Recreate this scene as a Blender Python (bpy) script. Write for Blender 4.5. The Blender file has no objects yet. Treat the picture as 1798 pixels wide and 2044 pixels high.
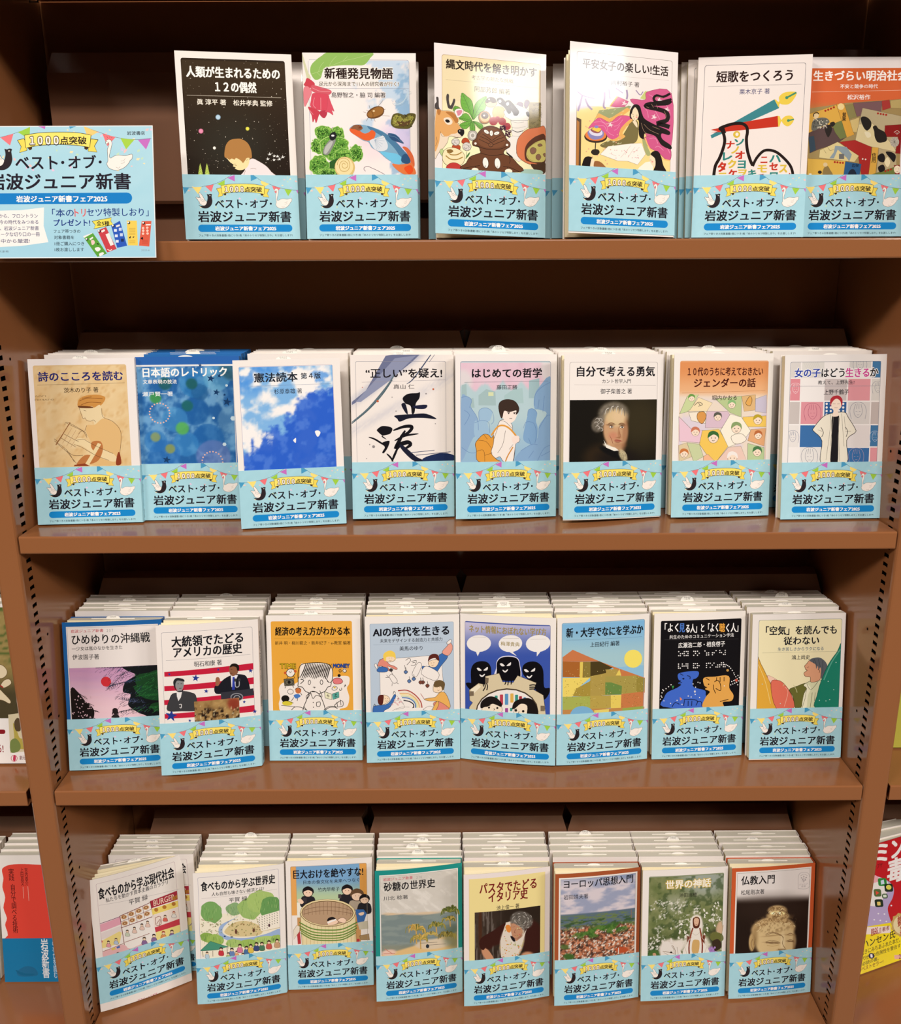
import bpy, math, random
import numpy as np
from mathutils import Vector, Matrix
from mathutils.geometry import tessellate_polygon

# ------------------------------------------------------------------ camera
scn = bpy.context.scene
COL = scn.collection
FPX, CY = 1679.5, 930.83                      # focal length and principal row for a 1798 x 2044 picture
PITCH, YAW, ROLL = (math.radians(a) for a in (14.578, 0.18006, 0.27489))
CAM = Vector((0.0, -0.8045, 1.45))            # world: shelf fronts stand in the plane y = 0, floor at z = 0
def cam_axes():
    F = Vector((math.sin(YAW)*math.cos(PITCH), math.cos(YAW)*math.cos(PITCH), -math.sin(PITCH)))
    R = Vector((math.cos(YAW), -math.sin(YAW), 0))
    D = F.cross(R)
    c, s = math.cos(ROLL), math.sin(ROLL)
    return R*c + D*s, -R*s + D*c, F
_R, _D, _F = cam_axes()
cd = bpy.data.cameras.new('camera')
cam = bpy.data.objects.new('camera', cd); COL.objects.link(cam)
M = Matrix((_R, -_D, -_F)).transposed().to_4x4(); M.translation = CAM
cam.matrix_world = M
cd.sensor_fit = 'VERTICAL'; cd.sensor_height = 36.0
cd.lens = FPX/2044*36
cd.shift_y = (CY-1022)/2044                  # the picture is a crop of the whole exposure
cd.clip_start = 0.02; cd.clip_end = 30
scn.camera = cam

# ------------------------------------------------------------------ light
scn.view_settings.view_transform = 'Standard'
scn.view_settings.look = 'None'
scn.view_settings.gamma = 1.0
scn.view_settings.use_curve_mapping = False
scn.view_settings.exposure = 0.0
w = bpy.data.worlds.new('world'); scn.world = w; w.use_nodes = True
w.node_tree.nodes['Background'].inputs[0].default_value = (1.0, .86, .72, 1)
w.node_tree.nodes['Background'].inputs[1].default_value = 0.014
def area(name, loc, size, power, target, color=(1, .94, .895)):
    l = bpy.data.lights.new(name, 'AREA'); l.shape = 'RECTANGLE'; l.size, l.size_y = size; l.energy = power; l.color = color
    o = bpy.data.objects.new(name, l); COL.objects.link(o); o.location = loc
    o.rotation_euler = (Vector(target)-Vector(loc)).to_track_quat('-Z', 'Y').to_euler()
    return o
for lx in (-3.1, 0.1, 4.8):
    area('ceiling_light', (lx, -2.95, 3.72), (1.6, .2), 99, (lx*.25, 0.0, .35))
area('ceiling_light', (2.98, -3.45, 3.72), (.8, .3), 42, (.3, 0.0, 1.0))

# ------------------------------------------------------------------ helpers
def lin(c):
    if isinstance(c, str):
        if len(c) == 3: c = ''.join(k*2 for k in c)
        c = [int(c[i:i+2], 16)/255 for i in (0, 2, 4)]
    c = np.asarray(c, float)
    return np.where(c <= .04045, c/12.92, ((np.maximum(c, 0)+.055)/1.055)**2.4)
def unproj(px, py, y=None, z=None):
    d = _R*((px-899)/FPX) + _D*((py-CY)/FPX) + _F
    t = (y-CAM.y)/d.y if y is not None else (z-CAM.z)/d.z
    return CAM + d*t
def link(name, me, mats=(), parent=None, **props):
    o = bpy.data.objects.new(name, me); COL.objects.link(o)
    for m in mats:
        if me is not None and m.name not in [k.name for k in me.materials if k]: me.materials.append(m)
    if parent is not None: o.parent = parent
    for k, v in props.items(): o[k] = v
    return o
def mesh(name, V, F, smooth=False):
    me = bpy.data.meshes.new(name); me.from_pydata([tuple(v) for v in V], [], [tuple(f) for f in F]); me.update()
    if smooth: me.polygons.foreach_set('use_smooth', [True]*len(me.polygons))
    return me
def mat(name, base, rough=.5, spec=.5, coat=0, noise=0, nscale=400, bump=0, metallic=0, attr=False, coat_rough=.1):
    m = bpy.data.materials.new(name); m.use_nodes = True
    nt = m.node_tree; b = nt.nodes['Principled BSDF']
    b.inputs['Roughness'].default_value = rough; b.inputs['Specular IOR Level'].default_value = spec
    b.inputs['Coat Weight'].default_value = coat; b.inputs['Coat Roughness'].default_value = coat_rough
    b.inputs['Metallic'].default_value = metallic
    col = None
    if attr:
        a = nt.nodes.new('ShaderNodeVertexColor'); a.layer_name = 'Col'; col = a.outputs[0]
    tc = nt.nodes.new('ShaderNodeTexCoord')
    n = nt.nodes.new('ShaderNodeTexNoise'); n.inputs['Scale'].default_value = nscale; n.inputs['Detail'].default_value = 4
    nt.links.new(tc.outputs['Object'], n.inputs['Vector'])
    if noise:
        mx = nt.nodes.new('ShaderNodeMix'); mx.data_type = 'RGBA'; mx.blend_type = 'MULTIPLY'; mx.inputs[0].default_value = 1
        rp = nt.nodes.new('ShaderNodeMapRange'); rp.inputs[3].default_value = 1-noise; rp.inputs[4].default_value = 1+noise*.4
        nt.links.new(n.outputs[0], rp.inputs[0])
        if col is not None: nt.links.new(col, mx.inputs[6])
        else: mx.inputs[6].default_value = (*lin(base), 1)
        nt.links.new(rp.outputs[0], mx.inputs[7]); col = mx.outputs[2]
    if col is not None: nt.links.new(col, b.inputs['Base Color'])
    else: b.inputs['Base Color'].default_value = (*lin(base), 1)
    if bump:
        bp = nt.nodes.new('ShaderNodeBump'); bp.inputs['Strength'].default_value = bump; bp.inputs['Distance'].default_value = .0005
        nt.links.new(n.outputs[0], bp.inputs['Height']); nt.links.new(bp.outputs[0], b.inputs['Normal'])
    return m
PAINT = mat('brown_paint', '97603a', rough=.17, spec=.55, noise=.05, nscale=900, bump=.02)
PRINT = mat('printed_jacket', 'ffffff', rough=.6, spec=.08, attr=True, coat=.3, coat_rough=.06)
BLOCK = mat('page_edges', 'e2dcc8', rough=.8, spec=.2, noise=.10, nscale=1500)
PAGE = mat('cream_paper', 'f4e6bf', rough=.7, spec=.2, noise=.03)
JACKET = mat('white_jacket', 'efe6dc', rough=.35, spec=.4, noise=.02)
SLIP = mat('slip_paper', 'f2ece2', rough=.6, spec=.2)
STEEL = mat('bracket_steel', '8a8478', rough=.35, metallic=.8)
DARK = mat('cavity_shade', '140a06', rough=.9, spec=.1)  # near-black colour stands in for the shade inside uprights and holes

def box_data(x0, y0, z0, x1, y1, z1):
    V = [(x, y, z) for z in (z0, z1) for y in (y0, y1) for x in (x0, x1)]
    F = [(0, 2, 3, 1), (4, 5, 7, 6), (0, 1, 5, 4), (2, 6, 7, 3), (0, 4, 6, 2), (1, 3, 7, 5)]
    return V, F
def merge(parts):
    V, F = [], []
    for v, f in parts:
        n = len(V); V += list(v); F += [tuple(i+n for i in q) for q in f]
    return V, F
def prism_x(profile, x0, x1, closed=True):
    """extrude a (y, z) profile along x; closed profiles get end caps"""
    n = len(profile)
    V = [(x0, y, z) for y, z in profile] + [(x1, y, z) for y, z in profile]
    F = [(i, (i+1) % n, (i+1) % n+n, i+n) for i in range(n if closed else n-1)]
    if closed: F += [tuple(range(n))[::-1], tuple(range(n, 2*n))]
    return V, F

# ------------------------------------------------------------------ flat print (vector artwork with vertex colours)
LAYER = 6e-6
_txt = {}
def glyphs(s, res=2, vertical=False):
    k = (s, res, vertical)
    if k in _txt: return _txt[k]
    c = bpy.data.curves.new('t', 'FONT'); c.body = '\n'.join(s) if vertical else s; c.resolution_u = res
    if vertical: c.align_x = 'CENTER'; c.space_line = .88
    o = bpy.data.objects.new('t', c); COL.objects.link(o)
    dg = bpy.context.evaluated_depsgraph_get()
    me = bpy.data.meshes.new_from_object(o.evaluated_get(dg)); me.calc_loop_triangles()
    V = np.empty(len(me.vertices)*3); me.vertices.foreach_get('co', V); V = V.reshape(-1, 3)[:, :2]
    T = np.empty(len(me.loop_triangles)*3, int); me.loop_triangles.foreach_get('vertices', T); T = T.reshape(-1, 3)
    bpy.data.objects.remove(o); bpy.data.curves.remove(c); bpy.data.meshes.remove(me)
    lo, hi = V.min(0), V.max(0)
    out = (V, T, lo, hi); _txt[k] = out
    return out
def pts(s):
    if isinstance(s, str):
        a = np.array([float(v) for v in s.replace(',', ' ').split()]); return a.reshape(-1, 2)
    return np.asarray(s, float).reshape(-1, 2)
def catmull(P, closed=True, n=5):
    P = np.asarray(P, float); N = len(P); out = []
    if N < 3: return P
    for i in range(N if closed else N-1):
        p0, p1, p2, p3 = (P[(i+k) % N] if closed else P[min(max(i+k, 0), N-1)] for k in (-1, 0, 1, 2))
        for t in np.arange(n)/n:
            out.append(.5*((2*p1)+(-p0+p2)*t+(2*p0-5*p1+4*p2-p3)*t*t+(-p0+3*p1-3*p2+p3)*t**3))
    if not closed: out.append(P[-1])
    return np.array(out)
def vnoise(x, y, seed=0):
    """smooth value noise, arrays in, 0..1 out"""
    xi, yi = np.floor(x).astype(int), np.floor(y).astype(int); fx, fy = x-xi, y-yi
    fx, fy = fx*fx*(3-2*fx), fy*fy*(3-2*fy)
    def h(a, b):
        n = (a*374761393 + b*668265263 + seed*974711) & 0x7fffffff
        n = ((n ^ (n >> 13))*1274126177) & 0x7fffffff
        return ((n ^ (n >> 16)) & 0xffff)/65535.
    return (h(xi, yi)*(1-fx)+h(xi+1, yi)*fx)*(1-fy)+(h(xi, yi+1)*(1-fx)+h(xi+1, yi+1)*fx)*fy
def fbm(x, y, seed=0, o=4):
    s, a, t = 0, .5, 0
    for k in range(o):
        s = s+a*vnoise(x*2**k, y*2**k, seed+k*17); t += a; a *= .5
    return s/t
def sst(a, b, x): 
    t = np.clip((x-a)/(b-a), 0, 1); return t*t*(3-2*t)
def homog(src, dst):
    A = []
    for (x, y), (u, v) in zip(src, dst):
        A += [[x, y, 1, 0, 0, 0, -u*x, -u*y, u], [0, 0, 0, x, y, 1, -v*x, -v*y, v]]
    A = np.array(A, float); h = np.linalg.solve(A[:, :8], A[:, 8]); return np.append(h, 1).reshape(3, 3)
class Art:
    """artwork measured in a viewing frame; corners (TL, TR, BL, BR) in that frame map to a w x h millimetre sheet, v down"""
    def __init__(s, corners, w=107., h=172., clip=None):
        s.w, s.h = w, h
        s.H = homog([corners[k] for k in (0, 1, 2, 3)], [(0, 0), (w, 0), (0, h), (w, h)])
        s.clip = clip or (0, 0, w, h); s.V = []; s.C = []; s.bb = []; s.last = 0
        s.Hi = np.linalg.inv(s.H)
    def m(s, P):
        P = pts(P); q = np.c_[P, np.ones(len(P))] @ s.H.T; return q[:, :2]/q[:, 2:]
    def tri(s, P, T, c, step=None):
        """P mm points, T triangles, c one colour or per-point colours"""
        T = np.asarray(T)
        if not len(T): return
        P = np.asarray(P, float); lo, hi = P.min(0), P.max(0)
        hit = [b[4] for b in s.bb if b[0] < hi[0] and b[2] > lo[0] and b[1] < hi[1] and b[3] > lo[1]]
        lay = 1+max(hit, default=0) if step is None else s.last+step
        s.last = lay; s.bb.append((lo[0], lo[1], hi[0], hi[1], lay))
        c = np.asarray(c, float); C = np.broadcast_to(c, (len(P), 3)) if c.ndim == 1 else c
        X = P[T]; Cc = C[T]
        x0, y0, x1, y1 = s.clip; e = 1e-6
        ins = ((X[..., 0] >= x0-e)&(X[..., 0] <= x1+e)&(X[..., 1] >= y0-e)&(X[..., 1] <= y1+e)).all(1)
        out = (X[..., 0] < x0).all(1)|(X[..., 0] > x1).all(1)|(X[..., 1] < y0).all(1)|(X[..., 1] > y1).all(1)
        XX, CC = [X[ins]], [Cc[ins]]
        for i in np.nonzero(~ins&~out)[0]:
            q = [np.r_[X[i, k], Cc[i, k]] for k in range(3)]
            for ax, val, sg in ((0, x0, 1), (0, x1, -1), (1, y0, 1), (1, y1, -1)):
                r = []
                for k in range(len(q)):
                    a, b = q[k], q[(k+1) % len(q)]; da, db = (a[ax]-val)*sg, (b[ax]-val)*sg
                    if da >= 0: r.append(a)
                    if (da >= 0) != (db >= 0): r.append(a+(b-a)*(da/(da-db)))
                q = r
                if len(q) < 3: break
            if len(q) >= 3:
                q = np.array(q)
                for k in range(1, len(q)-1):
                    XX.append(q[None, [0, k, k+1], :2]); CC.append(q[None, [0, k, k+1], 2:])
        XX, CC = np.concatenate(XX), np.concatenate(CC)
        L = np.full((len(XX), 3, 1), lay, float)
        s.V.append(np.concatenate([XX, L], 2)); s.C.append(CC)
    def pm(s, c, P):
        P = np.asarray(P); T = tessellate_polygon([[Vector((a, b, 0)) for a, b in P]]); s.tri(P, T, lin(c))
    def p(s, c, P): s.pm(c, s.m(P)); return s
    def b(s, c, P, n=4): s.pm(c, s.m(catmull(pts(P), True, n))); return s
    def e(s, c, x, y, rx, ry=None, rot=0, n=20):
        ry = rx if ry is None else ry; t = np.arange(n)*2*math.pi/n; a = math.radians(rot)
        X, Y = rx*np.cos(t), ry*np.sin(t)
        P = s.m(np.c_[x+X*math.cos(a)-Y*math.sin(a), y+X*math.sin(a)+Y*math.cos(a)])
        s.tri(P, [(0, i, i+1) for i in range(1, n-1)], lin(c)); return s
    def dots(s, c, P, r=4, n=6):
        P = pts(P); t = np.arange(n)*2*math.pi/n; V = []; T = []
        r = np.broadcast_to(r, len(P))
        for k, (x, y) in enumerate(P):
            V += [(x+r[k]*math.cos(a), y+r[k]*math.sin(a)) for a in t]; T += [(k*n, k*n+i, k*n+i+1) for i in range(1, n-1)]
        s.tri(s.m(V), T, lin(c)); return s
    def l(s, c, w, P, smooth=True, closed=False, taper=False):
        P = pts(P)
        if smooth: P = catmull(P, closed, 4)
        if closed: P = np.r_[P, P[:1]]
        d = np.gradient(P, axis=0); d /= np.maximum(np.hypot(d[:, 0], d[:, 1]), 1e-9)[:, None]
        nrm = np.c_[-d[:, 1], d[:, 0]]; W = np.full(len(P), w/2.)
        if taper: W *= np.sqrt(np.maximum(np.sin(np.linspace(.12, math.pi-.12, len(P))), 0))
        Q = s.m(np.r_[P+nrm*W[:, None], P-nrm*W[:, None]]); n = len(P)
        T = [q for i in range(n-1) for q in ((i, i+1, n+i), (i+1, n+i+1, n+i))]
        s.tri(Q, T, lin(c)); return s
    def ls(s, c, w, *Ps, **k):
        for P in Ps: s.l(c, w, P, **k)
        return s
    def ol(s, c, lc, w, P, smooth=True):
        """filled shape with an outline"""
        (s.b if smooth else s.p)(c, P); s.l(lc, w, P, smooth=smooth, closed=True); return s
    def r(s, c, x0, y0, x1, y1, rad=0):
        if not rad: return s.p(c, [(x0, y0), (x1, y0), (x1, y1), (x0, y1)])
        P = []
        for cx, cy, a in ((x1-rad, y0+rad, -90), (x1-rad, y1-rad, 0), (x0+rad, y1-rad, 90), (x0+rad, y0+rad, 180)):
            P += [(cx+rad*math.cos(math.radians(a+k*22.5)), cy+rad*math.sin(math.radians(a+k*22.5))) for k in range(5)]
        return s.p(c, P)
    def rm(s, c, u0, v0, u1, v1, rad=0, line=None, lw=.35):
        """rectangle in millimetres, optionally only its outline"""
        P = []
        rr = max(rad, .01)
        for cx, cy, a in ((u1-rr, v0+rr, -90), (u1-rr, v1-rr, 0), (u0+rr, v1-rr, 90), (u0+rr, v0+rr, 180)):
            P += [(cx+rr*math.cos(math.radians(a+k*22.5)), cy+rr*math.sin(math.radians(a+k*22.5))) for k in range(5)]
        P = np.array(P)
        if c: s.tri(P, [(0, i, i+1) for i in range(1, len(P)-1)], lin(c))
        if line:
            ce = np.array([(u0+u1)/2, (v0+v1)/2]); hw = np.array([(u1-u0)/2, (v1-v0)/2]); Q = ce+(P-ce)*(hw-lw)/hw; n = len(P)
            T = [q for i in range(n) for q in ((i, (i+1) % n, n+i), ((i+1) % n, n+(i+1) % n, n+i))]
            s.tri(np.r_[P, Q], T, lin(line))
        return s
    def grid(s, u0, v0, u1, v1, nx, ny, fn, mm=True):
        """patch of vertex colours; fn(x, y) gets arrays in the VIEWING frame, returns srgb (..,3)"""
        if not mm:
            q = s.m([(u0, v0), (u1, v1)]); u0, v0, u1, v1 = q[0][0], q[0][1], q[1][0], q[1][1]
        U, Vv = np.meshgrid(np.linspace(u0, u1, nx+1), np.linspace(v0, v1, ny+1)); P = np.c_[U.ravel(), Vv.ravel()]
        q = np.c_[P, np.ones(len(P))] @ s.Hi.T; q = q[:, :2]/q[:, 2:]
        C = np.clip(fn(q[:, 0], q[:, 1]), 0, 1)
        i = (np.arange(ny)[:, None]*(nx+1)+np.arange(nx)).ravel()
        T = np.r_[np.c_[i, i+1, i+nx+1], np.c_[i+1, i+nx+2, i+nx+1]]
        s.tri(P, T, lin(C)); return s
    def t(s, c, txt, xl, yl, xr, yr, h, bold=0, res=2, vert=False, halo=None):
        """text whose ink runs from (xl, yl) to (xr, yr) along its middle, h high; vertical: from top to bottom, h wide"""
        a, b = s.m([(xl, yl), (xr, yr)])
        g = glyphs(txt, res, vert); k = s.m([(xl-h/2, yl-h/2), (xl+h/2, yl+h/2)]); hh = abs(k[1][0]-k[0][0]) if vert else k[1][1]-k[0][1]
        bw, bh = (hh, b[1]-a[1]) if vert else (b[0]-a[0], hh); cx, cy = (a[0]+b[0])/2, (a[1]+b[1])/2
        V, T, lo, hi = g; U = (V-lo)/(hi-lo)-.5
        if bold: bw, bh = bw-hh*bold*.04, bh-hh*bold*.03
        P = np.c_[cx+U[:, 0]*bw, cy-U[:, 1]*bh]
        st = None
        if halo:
            for dx, dy in ((-1, -1), (1, -1), (-1, 1), (1, 1), (0, 1.3), (0, -1.3)): s.tri(P+(dx*hh*.08, dy*hh*.08), T, lin(halo), st); st = .3
            st = .7
        if bold:
            d = hh*bold*.02
            for dx, dy in ((-1, -1), (1, -1), (-1, 1), (1, 1)): s.tri(P+(dx*d, dy*d*.7), T, lin(c), st); st = .25
        else: s.tri(P, T, lin(c), st)
        return s
    def data(s):
        return np.concatenate(s.V), np.concatenate(s.C)
def cut(X, C, lines):
    """split triangles at u = const lines so that bent sheets keep their layers apart"""
    for L in lines:
        u = X[:, :, 0]; cr = (u.min(1) < L-1e-5)&(u.max(1) > L+1e-5)
        if not cr.any(): continue
        A, B = X[cr], C[cr]; nx, nc = [X[~cr]], [C[~cr]]
        Q = np.concatenate([A, B], 2)
        s = Q[:, :, 0] < L; lone = np.where(s.sum(1) == 1, s.argmax(1), (~s).argmax(1))
        r = np.arange(len(Q)); a, b, c = Q[r, lone], Q[r, (lone+1) % 3], Q[r, (lone+2) % 3]
        def at(p, q): 
            dd = q[:, :1]-p[:, :1]; dd = np.where(abs(dd) < 1e-9, 1e-9, dd); return p+(q-p)*np.clip((L-p[:, :1])/dd, 0, 1)
        ab, ac = at(a, b), at(a, c)
        for t3 in ((a, ab, ac), (ab, b, c), (ab, c, ac)):
            t3 = np.stack(t3, 1); nx.append(t3[:, :, :3]); nc.append(t3[:, :, 3:])
        X, C = np.concatenate(nx), np.concatenate(nc)
    return X, C
def print_mesh(name, X, C, place):
    """X (n,3,3) = u mm, v mm, layer; place maps arrays (u, v, layer) to x, y, z in metres"""
    P = X.reshape(-1, 3); xyz = place(P[:, 0], P[:, 1], P[:, 2]).astype(np.float32)
    n = len(X); me = bpy.data.meshes.new(name)
    me.vertices.add(n*3); me.vertices.foreach_set('co', xyz.ravel())
    # make every triangle face the viewer (-y)
    q = xyz.reshape(-1, 3, 3); e1, e2 = q[:, 1]-q[:, 0], q[:, 2]-q[:, 0]
    ny = e1[:, 2]*e2[:, 0]-e1[:, 0]*e2[:, 2]
    idx = np.arange(n*3).reshape(-1, 3); idx[ny > 0] = idx[ny > 0][:, ::-1]
    me.loops.add(n*3); me.loops.foreach_set('vertex_index', idx.ravel().astype(np.int32))
    me.polygons.add(n); me.polygons.foreach_set('loop_start', np.arange(0, n*3, 3, dtype=np.int32))
    me.polygons.foreach_set('loop_total', np.full(n, 3, np.int32))
    ca = me.color_attributes.new('Col', 'FLOAT_COLOR', 'POINT')
    ca.data.foreach_set('color', np.c_[C.reshape(-1, 3), np.ones(n*3)].astype(np.float32).ravel())
    me.update(); me.validate(); me.materials.append(PRINT)
    return me
# ------------------------------------------------------------------ the paper band every book of the fair wears
WH = 'f5ece2'
BLU, YEL, PNK, GRN, PUR = '4a9cc4', 'fbe07e', 'f0777c', '9fce45', 'c66fbf'
def confetti(A, x0, y0, x1, y1, n, r, seed):
    rr = random.Random(seed)
    for k in range(n):
        x, y, a = rr.uniform(x0, x1), rr.uniform(y0, y1), rr.uniform(0, 6.3); q = rr.uniform(.6, 1.2)*r
        A.p(rr.choice(['e9c4dd', 'f3e2b4', 'c3dfc0', 'c9c9e6', 'f2c3c0']), [(x+q*math.cos(a+b)*s_, y+q*math.sin(a+b)*s_) for b, s_ in ((0, 1), (1.4, .6), (3.1, .8), (4.4, .7))])
def swan(A, x, y, k, lc='5a5048', w=4):
    f = lambda s: pts(s)*k+(x, y)
    A.ol(WH, lc, w, f('20 262 30 240 28 180 26 130 40 90 36 66 26 76 14 78 8 66 16 46 36 36 58 44 68 74 60 120 50 160 44 200 60 210 90 192 130 184 190 190 230 180 252 178 258 196 250 224 236 234 224 258 196 290 158 314 110 326 62 316 34 296'))
    A.ls('8a8078', w*.7, f('150 240 176 236 190 216'), f('150 262 172 260 186 246'), f('104 296 128 306 146 292'))
    A.e('2a2020', x+20*k, y+56*k, 3.5*k); A.ls('3a3030', w*.6, f('28 24 22 8'), f('42 20 48 10'), f('56 22 70 20'))
def raven(A, x, y, k):
    f = lambda s: pts(s)*k+(x, y)
    A.ol(WH, '3a3030', 4*k, f('0 70 14 66 34 74 52 70 60 74 50 40 44 8 58 2 78 20 98 50 130 110 154 128 150 170 110 190 70 176 54 160 40 150 52 140 30 120 26 104 10 92'))
    A.ls('5a5048', 3*k, f('62 66 72 92 96 100 130 130'), f('66 100 80 120 110 132'))
    A.b('2b2326', f('160 20 182 26 206 18 232 24 226 50 232 92 234 130 220 176 190 210 150 228 104 228 66 208 34 180 60 190 110 190 140 172 154 140 162 110 168 80 166 50'))
    A.e(WH, x+204*k, y+42*k, 8*k); A.e('2b2326', x+205*k, y+42*k, 4*k)
def ribbon(A, x, y, k, tc='241c1c'):
    f = lambda s: pts(s)*k+(x, y)
    lw = 5*k
    for s in ('0 72 62 58 84 92 92 172 18 194 36 136', '772 76 706 68 680 96 676 186 762 196 736 138'):
        A.p('f2d95c', f(s)); A.l(tc, lw, f(s), smooth=False, closed=True)
    A.p('453018', f('92 142 140 140 140 160 118 172')); A.p('453018', f('640 142 692 142 662 174 640 162'))
    top = catmull(f('68 26 200 6 380 0 560 6 704 30'), False, 6); bot = catmull(f('692 150 560 128 380 118 200 128 80 150'), False, 6)
    P = np.r_[top, bot]; A.p('fbe46e', P); A.l(tc, lw, P, smooth=False, closed=True)
    a = f('120 82 396 76 408 80 662 82')
    for dx, dy in ((-1, -1), (1, -1), (1, 1), (-1, 1), (0, 1.4), (0, -1.4), (1.4, 0), (-1.4, 0)):
        A.t(tc, '１０００', a[0][0]+dx*4.5*k, a[0][1]+dy*4.5*k, a[1][0]+dx*4.5*k, a[1][1]+dy*4.5*k, 84*k, bold=2)
    A.t(WH, '１０００', a[0][0], a[0][1], a[1][0], a[1][1], 80*k, bold=2.4)
    A.t(tc, '点突破', a[2][0], a[2][1]-2, a[3][0], a[3][1]+2, 78*k, bold=1.2)
def band_art(full=True):
    A = Art([(42, 72), (1718, 78), (62, 1012), (1724, 1012)], 107, 60)
    A.grid(0, 0, 107, 60, 26, 14, lambda x, y: np.array([.655, .835, .875])+(fbm(x/70, y/70, 3)[:, None]-.5)*.045)
    confetti(A, 80, 90, 1700, 560, 46, 20, 5)
    A.l('4a4a50', 4, '42 258 130 266 250 262 370 240 490 214 620 160 700 112 760 72')
    A.l('4a4a50', 4, '1050 60 1130 120 1180 156 1300 206 1440 258 1620 290 1720 296')
    for c, s in ((BLU, '44 260 138 262 70 358'), (YEL, '186 258 320 252 262 360'), (PNK, '370 244 492 216 454 326'), (GRN, '540 210 654 152 650 238 600 232'), (PUR, '694 120 800 76 800 172'),
                 (BLU, '1034 76 1060 72 1136 118 1034 166'), (YEL, '1180 156 1300 206 1234 246 1180 200'), (PNK, '1340 230 1466 266 1384 344'), (GRN, '1520 280 1632 292 1572 382'), (PUR, '1690 296 1720 296 1720 350')):
        A.p(c, s)
    ribbon(A, 528, 206, 1)
    raven(A, 228, 336, 1); swan(A, 1362, 234, 1.02, w=3.5)
    K = '1c1822'
    A.t(K, 'ベスト', 498, 498, 902, 498, 128, bold=1.3); A.t(K, 'オブ', 1005, 492, 1275, 492, 128, bold=1.3)
    A.e(K, 952, 498, 15); A.e(K, 1312, 495, 15)
    A.t(K, '岩波ジュニア新書', 245, 684, 1604, 684, 166, bold=1.3, res=3)
    A.r('1787cc', 242, 800, 1614, 906, 52)
    A.t('fbf6f0', '岩波ジュニア新書フェア2025', 486, 856, 1376, 856, 66, bold=2)
    A.t('2a3a44', 'フェア帯つきの対象書籍1冊につき1枚「本のトリセツ特製しおり」をお渡しします!', 248, 958, 1612, 958, 36, bold=.6, res=1)
    return A.data()
def band_back():
    A = Art([(42, 72), (1718, 78), (62, 1012), (1724, 1012)], 107, 60)
    A.rm('a7d5df', 0, 0, 107, 60)
    A.p(BLU, '44 260 138 262 70 358').p(YEL, '186 258 320 252 262 360').p(PUR, '1690 296 1720 296 1720 350').p(GRN, '1520 280 1632 292 1572 382')
    A.r('1787cc', 242, 800, 1614, 906, 52); A.t('1c1822', '岩波ジュニア新書', 245, 684, 1604, 684, 166, bold=1.3, res=1)
    return A.data()
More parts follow.
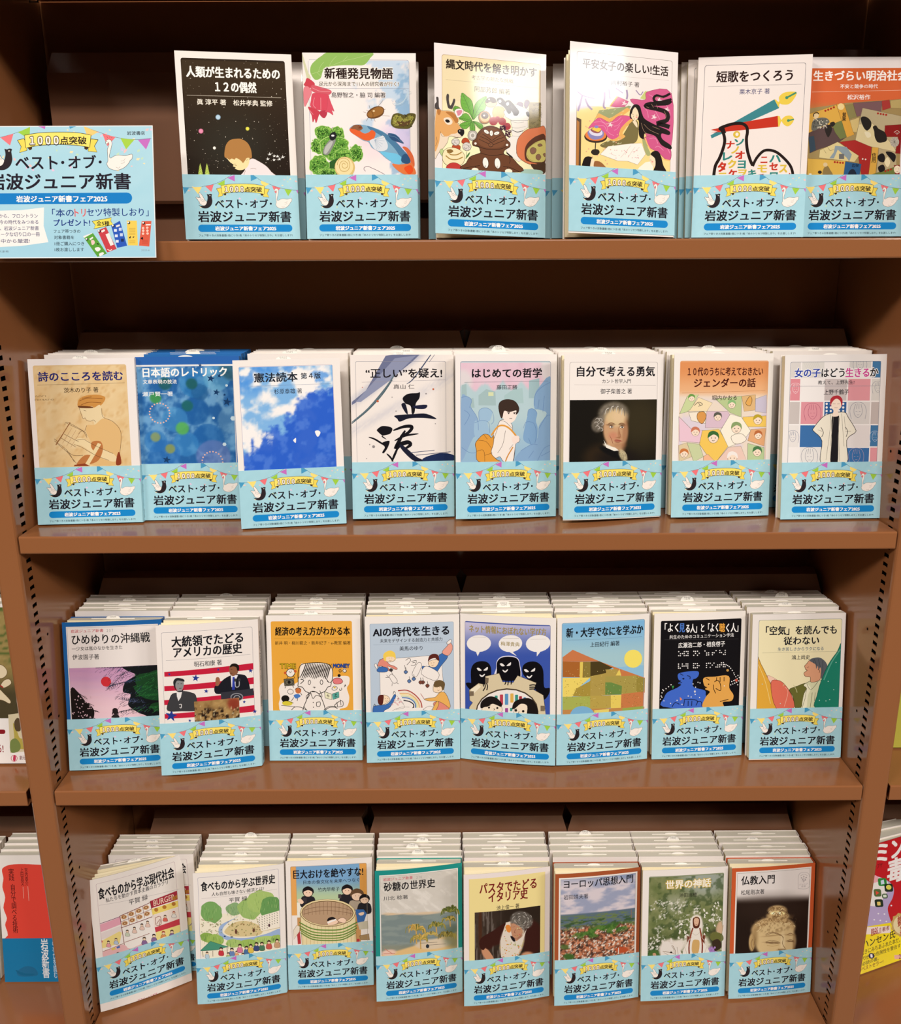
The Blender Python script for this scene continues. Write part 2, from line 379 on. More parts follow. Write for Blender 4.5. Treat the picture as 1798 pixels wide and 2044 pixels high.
# ------------------------------------------------------------------ the bookcase
XL, XR = -0.4355, 0.4557                       # inner faces of the bay
SZ = [1.7076, 1.4570, 1.1696, 0.8749, 0.5377, 0.205]   # shelf surfaces, top to bottom
BACK = 0.1955                                   # back panel
def build_case():
    bc = bpy.data.objects.new('bookcase', None); COL.objects.link(bc)
    bc['label'] = 'brown painted steel bookcase whose slotted uprights part it into three bays of shelves'
    bc['category'] = 'bookcase'
    # back panel, one sheet per bay
    for x0, x1 in ((-1.37, -.462), (XL+.0005, XR-.0005), (.4832, 1.385)):
        link('back_panel', mesh('back_panel', *box_data(x0, BACK, .05, x1, BACK+.012, 2.12)), [PAINT], bc)
    # hollow uprights with punched slots on both faces
    for x0, x1 in ((-1.397, -1.3715), (-.4611, XL), (XR, .4826), (1.3855, 1.412)):
        Z0, Z1, n = .02, 2.13, 0
        V, F = [], []
        def quad(a, b, c, d):
            k = len(V); V.extend([a, b, c, d]); F.append((k, k+1, k+2, k+3))
        r = .0035
        prof = [(x0, r)]+[(x0+r-r*math.cos(a), r-r*math.sin(a)) for a in (math.radians(q) for q in (30, 60, 90))]
        prof += [(x1-r+r*math.sin(a), r-r*math.cos(a)) for a in (math.radians(q) for q in (0, 30, 60, 90))]
        for (xa, ya), (xb, yb) in zip(prof, prof[1:]): quad((xa, ya, Z0), (xb, yb, Z0), (xb, yb, Z1), (xa, ya, Z1))
        ya, yb = .0130, .0218
        for x, s in ((x0, 1), (x1, -1)):
            quad((x, r, Z0), (x, ya, Z0), (x, ya, Z1), (x, r, Z1)); quad((x, yb, Z0), (x, BACK+.012, Z0), (x, BACK+.012, Z1), (x, yb, Z1))
            z = Z0; k = 0
            while z < Z1:
                zs = max(z, Z0); ze = min(z+.0054, Z1)
                quad((x, ya, zs), (x, yb, zs), (x, yb, ze), (x, ya, ze))
                xi = x+s*.0012       # rolled lip of the slot
                if ze+.0046 < Z1:
                    quad((x, ya, ze), (x, yb, ze), (xi, yb, ze), (xi, ya, ze)); quad((x, ya, ze+.0046), (x, yb, ze+.0046), (xi, yb, ze+.0046), (xi, ya, ze+.0046))
                z += .01
        quad((x0, BACK+.012, Z0), (x1, BACK+.012, Z0), (x1, BACK+.012, Z1), (x0, BACK+.012, Z1))
        quad((x0, .001, Z1), (x1, .001, Z1), (x1, BACK+.012, Z1), (x0, BACK+.012, Z1))
        up = link('upright', mesh('upright', V, F), [PAINT], bc)
        xm = (x0+x1)/2
        link('slot_shade_core', mesh('slot_shade_core', *box_data(xm-.006, .006, Z0, xm+.006, .05, Z1-.01)), [DARK], up)  # added dark core, its colour supplies the darkness seen through the slots
        for x, s in ((x0, -1), (x1, 1)):
            for z in np.arange(.25, 2.0, .0995):
                link('rivet_hole_shade', RIV, [DARK], up).matrix_local = Matrix.Translation((x+s*.0002, .0355, z))@Matrix.Rotation(math.pi/2, 4, 'Y')  # flat disc on the face, the hole's shade is put into its colour
    # plinth
    link('plinth', mesh('plinth', *box_data(-1.39, .012, 0, 1.405, .2, .05)), [PAINT], bc)
    # shelves
    t, h, r = .0012, .0185, .0016
    o = [(BACK-.002, 0), (r, 0)]+[(r-r*math.sin(a), -r+r*math.cos(a)) for a in (math.radians(q) for q in (30, 60, 90))]+[(0, -h+r), (r*.3, -h+r*.3), (r, -h), (.012, -h), (.012, -h+t), (t, -h+t), (t, -t), (BACK-.002, -t)]
    for b, (x0, x1) in enumerate(((-1.369, -.4645), (-.4332, .4538), (.4846, 1.383))):
        for k, z in enumerate(SZ):
            dx = 0 if b != 0 else 0
            m = mesh('shelf', *prism_x(o, x0, x1))
            s = link('shelf', m, [PAINT], bc); s.location.z = z
            if b == 1 and k < 5 or k in (2, 3):
                for xx in (x0+.004, x1-.004):      # clips that hook the board into the uprights
                    d = 1 if xx < (x0+x1)/2 else -1
                    P = [(0, 0), (0, -.011), (.008, -.011), (.008, 0)]
                    V, F = merge([box_data(min(a[0], b_[0])-.0006, 0, min(a[1], b_[1])-.0006, max(a[0], b_[0])+.0006, .0014, max(a[1], b_[1])+.0006) for a, b_ in zip(P, P[1:])])
                    V = [(xx+d*(.004+v[0]), .150+v[1], -t+v[2]) for v in V]
                    link('shelf_clip', mesh('shelf_clip', V, F), [STEEL], s)
    return bc
def disc(r, n=8):
    return mesh('disc', [(r*math.cos(a), r*math.sin(a), 0) for a in np.arange(n)*2*math.pi/n], [tuple(range(n))])
RIV = disc(.0016)
build_case()
fl = link('floor', mesh('floor', *box_data(-2.2, -3.0, -.02, 2.2, .35, 0)), [mat('floor_tiles', '6b5a4a', rough=.4, noise=.15, nscale=6)]); fl['kind'] = 'structure'

# bent steel backstops that hold the stacks forward
TAUPE = mat('backstop_paint', '75503a', rough=.3, spec=.5, noise=.06, nscale=900)
def backstop(x0, x1, z, label):
    y0, T = .1445, .0012
    P = [(y0+.003, .040), (y0, .043), (y0, .170), (y0+.004, .190), (y0+.026, .1905), (y0+.026, 0)]
    Q = [(y0+.026-T, .0), (y0+.026-T, .1905-T), (y0+.005, .190-T), (y0+T, .170), (y0+T, .044), (y0+.006, .040)]
    V, F = prism_x(P+Q, x0, x1)
    # mitred ends of the top fold
    V = [(x+(.006 if x == x0 else -.006)*(1 if zz > .18 and yy < y0+.01 else 0), yy, zz) for x, yy, zz in V]
    o = link('backstop_plate', mesh('backstop_plate', V, F), [TAUPE]); o.location.z = z
    o['label'] = label; o['category'] = 'backstop'; o['group'] = 'steel backstops behind the books'
    return o
backstop(-.414, .452, SZ[1], 'long brown folded backstop plate behind the books on the top shelf')
backstop(-.4165, .0195, SZ[2], 'brown backstop plate behind the left half of the second shelf from the top')
backstop(.0205, .452, SZ[2], 'brown backstop plate behind the right half of the second shelf from the top')
backstop(-.424, .0150, SZ[3], 'brown backstop plate behind the left half of the third shelf from the top')
backstop(.0160, .452, SZ[3], 'brown backstop plate behind the right half of the third shelf from the top')
backstop(-.394, -.110, SZ[4], 'brown backstop plate on the lowest shelf, left of the narrow gap')
backstop(-.105, .1535, SZ[4], 'brown backstop plate on the lowest shelf, middle one right of the gap')
backstop(.1545, .450, SZ[4], 'brown backstop plate on the lowest shelf, by the right upright')
backstop(-.80, -.475, SZ[4], 'brown backstop plate on the lowest shelf beyond the left upright').location.y = .006
backstop(.492, .80, SZ[4], 'brown backstop plate on the lowest shelf beyond the right upright').location.y = .018
# ------------------------------------------------------------------ books
W, H = .107, .1718
BLINES = np.arange(5, 104, 6.5)
LEAN = math.atan(.0262/.1718)
CREAM, JW = lin('f3e6c6'), lin('efe6dd')
def quads(Q, c):
    """list of 4-point quads -> triangle soup in metres with one colour"""
    Q = np.array(Q, float).reshape(-1, 4, 3); T = np.concatenate([Q[:, [0, 1, 2]], Q[:, [0, 2, 3]]])
    return T, np.broadcast_to(np.asarray(c, float), T.shape).copy()
def soup(name, parts, material=None):
    X = np.concatenate([p[0] for p in parts]).astype(np.float32); C = np.concatenate([p[1] for p in parts]); n = len(X)
    me = bpy.data.meshes.new(name)
    me.vertices.add(n*3); me.vertices.foreach_set('co', X.ravel())
    me.loops.add(n*3); me.loops.foreach_set('vertex_index', np.arange(n*3, dtype=np.int32))
    me.polygons.add(n); me.polygons.foreach_set('loop_start', np.arange(0, n*3, 3, dtype=np.int32)); me.polygons.foreach_set('loop_total', np.full(n, 3, np.int32))
    ca = me.color_attributes.new('Col', 'FLOAT_COLOR', 'POINT')
    ca.data.foreach_set('color', np.c_[C.reshape(-1, 3), np.ones(n*3)].astype(np.float32).ravel())
    me.update(); me.materials.append(material or PRINT)
    return me
def front_curve(open_, W=W, hinge='R', power=1.5):
    """y of the cover for u = 0 (left) .. W (right); open_ = how far its free edge stands forward"""
    BP = np.r_[-.001, 0, BLINES/1000*(W/.107), W, W+.001]
    def f(u): return np.interp(u, BP, g(BP))
    def g(u):
        s = (W-u)/W if hinge == 'R' else u/W
        return -open_*(1-(1-np.clip(s, 0, 1))**power)
    f.bp = BP
    return f
def sheet(fy, T, z0, z1, col, W=W, th=.0004, off=0., nseg=1, spine='R'):
    """jacket or band: front panel following fy, rounded spine, back panel"""
    u = np.r_[0, BLINES/1000*(W/.107), W-.0016] if nseg > 1 else np.array([0, W-.0016]); u[-2] = min(u[-2], W-.003); P = [(a, float(fy(W-a if spine == 'L' else a))-off) for a in u]
    P += [(W-.0004+off*.7, .0005-off*.7), (W+off, .0018), (W+off, T-.0012), (W-.0006+off*.7, T+off*.6), (W-.002, T+off)]
    P += [(.0, T+off)]
    if spine == 'L': P = [(W-a, b) for a, b in P]
    P = np.array(P); d = np.gradient(P, axis=0); d /= np.hypot(d[:, 0], d[:, 1])[:, None]
    N = np.c_[-d[:, 1], d[:, 0]]*(1 if spine == 'R' else -1)
    I = P+N*th; Q = []
    for i in range(len(P)-1):
        a, b, c, e = P[i], P[i+1], I[i+1], I[i]
        Q += [[(*a, z0), (*b, z0), (*b, z1), (*a, z1)], [(*e, z0), (*c, z0), (*c, z1), (*e, z1)], [(*a, z1), (*b, z1), (*c, z1), (*e, z1)], [(*a, z0), (*b, z0), (*c, z0), (*e, z0)]]
    for k in (0, -1): Q.append([(*P[k], z0), (*I[k], z0), (*I[k], z1), (*P[k], z1)])
    return quads(Q, col)
def put(XC, fy, top, off, lines=None, wmm=107.):
    X, C = XC
    if lines is not None: X, C = cut(X, C, lines)
    P = X.reshape(-1, 3); u = P[:, 0]/1000*(W/(wmm/1000)); y = fy(u)-off-P[:, 2]*LAYER
    return np.c_[u, y, top-P[:, 1]/1000].reshape(-1, 3, 3), C
def block_mesh(T, first='f3e6c6', Wb=W, Hb=H):
    """page block: rounded at two corners, pages visible on top and fore edge"""
    x0, x1, y0, y1, z0, z1 = .0008, Wb-.0012, .0006, T-.0006, .0008, Hb-.0009
    r = min(.0028, T*.3)
    pl = [(x0, y0), (x1-r*.6, y0), (x1-.0002, y0+r*.7), (x1, y1), (x0+r, y1), (x0+r*.3, y1-r*.3), (x0, y1-r)]
    n = len(pl); V = [(x, y, z0) for x, y in pl]+[(x, y, z1) for x, y in pl]
    F = [(i, (i+1) % n, (i+1) % n+n, i+n) for i in range(n)]+[tuple(range(n, 2*n)), tuple(range(n))[::-1]]
    me = mesh('page_block', V, F); me.materials.append(BLOCK); me.materials.append(PAGE)
    me.polygons[0].material_index = 1; me.polygons[n-1].material_index = 1; me.polygons[n-2].material_index = 0
    return me
PRICES = ['880円', '902円', '942円', '946円', '990円', '1034円', '1056円', '924円']
_slips = {}
def slip_mesh(kind, price, tilt=0):
    k = (kind, price)
    if k in _slips: return _slips[k]
    L, r = .049, .0078
    P = [(-L/2, -.03), (L/2, -.03), (L/2, .0005), (r, .0005)]
    hh = {0: .0012, 1: .0034, 2: .0060, 3: .0018}[kind]
    P += [(r*math.cos(a), .0005+hh*math.sin(a)) for a in np.linspace(.25, math.pi-.25, 9)]
    P += [(-r, .0005), (-L/2, .0005)]
    n = len(P); c0 = (0, 0)
    T = tessellate_polygon([[Vector((a, b, 0)) for a, b in P]])
    tri = np.array([[(P[i][0], y, P[i][1]) for i in t] for t in T for y in (0,)]); trib = tri+(0, .0003, 0)
    side = quads([[(P[i][0], 0, P[i][1]), (P[(i+1) % n][0], 0, P[(i+1) % n][1]), (P[(i+1) % n][0], .0003, P[(i+1) % n][1]), (P[i][0], .0003, P[i][1])] for i in range(n)], lin('f6f1e8'))
    col = lin('f6f1e8')
    parts = [(tri, np.broadcast_to(col, tri.shape)), (trib, np.broadcast_to(col, tri.shape)), side]
    if hh > .002:
        for txt, z, h_, w_ in (('定価本体', hh*.72+.0005, hh*.24, .0078), (price, hh*.34+.0005, hh*.26, .0066)):
            V, Tt, lo, hi = glyphs(txt, 1); U = (V-lo)/(hi-lo)-.5
            q = np.c_[U[:, 0]*w_, np.full(len(U), -.00003), z+U[:, 1]*h_][Tt]
            parts.append((q, np.broadcast_to(lin('3a3634'), q.shape)))
    me = soup('sales_slip', parts, None); _slips[k] = me
    return me
_blocks = {}
def blk(T):
    T = round(T, 4)
    if T not in _blocks: _blocks[T] = block_mesh(T)
    return _blocks[T]
BAND, BAND0 = band_art(), band_back()
def frame_at(x, y, z, yaw, T, lean=LEAN):
    return Matrix.Translation((x, y, z+T*math.sin(lean)*.9))@Matrix.Rotation(yaw, 4, 'Z')@Matrix.Rotation(-lean, 4, 'X')
def book(name, label, group, x, y, z, T, art=None, jc=JW, yaw=0., open_=0., hinge='R', bandz=0., spine_txt=None, slip=None, lean=LEAN, share=None, band=True, bandart=None, spc=None, leaf=True, power=1.5):
    """one banded paperback: page_block, jacket, paper_band, sales_slip (and a flyleaf when the cover gapes)"""
    root = bpy.data.objects.new(name, None); COL.objects.link(root)
    root.matrix_world = frame_at(x, y, z, yaw, T, lean); root.empty_display_size = .02
    root['label'] = label; root['category'] = 'book'
    if group: root['group'] = group
    fy = front_curve(open_, hinge=hinge, power=power); bent = abs(open_) > .0012; ns = 15 if bent else 1
    lines = BLINES if bent else None
    key = share if not bent else None
    if key and key in _shared: jm, bm = _shared[key]
    else:
        parts = [sheet(fy, T, 0, H, jc if spc is None else spc, nseg=ns, spine=hinge)]
        if art is not None: parts.append(put(art, fy, H, .00004, lines))
        if spine_txt and hinge == 'R':
            V, Tt, lo, hi = glyphs(spine_txt[0], 1, True); U = (V-lo)/(hi-lo)-.5; ln = spine_txt[2]
            q = np.c_[np.full(len(U), W+.00025), T/2+U[:, 0]*T*.42, H-.014-ln/2+U[:, 1]*ln][Tt]
            parts.append((q, np.broadcast_to(lin(spine_txt[1]), q.shape)))
        jm = soup('jacket', parts)
        bm = None
        if band:
            bh = .060
            parts = [sheet(fy, T, bandz, bandz+bh, lin('a7d5df'), off=.0004, th=.0002, nseg=ns, spine=hinge), put(bandart or (BAND if art is not None else BAND0), fy, bandz+bh, .00046, lines)]
            if spine_txt and hinge == 'R':
                V, Tt, lo, hi = glyphs('岩波ジュニア新書', 1, True); U = (V-lo)/(hi-lo)-.5
                q = np.c_[np.full(len(U), W+.0007), T/2+U[:, 0]*T*.3, bandz+.022+U[:, 1]*.036][Tt]
                parts.append((q, np.broadcast_to(lin('1c1822'), q.shape)))
            bm = soup('paper_band', parts)
        if key: _shared[key] = (jm, bm)
    link('jacket', jm, (), root)
    if bm: link('paper_band', bm, (), root)
    b = link('page_block', blk(T), (), root)
    if hinge == 'L': b.matrix_local = Matrix.Translation((0, 0, 0))
    if bent and leaf and abs(open_) > .004:
        for fr in ((.62,) if open_ < .012 else (.72, .4)):
            f2 = front_curve(open_*fr, hinge=hinge, power=power); u = np.linspace(.001, W-.003, 12)
            Q = [[(a, float(f2(a))+.0006, .001), (c, float(f2(c))+.0006, .001), (c, float(f2(c))+.0006, H-.0012), (a, float(f2(a))+.0006, H-.0012)] for a, c in zip(u, u[1:])]
            Q += [[(a[0], a[1]+.0004, a[2]) for a in q] for q in Q]
            link('flyleaf', soup('flyleaf', [quads(Q, lin('f8ecc8'))]), (), root)
    if slip:
        kind, price, sx = slip
        s = link('sales_slip', slip_mesh(kind, price), (), root); s.location = (sx, T*.5, H-.0007)
    return root
_shared = {}
# ------------------------------------------------------------------ front covers
COVERS = {}
def cov(key, x0, y0, s, TL, TR, BL, BR, base='efe6dd', vmax=118):
    A = Art([((x-x0)*s, (y-y0)*s) for x, y in (TL, TR, BL, BR)], 107, 172, (0, 0, 107, vmax))
    A.rm(base, 0, 0, 107, vmax); COVERS[key] = A
    return A
def frame(A, fill=None, line='8a8a96', u0=5.2, v0=6.2, u1=100.6, rad=2.2, lw=.3):
    A.rm(fill, u0, v0, u1, 130, rad, line, lw)
def mixc(a, b, t):
    a, b = (np.array([int(k[i:i+2], 16)/255 for i in (0, 2, 4)]) for k in (a, b)); t = np.asarray(t)[..., None]
    return a*(1-t)+b*t
def over(c, b, t):
    b = np.array([int(b[i:i+2], 16)/255 for i in (0, 2, 4)]); t = np.asarray(t)[..., None]; return c*(1-t)+b*t
def blob(x, y, cx, cy, rx, ry, rot=0, soft=.25):
    a = math.radians(rot); X, Y = (x-cx), (y-cy); U, V = (X*math.cos(a)+Y*math.sin(a))/rx, (-X*math.sin(a)+Y*math.cos(a))/ry
    return 1-sst(1-soft, 1+soft, np.hypot(U, V))
def rpts(n, x0, y0, x1, y1, seed):
    r = random.Random(seed); return [(r.uniform(x0, x1), r.uniform(y0, y1)) for _ in range(n)]

# stars and the bowed child
A = cov('hoshi', 350, 90, 6.915, (358.6, 98.6), (596, 106.8), (369, 476.6), (600.5, 477))
A.rm('2c1f10', 5.2, 6.2, 100.6, 130, 2)
A.grid(5.6, 8, 100.2, 116, 24, 30, lambda x, y: over(mixc('3a2b18', '22160c', sst(200, 1700, y)), '33352c', blob(x, y, 850, 1400, 500, 420, 0, .8)*.55))
r_ = random.Random(4); P = rpts(230, 180, 180, 1600, 1760, 4)
A.dots('a89880', P[:170], [r_.uniform(1.6, 3.6) for _ in P[:170]], 5); A.dots('e8ddc8', P[170:], [r_.uniform(2.5, 6.5) for _ in P[170:]], 6)
A.t('fdf8ee', '人類が生まれるための', 215, 350, 1532, 388, 165, bold=1.5); A.t('fdf8ee', '１２の偶然', 612, 562, 1195, 574, 160, bold=1.5)
A.l('c8bca8', 5, '214 678 1538 716', smooth=False)
A.t('f2ead8', '眞 淳平 著', 352, 768, 762, 780, 84, bold=.8); A.t('f2ead8', '松井孝典 監修', 862, 780, 1412, 800, 86, bold=.8)
for c, c2, x, y, q in (('8aa6b8', 'b9d4e4', 641, 984, 36), ('b8607a', 'e88fae', 394, 1176, 35), ('b8b84a', 'e8e04e', 1048, 1144, 27), ('b8b0a0', 'fbf6ea', 574, 1410, 22)): A.e(c, x, y, q); A.e(c2, x, y, q*.78)
A.ol('f0e2e0', '6a5a50', 4, '1100 1556 1180 1590 1290 1660 1360 1740 1420 1830 940 1830 985 1720 1040 1600')
A.b('f3dfa4', '740 1540 860 1540 960 1570 1050 1560 1052 1620 1020 1680 960 1712 905 1716 850 1694 862 1680 826 1664 832 1640 790 1610 756 1570')
A.b('b07c42', '712 1534 716 1450 742 1360 800 1300 880 1284 960 1288 1040 1340 1082 1420 1094 1500 1088 1552 1030 1556 1000 1580 968 1618 940 1588 900 1560 868 1550 850 1572 812 1556 780 1574 748 1552', 3)
A.b('f3dfa4', '1010 1560 1040 1546 1062 1556 1052 1590 1020 1610 1008 1590'); A.ls('7a5030', 4, '1022 1590 1030 1566 1050 1562', '836 1634 856 1632 870 1636', '850 1654 866 1656 880 1650', '1070 1700 1110 1690 1150 1704', '1000 1720 970 1790')
for x in (366, 460):
    for k in range(8): A.p('c9d86a' if k % 2 else '9fb84a', [(x, 1620+k*18), (x-14-k*4, 1668+k*18), (x+14+k*4, 1668+k*18)])
for x, y, q in ((1348, 1500, 34), (1410, 1524, 26), (1455, 1530, 26), (1530, 1540, 34), (1318, 1566, 28), (1405, 1578, 24), (1480, 1568, 30)):
    A.p('fbf8f0', [(x-q, y-4), (x-6, y-6), (x-4, y-q), (x+6, y-6), (x+q, y-10), (x+8, y+6), (x+q*.6, y+14), (x, y+8), (x-q*.7, y+16), (x-8, y+4)])

# new species
A = cov('fish', 595, 95, 7.051, (604.5, 103.1), (837, 103.7), (612.6, 478.5), (838.5, 477.9))
frame(A, None, '8a92aa')
def fn(x, y):
    n = fbm(x/260, y/260, 5); c = mixc('f1e6e0', 'f1e6e0', n)
    c = over(c, 'b9cfe2', sst(.42, .5, n+sst(700, 1500, x-y*.25)*.35-.22)*.85)
    c = over(c, '7ea9cc', sst(.55, .62, fbm(x/150, y/150, 8)+sst(1200, 1600, x)*.25-.1)*.7*sst(900, 1400, x))
    c = over(c, 'd6c4e4', blob(x, y, 1480, 1300, 300, 260, 0, .6)*.8); c = over(c, 'f2d3d8', blob(x, y, 1060, 1430, 180, 160, 0, .6)*.5+blob(x, y, 950, 1330, 120, 60, 0, .6)*.4)
    return over(c, 'f3e8e2', 1-sst(620, 900, x+(y-900)*.15))
A.grid(5.6, 6.8, 100.2, 116, 60, 68, fn)
A.b('8fb85c', '410 60 560 20 800 40 1085 60 1050 130 960 230 820 236 600 240 400 270 360 330 330 420 260 446 210 400 180 320 200 230 280 150 350 100')
A.ls('b5cf86', 5, '180 366 300 330 450 260 650 180 860 130 1080 66', '300 330 330 250 380 190', '450 260 500 170 560 110', '650 180 720 110', '280 340 330 390')
A.b('d0d0a8', '66 70 110 200 150 330 190 420 140 440 110 330 80 200')
for c, P in (('c8404e', '140 420 240 490 230 540 170 560 90 520 110 480'), ('d25a66', '200 520 300 540 480 600 440 660 300 640 200 600'), ('e08088', '90 560 150 540 200 620 160 720 100 830 84 700'),
             ('d44a5c', '215 640 330 640 440 660 444 760 430 860 380 890 330 880 240 860 180 820 190 740'), ('c8404e', '150 830 240 860 310 900 290 980 260 1060 240 1000 214 1050 200 960 170 890'),
             ('b8384a', '310 900 400 880 418 930 380 990 330 960'), ('d65062', '420 850 440 690 480 780 522 890 490 880 506 946 450 910 390 900')): A.ol(c, 'b84a56', 3, P)
A.ls('eaa0a4', 6, '210 560 330 610 470 610', '240 700 220 800 260 850', '330 700 330 870', '170 880 220 940')
def leafy(cx, cy, rx, ry, seed, n=26):
    q = random.Random(seed); P = []
    for k in range(n):
        a = k*2*math.pi/n; z = 1+q.uniform(-.1, .12); P.append((cx+rx*z*math.cos(a), cy+ry*z*math.sin(a)))
    A.b('a9cf70', P, 2); A.b('5f9838', [(cx+(x-cx)*.94, cy+(y-cy)*.94) for x, y in P], 2)
    A.dots('9ccc5c', [(cx+rx*.8*q.uniform(-1, 1), cy+ry*.8*q.uniform(-1, 1)) for _ in range(70)], 9); A.dots('3a6c22', [(cx+rx*.7*q.uniform(-1, 1), cy+ry*.7*q.uniform(-.6, 1)) for _ in range(60)], 10)
leafy(300, 1390, 120, 110, 1); leafy(370, 1200, 130, 110, 2); leafy(570, 1230, 100, 120, 3); leafy(520, 1420, 220, 170, 4); leafy(830, 1490, 100, 120, 5); leafy(640, 1530, 140, 110, 9)
A.b('2c5a24', '470 1600 640 1560 700 1700 600 1800 440 1790 430 1680'); leafy(300, 1660, 140, 140, 6); leafy(420, 1760, 130, 60, 7)
A.b('8a8c84', '470 1290 540 1300 500 1400 440 1500 380 1510 354 1470 390 1380'); A.b('b9bab2', '470 1320 500 1330 470 1400 410 1490 374 1490 392 1400'); A.b('1c1c20', '480 1200 530 1190 552 1240 540 1280 490 1310 452 1280 456 1230'); A.e('f0f0f0', 500, 1240, 22, 14)
A.ls('2a2a2a', 4, '500 1190 480 1150 500 1120', '530 1190 560 1150', '540 1290 552 1330')
A.e('d9bb74', 668, 1690, 146, 152); A.e('ecd9a0', 660, 1680, 128, 132); A.ls('b8934c', 7, '560 1660 580 1590 650 1560 720 1590 740 1670 700 1740 620 1740 590 1680 610 1620 660 1600 710 1640 700 1690 650 1700 628 1660 655 1630 676 1650')
A.b('7ea8c0', '745 1130 800 1090 870 1080 960 1090 1090 1126 1200 1170 1290 1230 1400 1330 1500 1430 1600 1540 1640 1640 1660 1800 1560 1790 1420 1690 1380 1640 1260 1560 1160 1470 1060 1410 1010 1330 940 1310 860 1260 780 1200 742 1160')
def fn(x, y):
    n = fbm(x/60, y/60, 3); c = mixc('3f6f94', '8fc0d6', n); return over(c, '5fb0d8', blob(x, y, 1400, 1560, 140, 100, 30, .6)*.8)
A.grid(1180, 1380, 1560, 1600, 12, 10, fn, False) if False else None
A.b('49799c', '1000 1100 1160 1160 1290 1230 1420 1340 1500 1430 1590 1540 1560 1620 1480 1560 1400 1440 1290 1320 1160 1220 1040 1160')
A.b('6fc0e0', '1180 1470 1300 1480 1420 1500 1490 1560 1470 1640 1400 1650 1290 1570')
A.b('e0602c', '742 1150 790 1110 850 1130 900 1180 960 1210 1020 1190 1060 1160 1110 1190 1110 1240 1080 1290 1010 1312 940 1300 870 1262 800 1220 756 1186')
A.b('8a5a3c', '760 1140 800 1094 860 1084 910 1100 930 1140 880 1170 820 1150'); A.e('5a2c1c', 890, 1116, 27); A.e('c06a3a', 890, 1116, 20); A.e('1c1010', 892, 1118, 12)
A.b('d8dce0', '1030 1310 1130 1270 1220 1240 1260 1300 1290 1380 1270 1440 1190 1460 1110 1440 1060 1380'); A.ls('8aa0b4', 3, *['1100 1300 %d %d' % (1130+k*22, 1440-k*k*5) for k in range(8)])
A.b('2c4c74', '1290 1210 1400 1220 1470 1290 1520 1350 1440 1330 1350 1300'); A.ls('6f9ab8', 4, '1290 1220 1380 1215 1460 1270', '1300 1240 1400 1260 1500 1340')
A.b('d8683c', '1500 1400 1570 1410 1640 1500 1670 1600 1665 1680 1610 1600 1560 1480'); A.b('e07840', '1350 1640 1450 1650 1540 1640 1620 1620 1660 1680 1690 1780 1600 1800 1500 1780 1400 1710'); A.b('e8501c', '1520 1700 1620 1660 1650 1740 1590 1790')
A.b('2c5278', '1500 1520 1560 1500 1610 1580 1600 1630 1540 1640 1480 1600')
A.ls('7a6450', 5, '1040 860 1026 808', '1010 890 986 876', '982 916 938 898', '1010 984 984 1032', '1056 990 1056 1024', '1090 984 1112 1040', '1156 820 1228 736', '1210 956 1320 962', '1236 868 1262 862')
A.b('6a4420', '990 930 1020 880 1100 830 1180 820 1236 850 1238 910 1200 960 1120 994 1030 994 996 966'); A.b('9a6830', '1000 930 1040 890 1120 840 1190 834 1224 860 1220 910 1180 944 1100 974 1040 980 1010 960'); A.ls('4a2c14', 5, '1050 890 1080 930 1076 986'); A.e('f0d8a8', 1092, 888, 16, 10)
A.b('5c5424', '1346 1000 1372 938 1440 918 1510 940 1544 950 1600 920 1690 930 1690 1000 1650 1080 1600 1136 1500 1140 1400 1130 1340 1080'); A.b('8f8a3c', '1370 1000 1400 950 1460 950 1520 1000 1580 960 1640 950 1660 1000 1600 1080 1400 1100 1360 1060'); A.b('5f4424', '1400 1060 1480 1030 1560 1040 1610 1020 1600 1080 1500 1110')
A.dots('4a4420', rpts(60, 1360, 940, 1670, 1110, 3), 8); A.dots('c2bc62', rpts(30, 1370, 950, 1660, 1080, 8), 6)
A.ls('c6d8dc', 9, '1380 780 1440 790 1510 760 1560 690 1590 620'); A.ls('7a98a8', 3, '1360 770 1400 810 1470 810 1540 770 1590 680', '1350 740 1380 760', '1400 740 1420 770', '1450 740 1460 770', '1510 640 1540 660', '1590 600 1636 620', '1510 590 1540 580 1570 600', '1600 650 1640 640')
A.ls('6a5a6a', 5, '966 1744 944 1720 950 1690 1000 1676 1060 1700 1140 1736 1240 1790')
A.t('2a1a14', '新種発見物語', 384, 352, 1374, 352, 164, bold=1.5, halo='f2ece0'); A.t('3a2c26', '足元から深海まで11人の研究者が行く!', 304, 502, 1452, 502, 66, bold=.4, halo='f2ebe0')
A.l('8a90a0', 3, '330 566 1600 568', smooth=False); A.t('2a2020', '島野智之・脇 司 編著', 486, 660, 1264, 660, 76, bold=.5, halo='f0e8e2')

# the clay figurine and the deer
A = cov('jomon', 860, 85, 7.4917, (869.1, 92.1), (1089, 107.5), (876.3, 476.8), (1089.6, 477), base='ece4de')
A.rm('ead9ae', 7, 9.5, 101.5, 130, 2.2); A.rm(None, 7, 9.5, 101.5, 130, 2.2, 'b08a5c', .3)
A.grid(7.3, 50, 101.2, 116, 4, 8, lambda x, y: mixc('ead9ae', 'f7f0c0', sst(700, 1300, y)))
A.t('2a1a10', '縄文時代を解き明かす', 246, 376, 1580, 440, 168, bold=1.2); A.t('4a3a2c', '考古学の新たな挑戦', 624, 560, 1236, 588, 72); A.l('a08a68', 3, '246 608 1600 684', smooth=False); A.t('2a2018', '阿部芳郎 編著', 672, 734, 1190, 756, 90, bold=.4)
A.r('8a7c50', 1466, 900, 1644, 1300); q = random.Random(3)
for k in range(60): x, y = q.uniform(1480, 1630), q.uniform(912, 1280); A.l('4a4024', 4, [(x, y), (x+20, y+q.uniform(-22, 22)), (x+44, y+q.uniform(-10, 10))], taper=True)
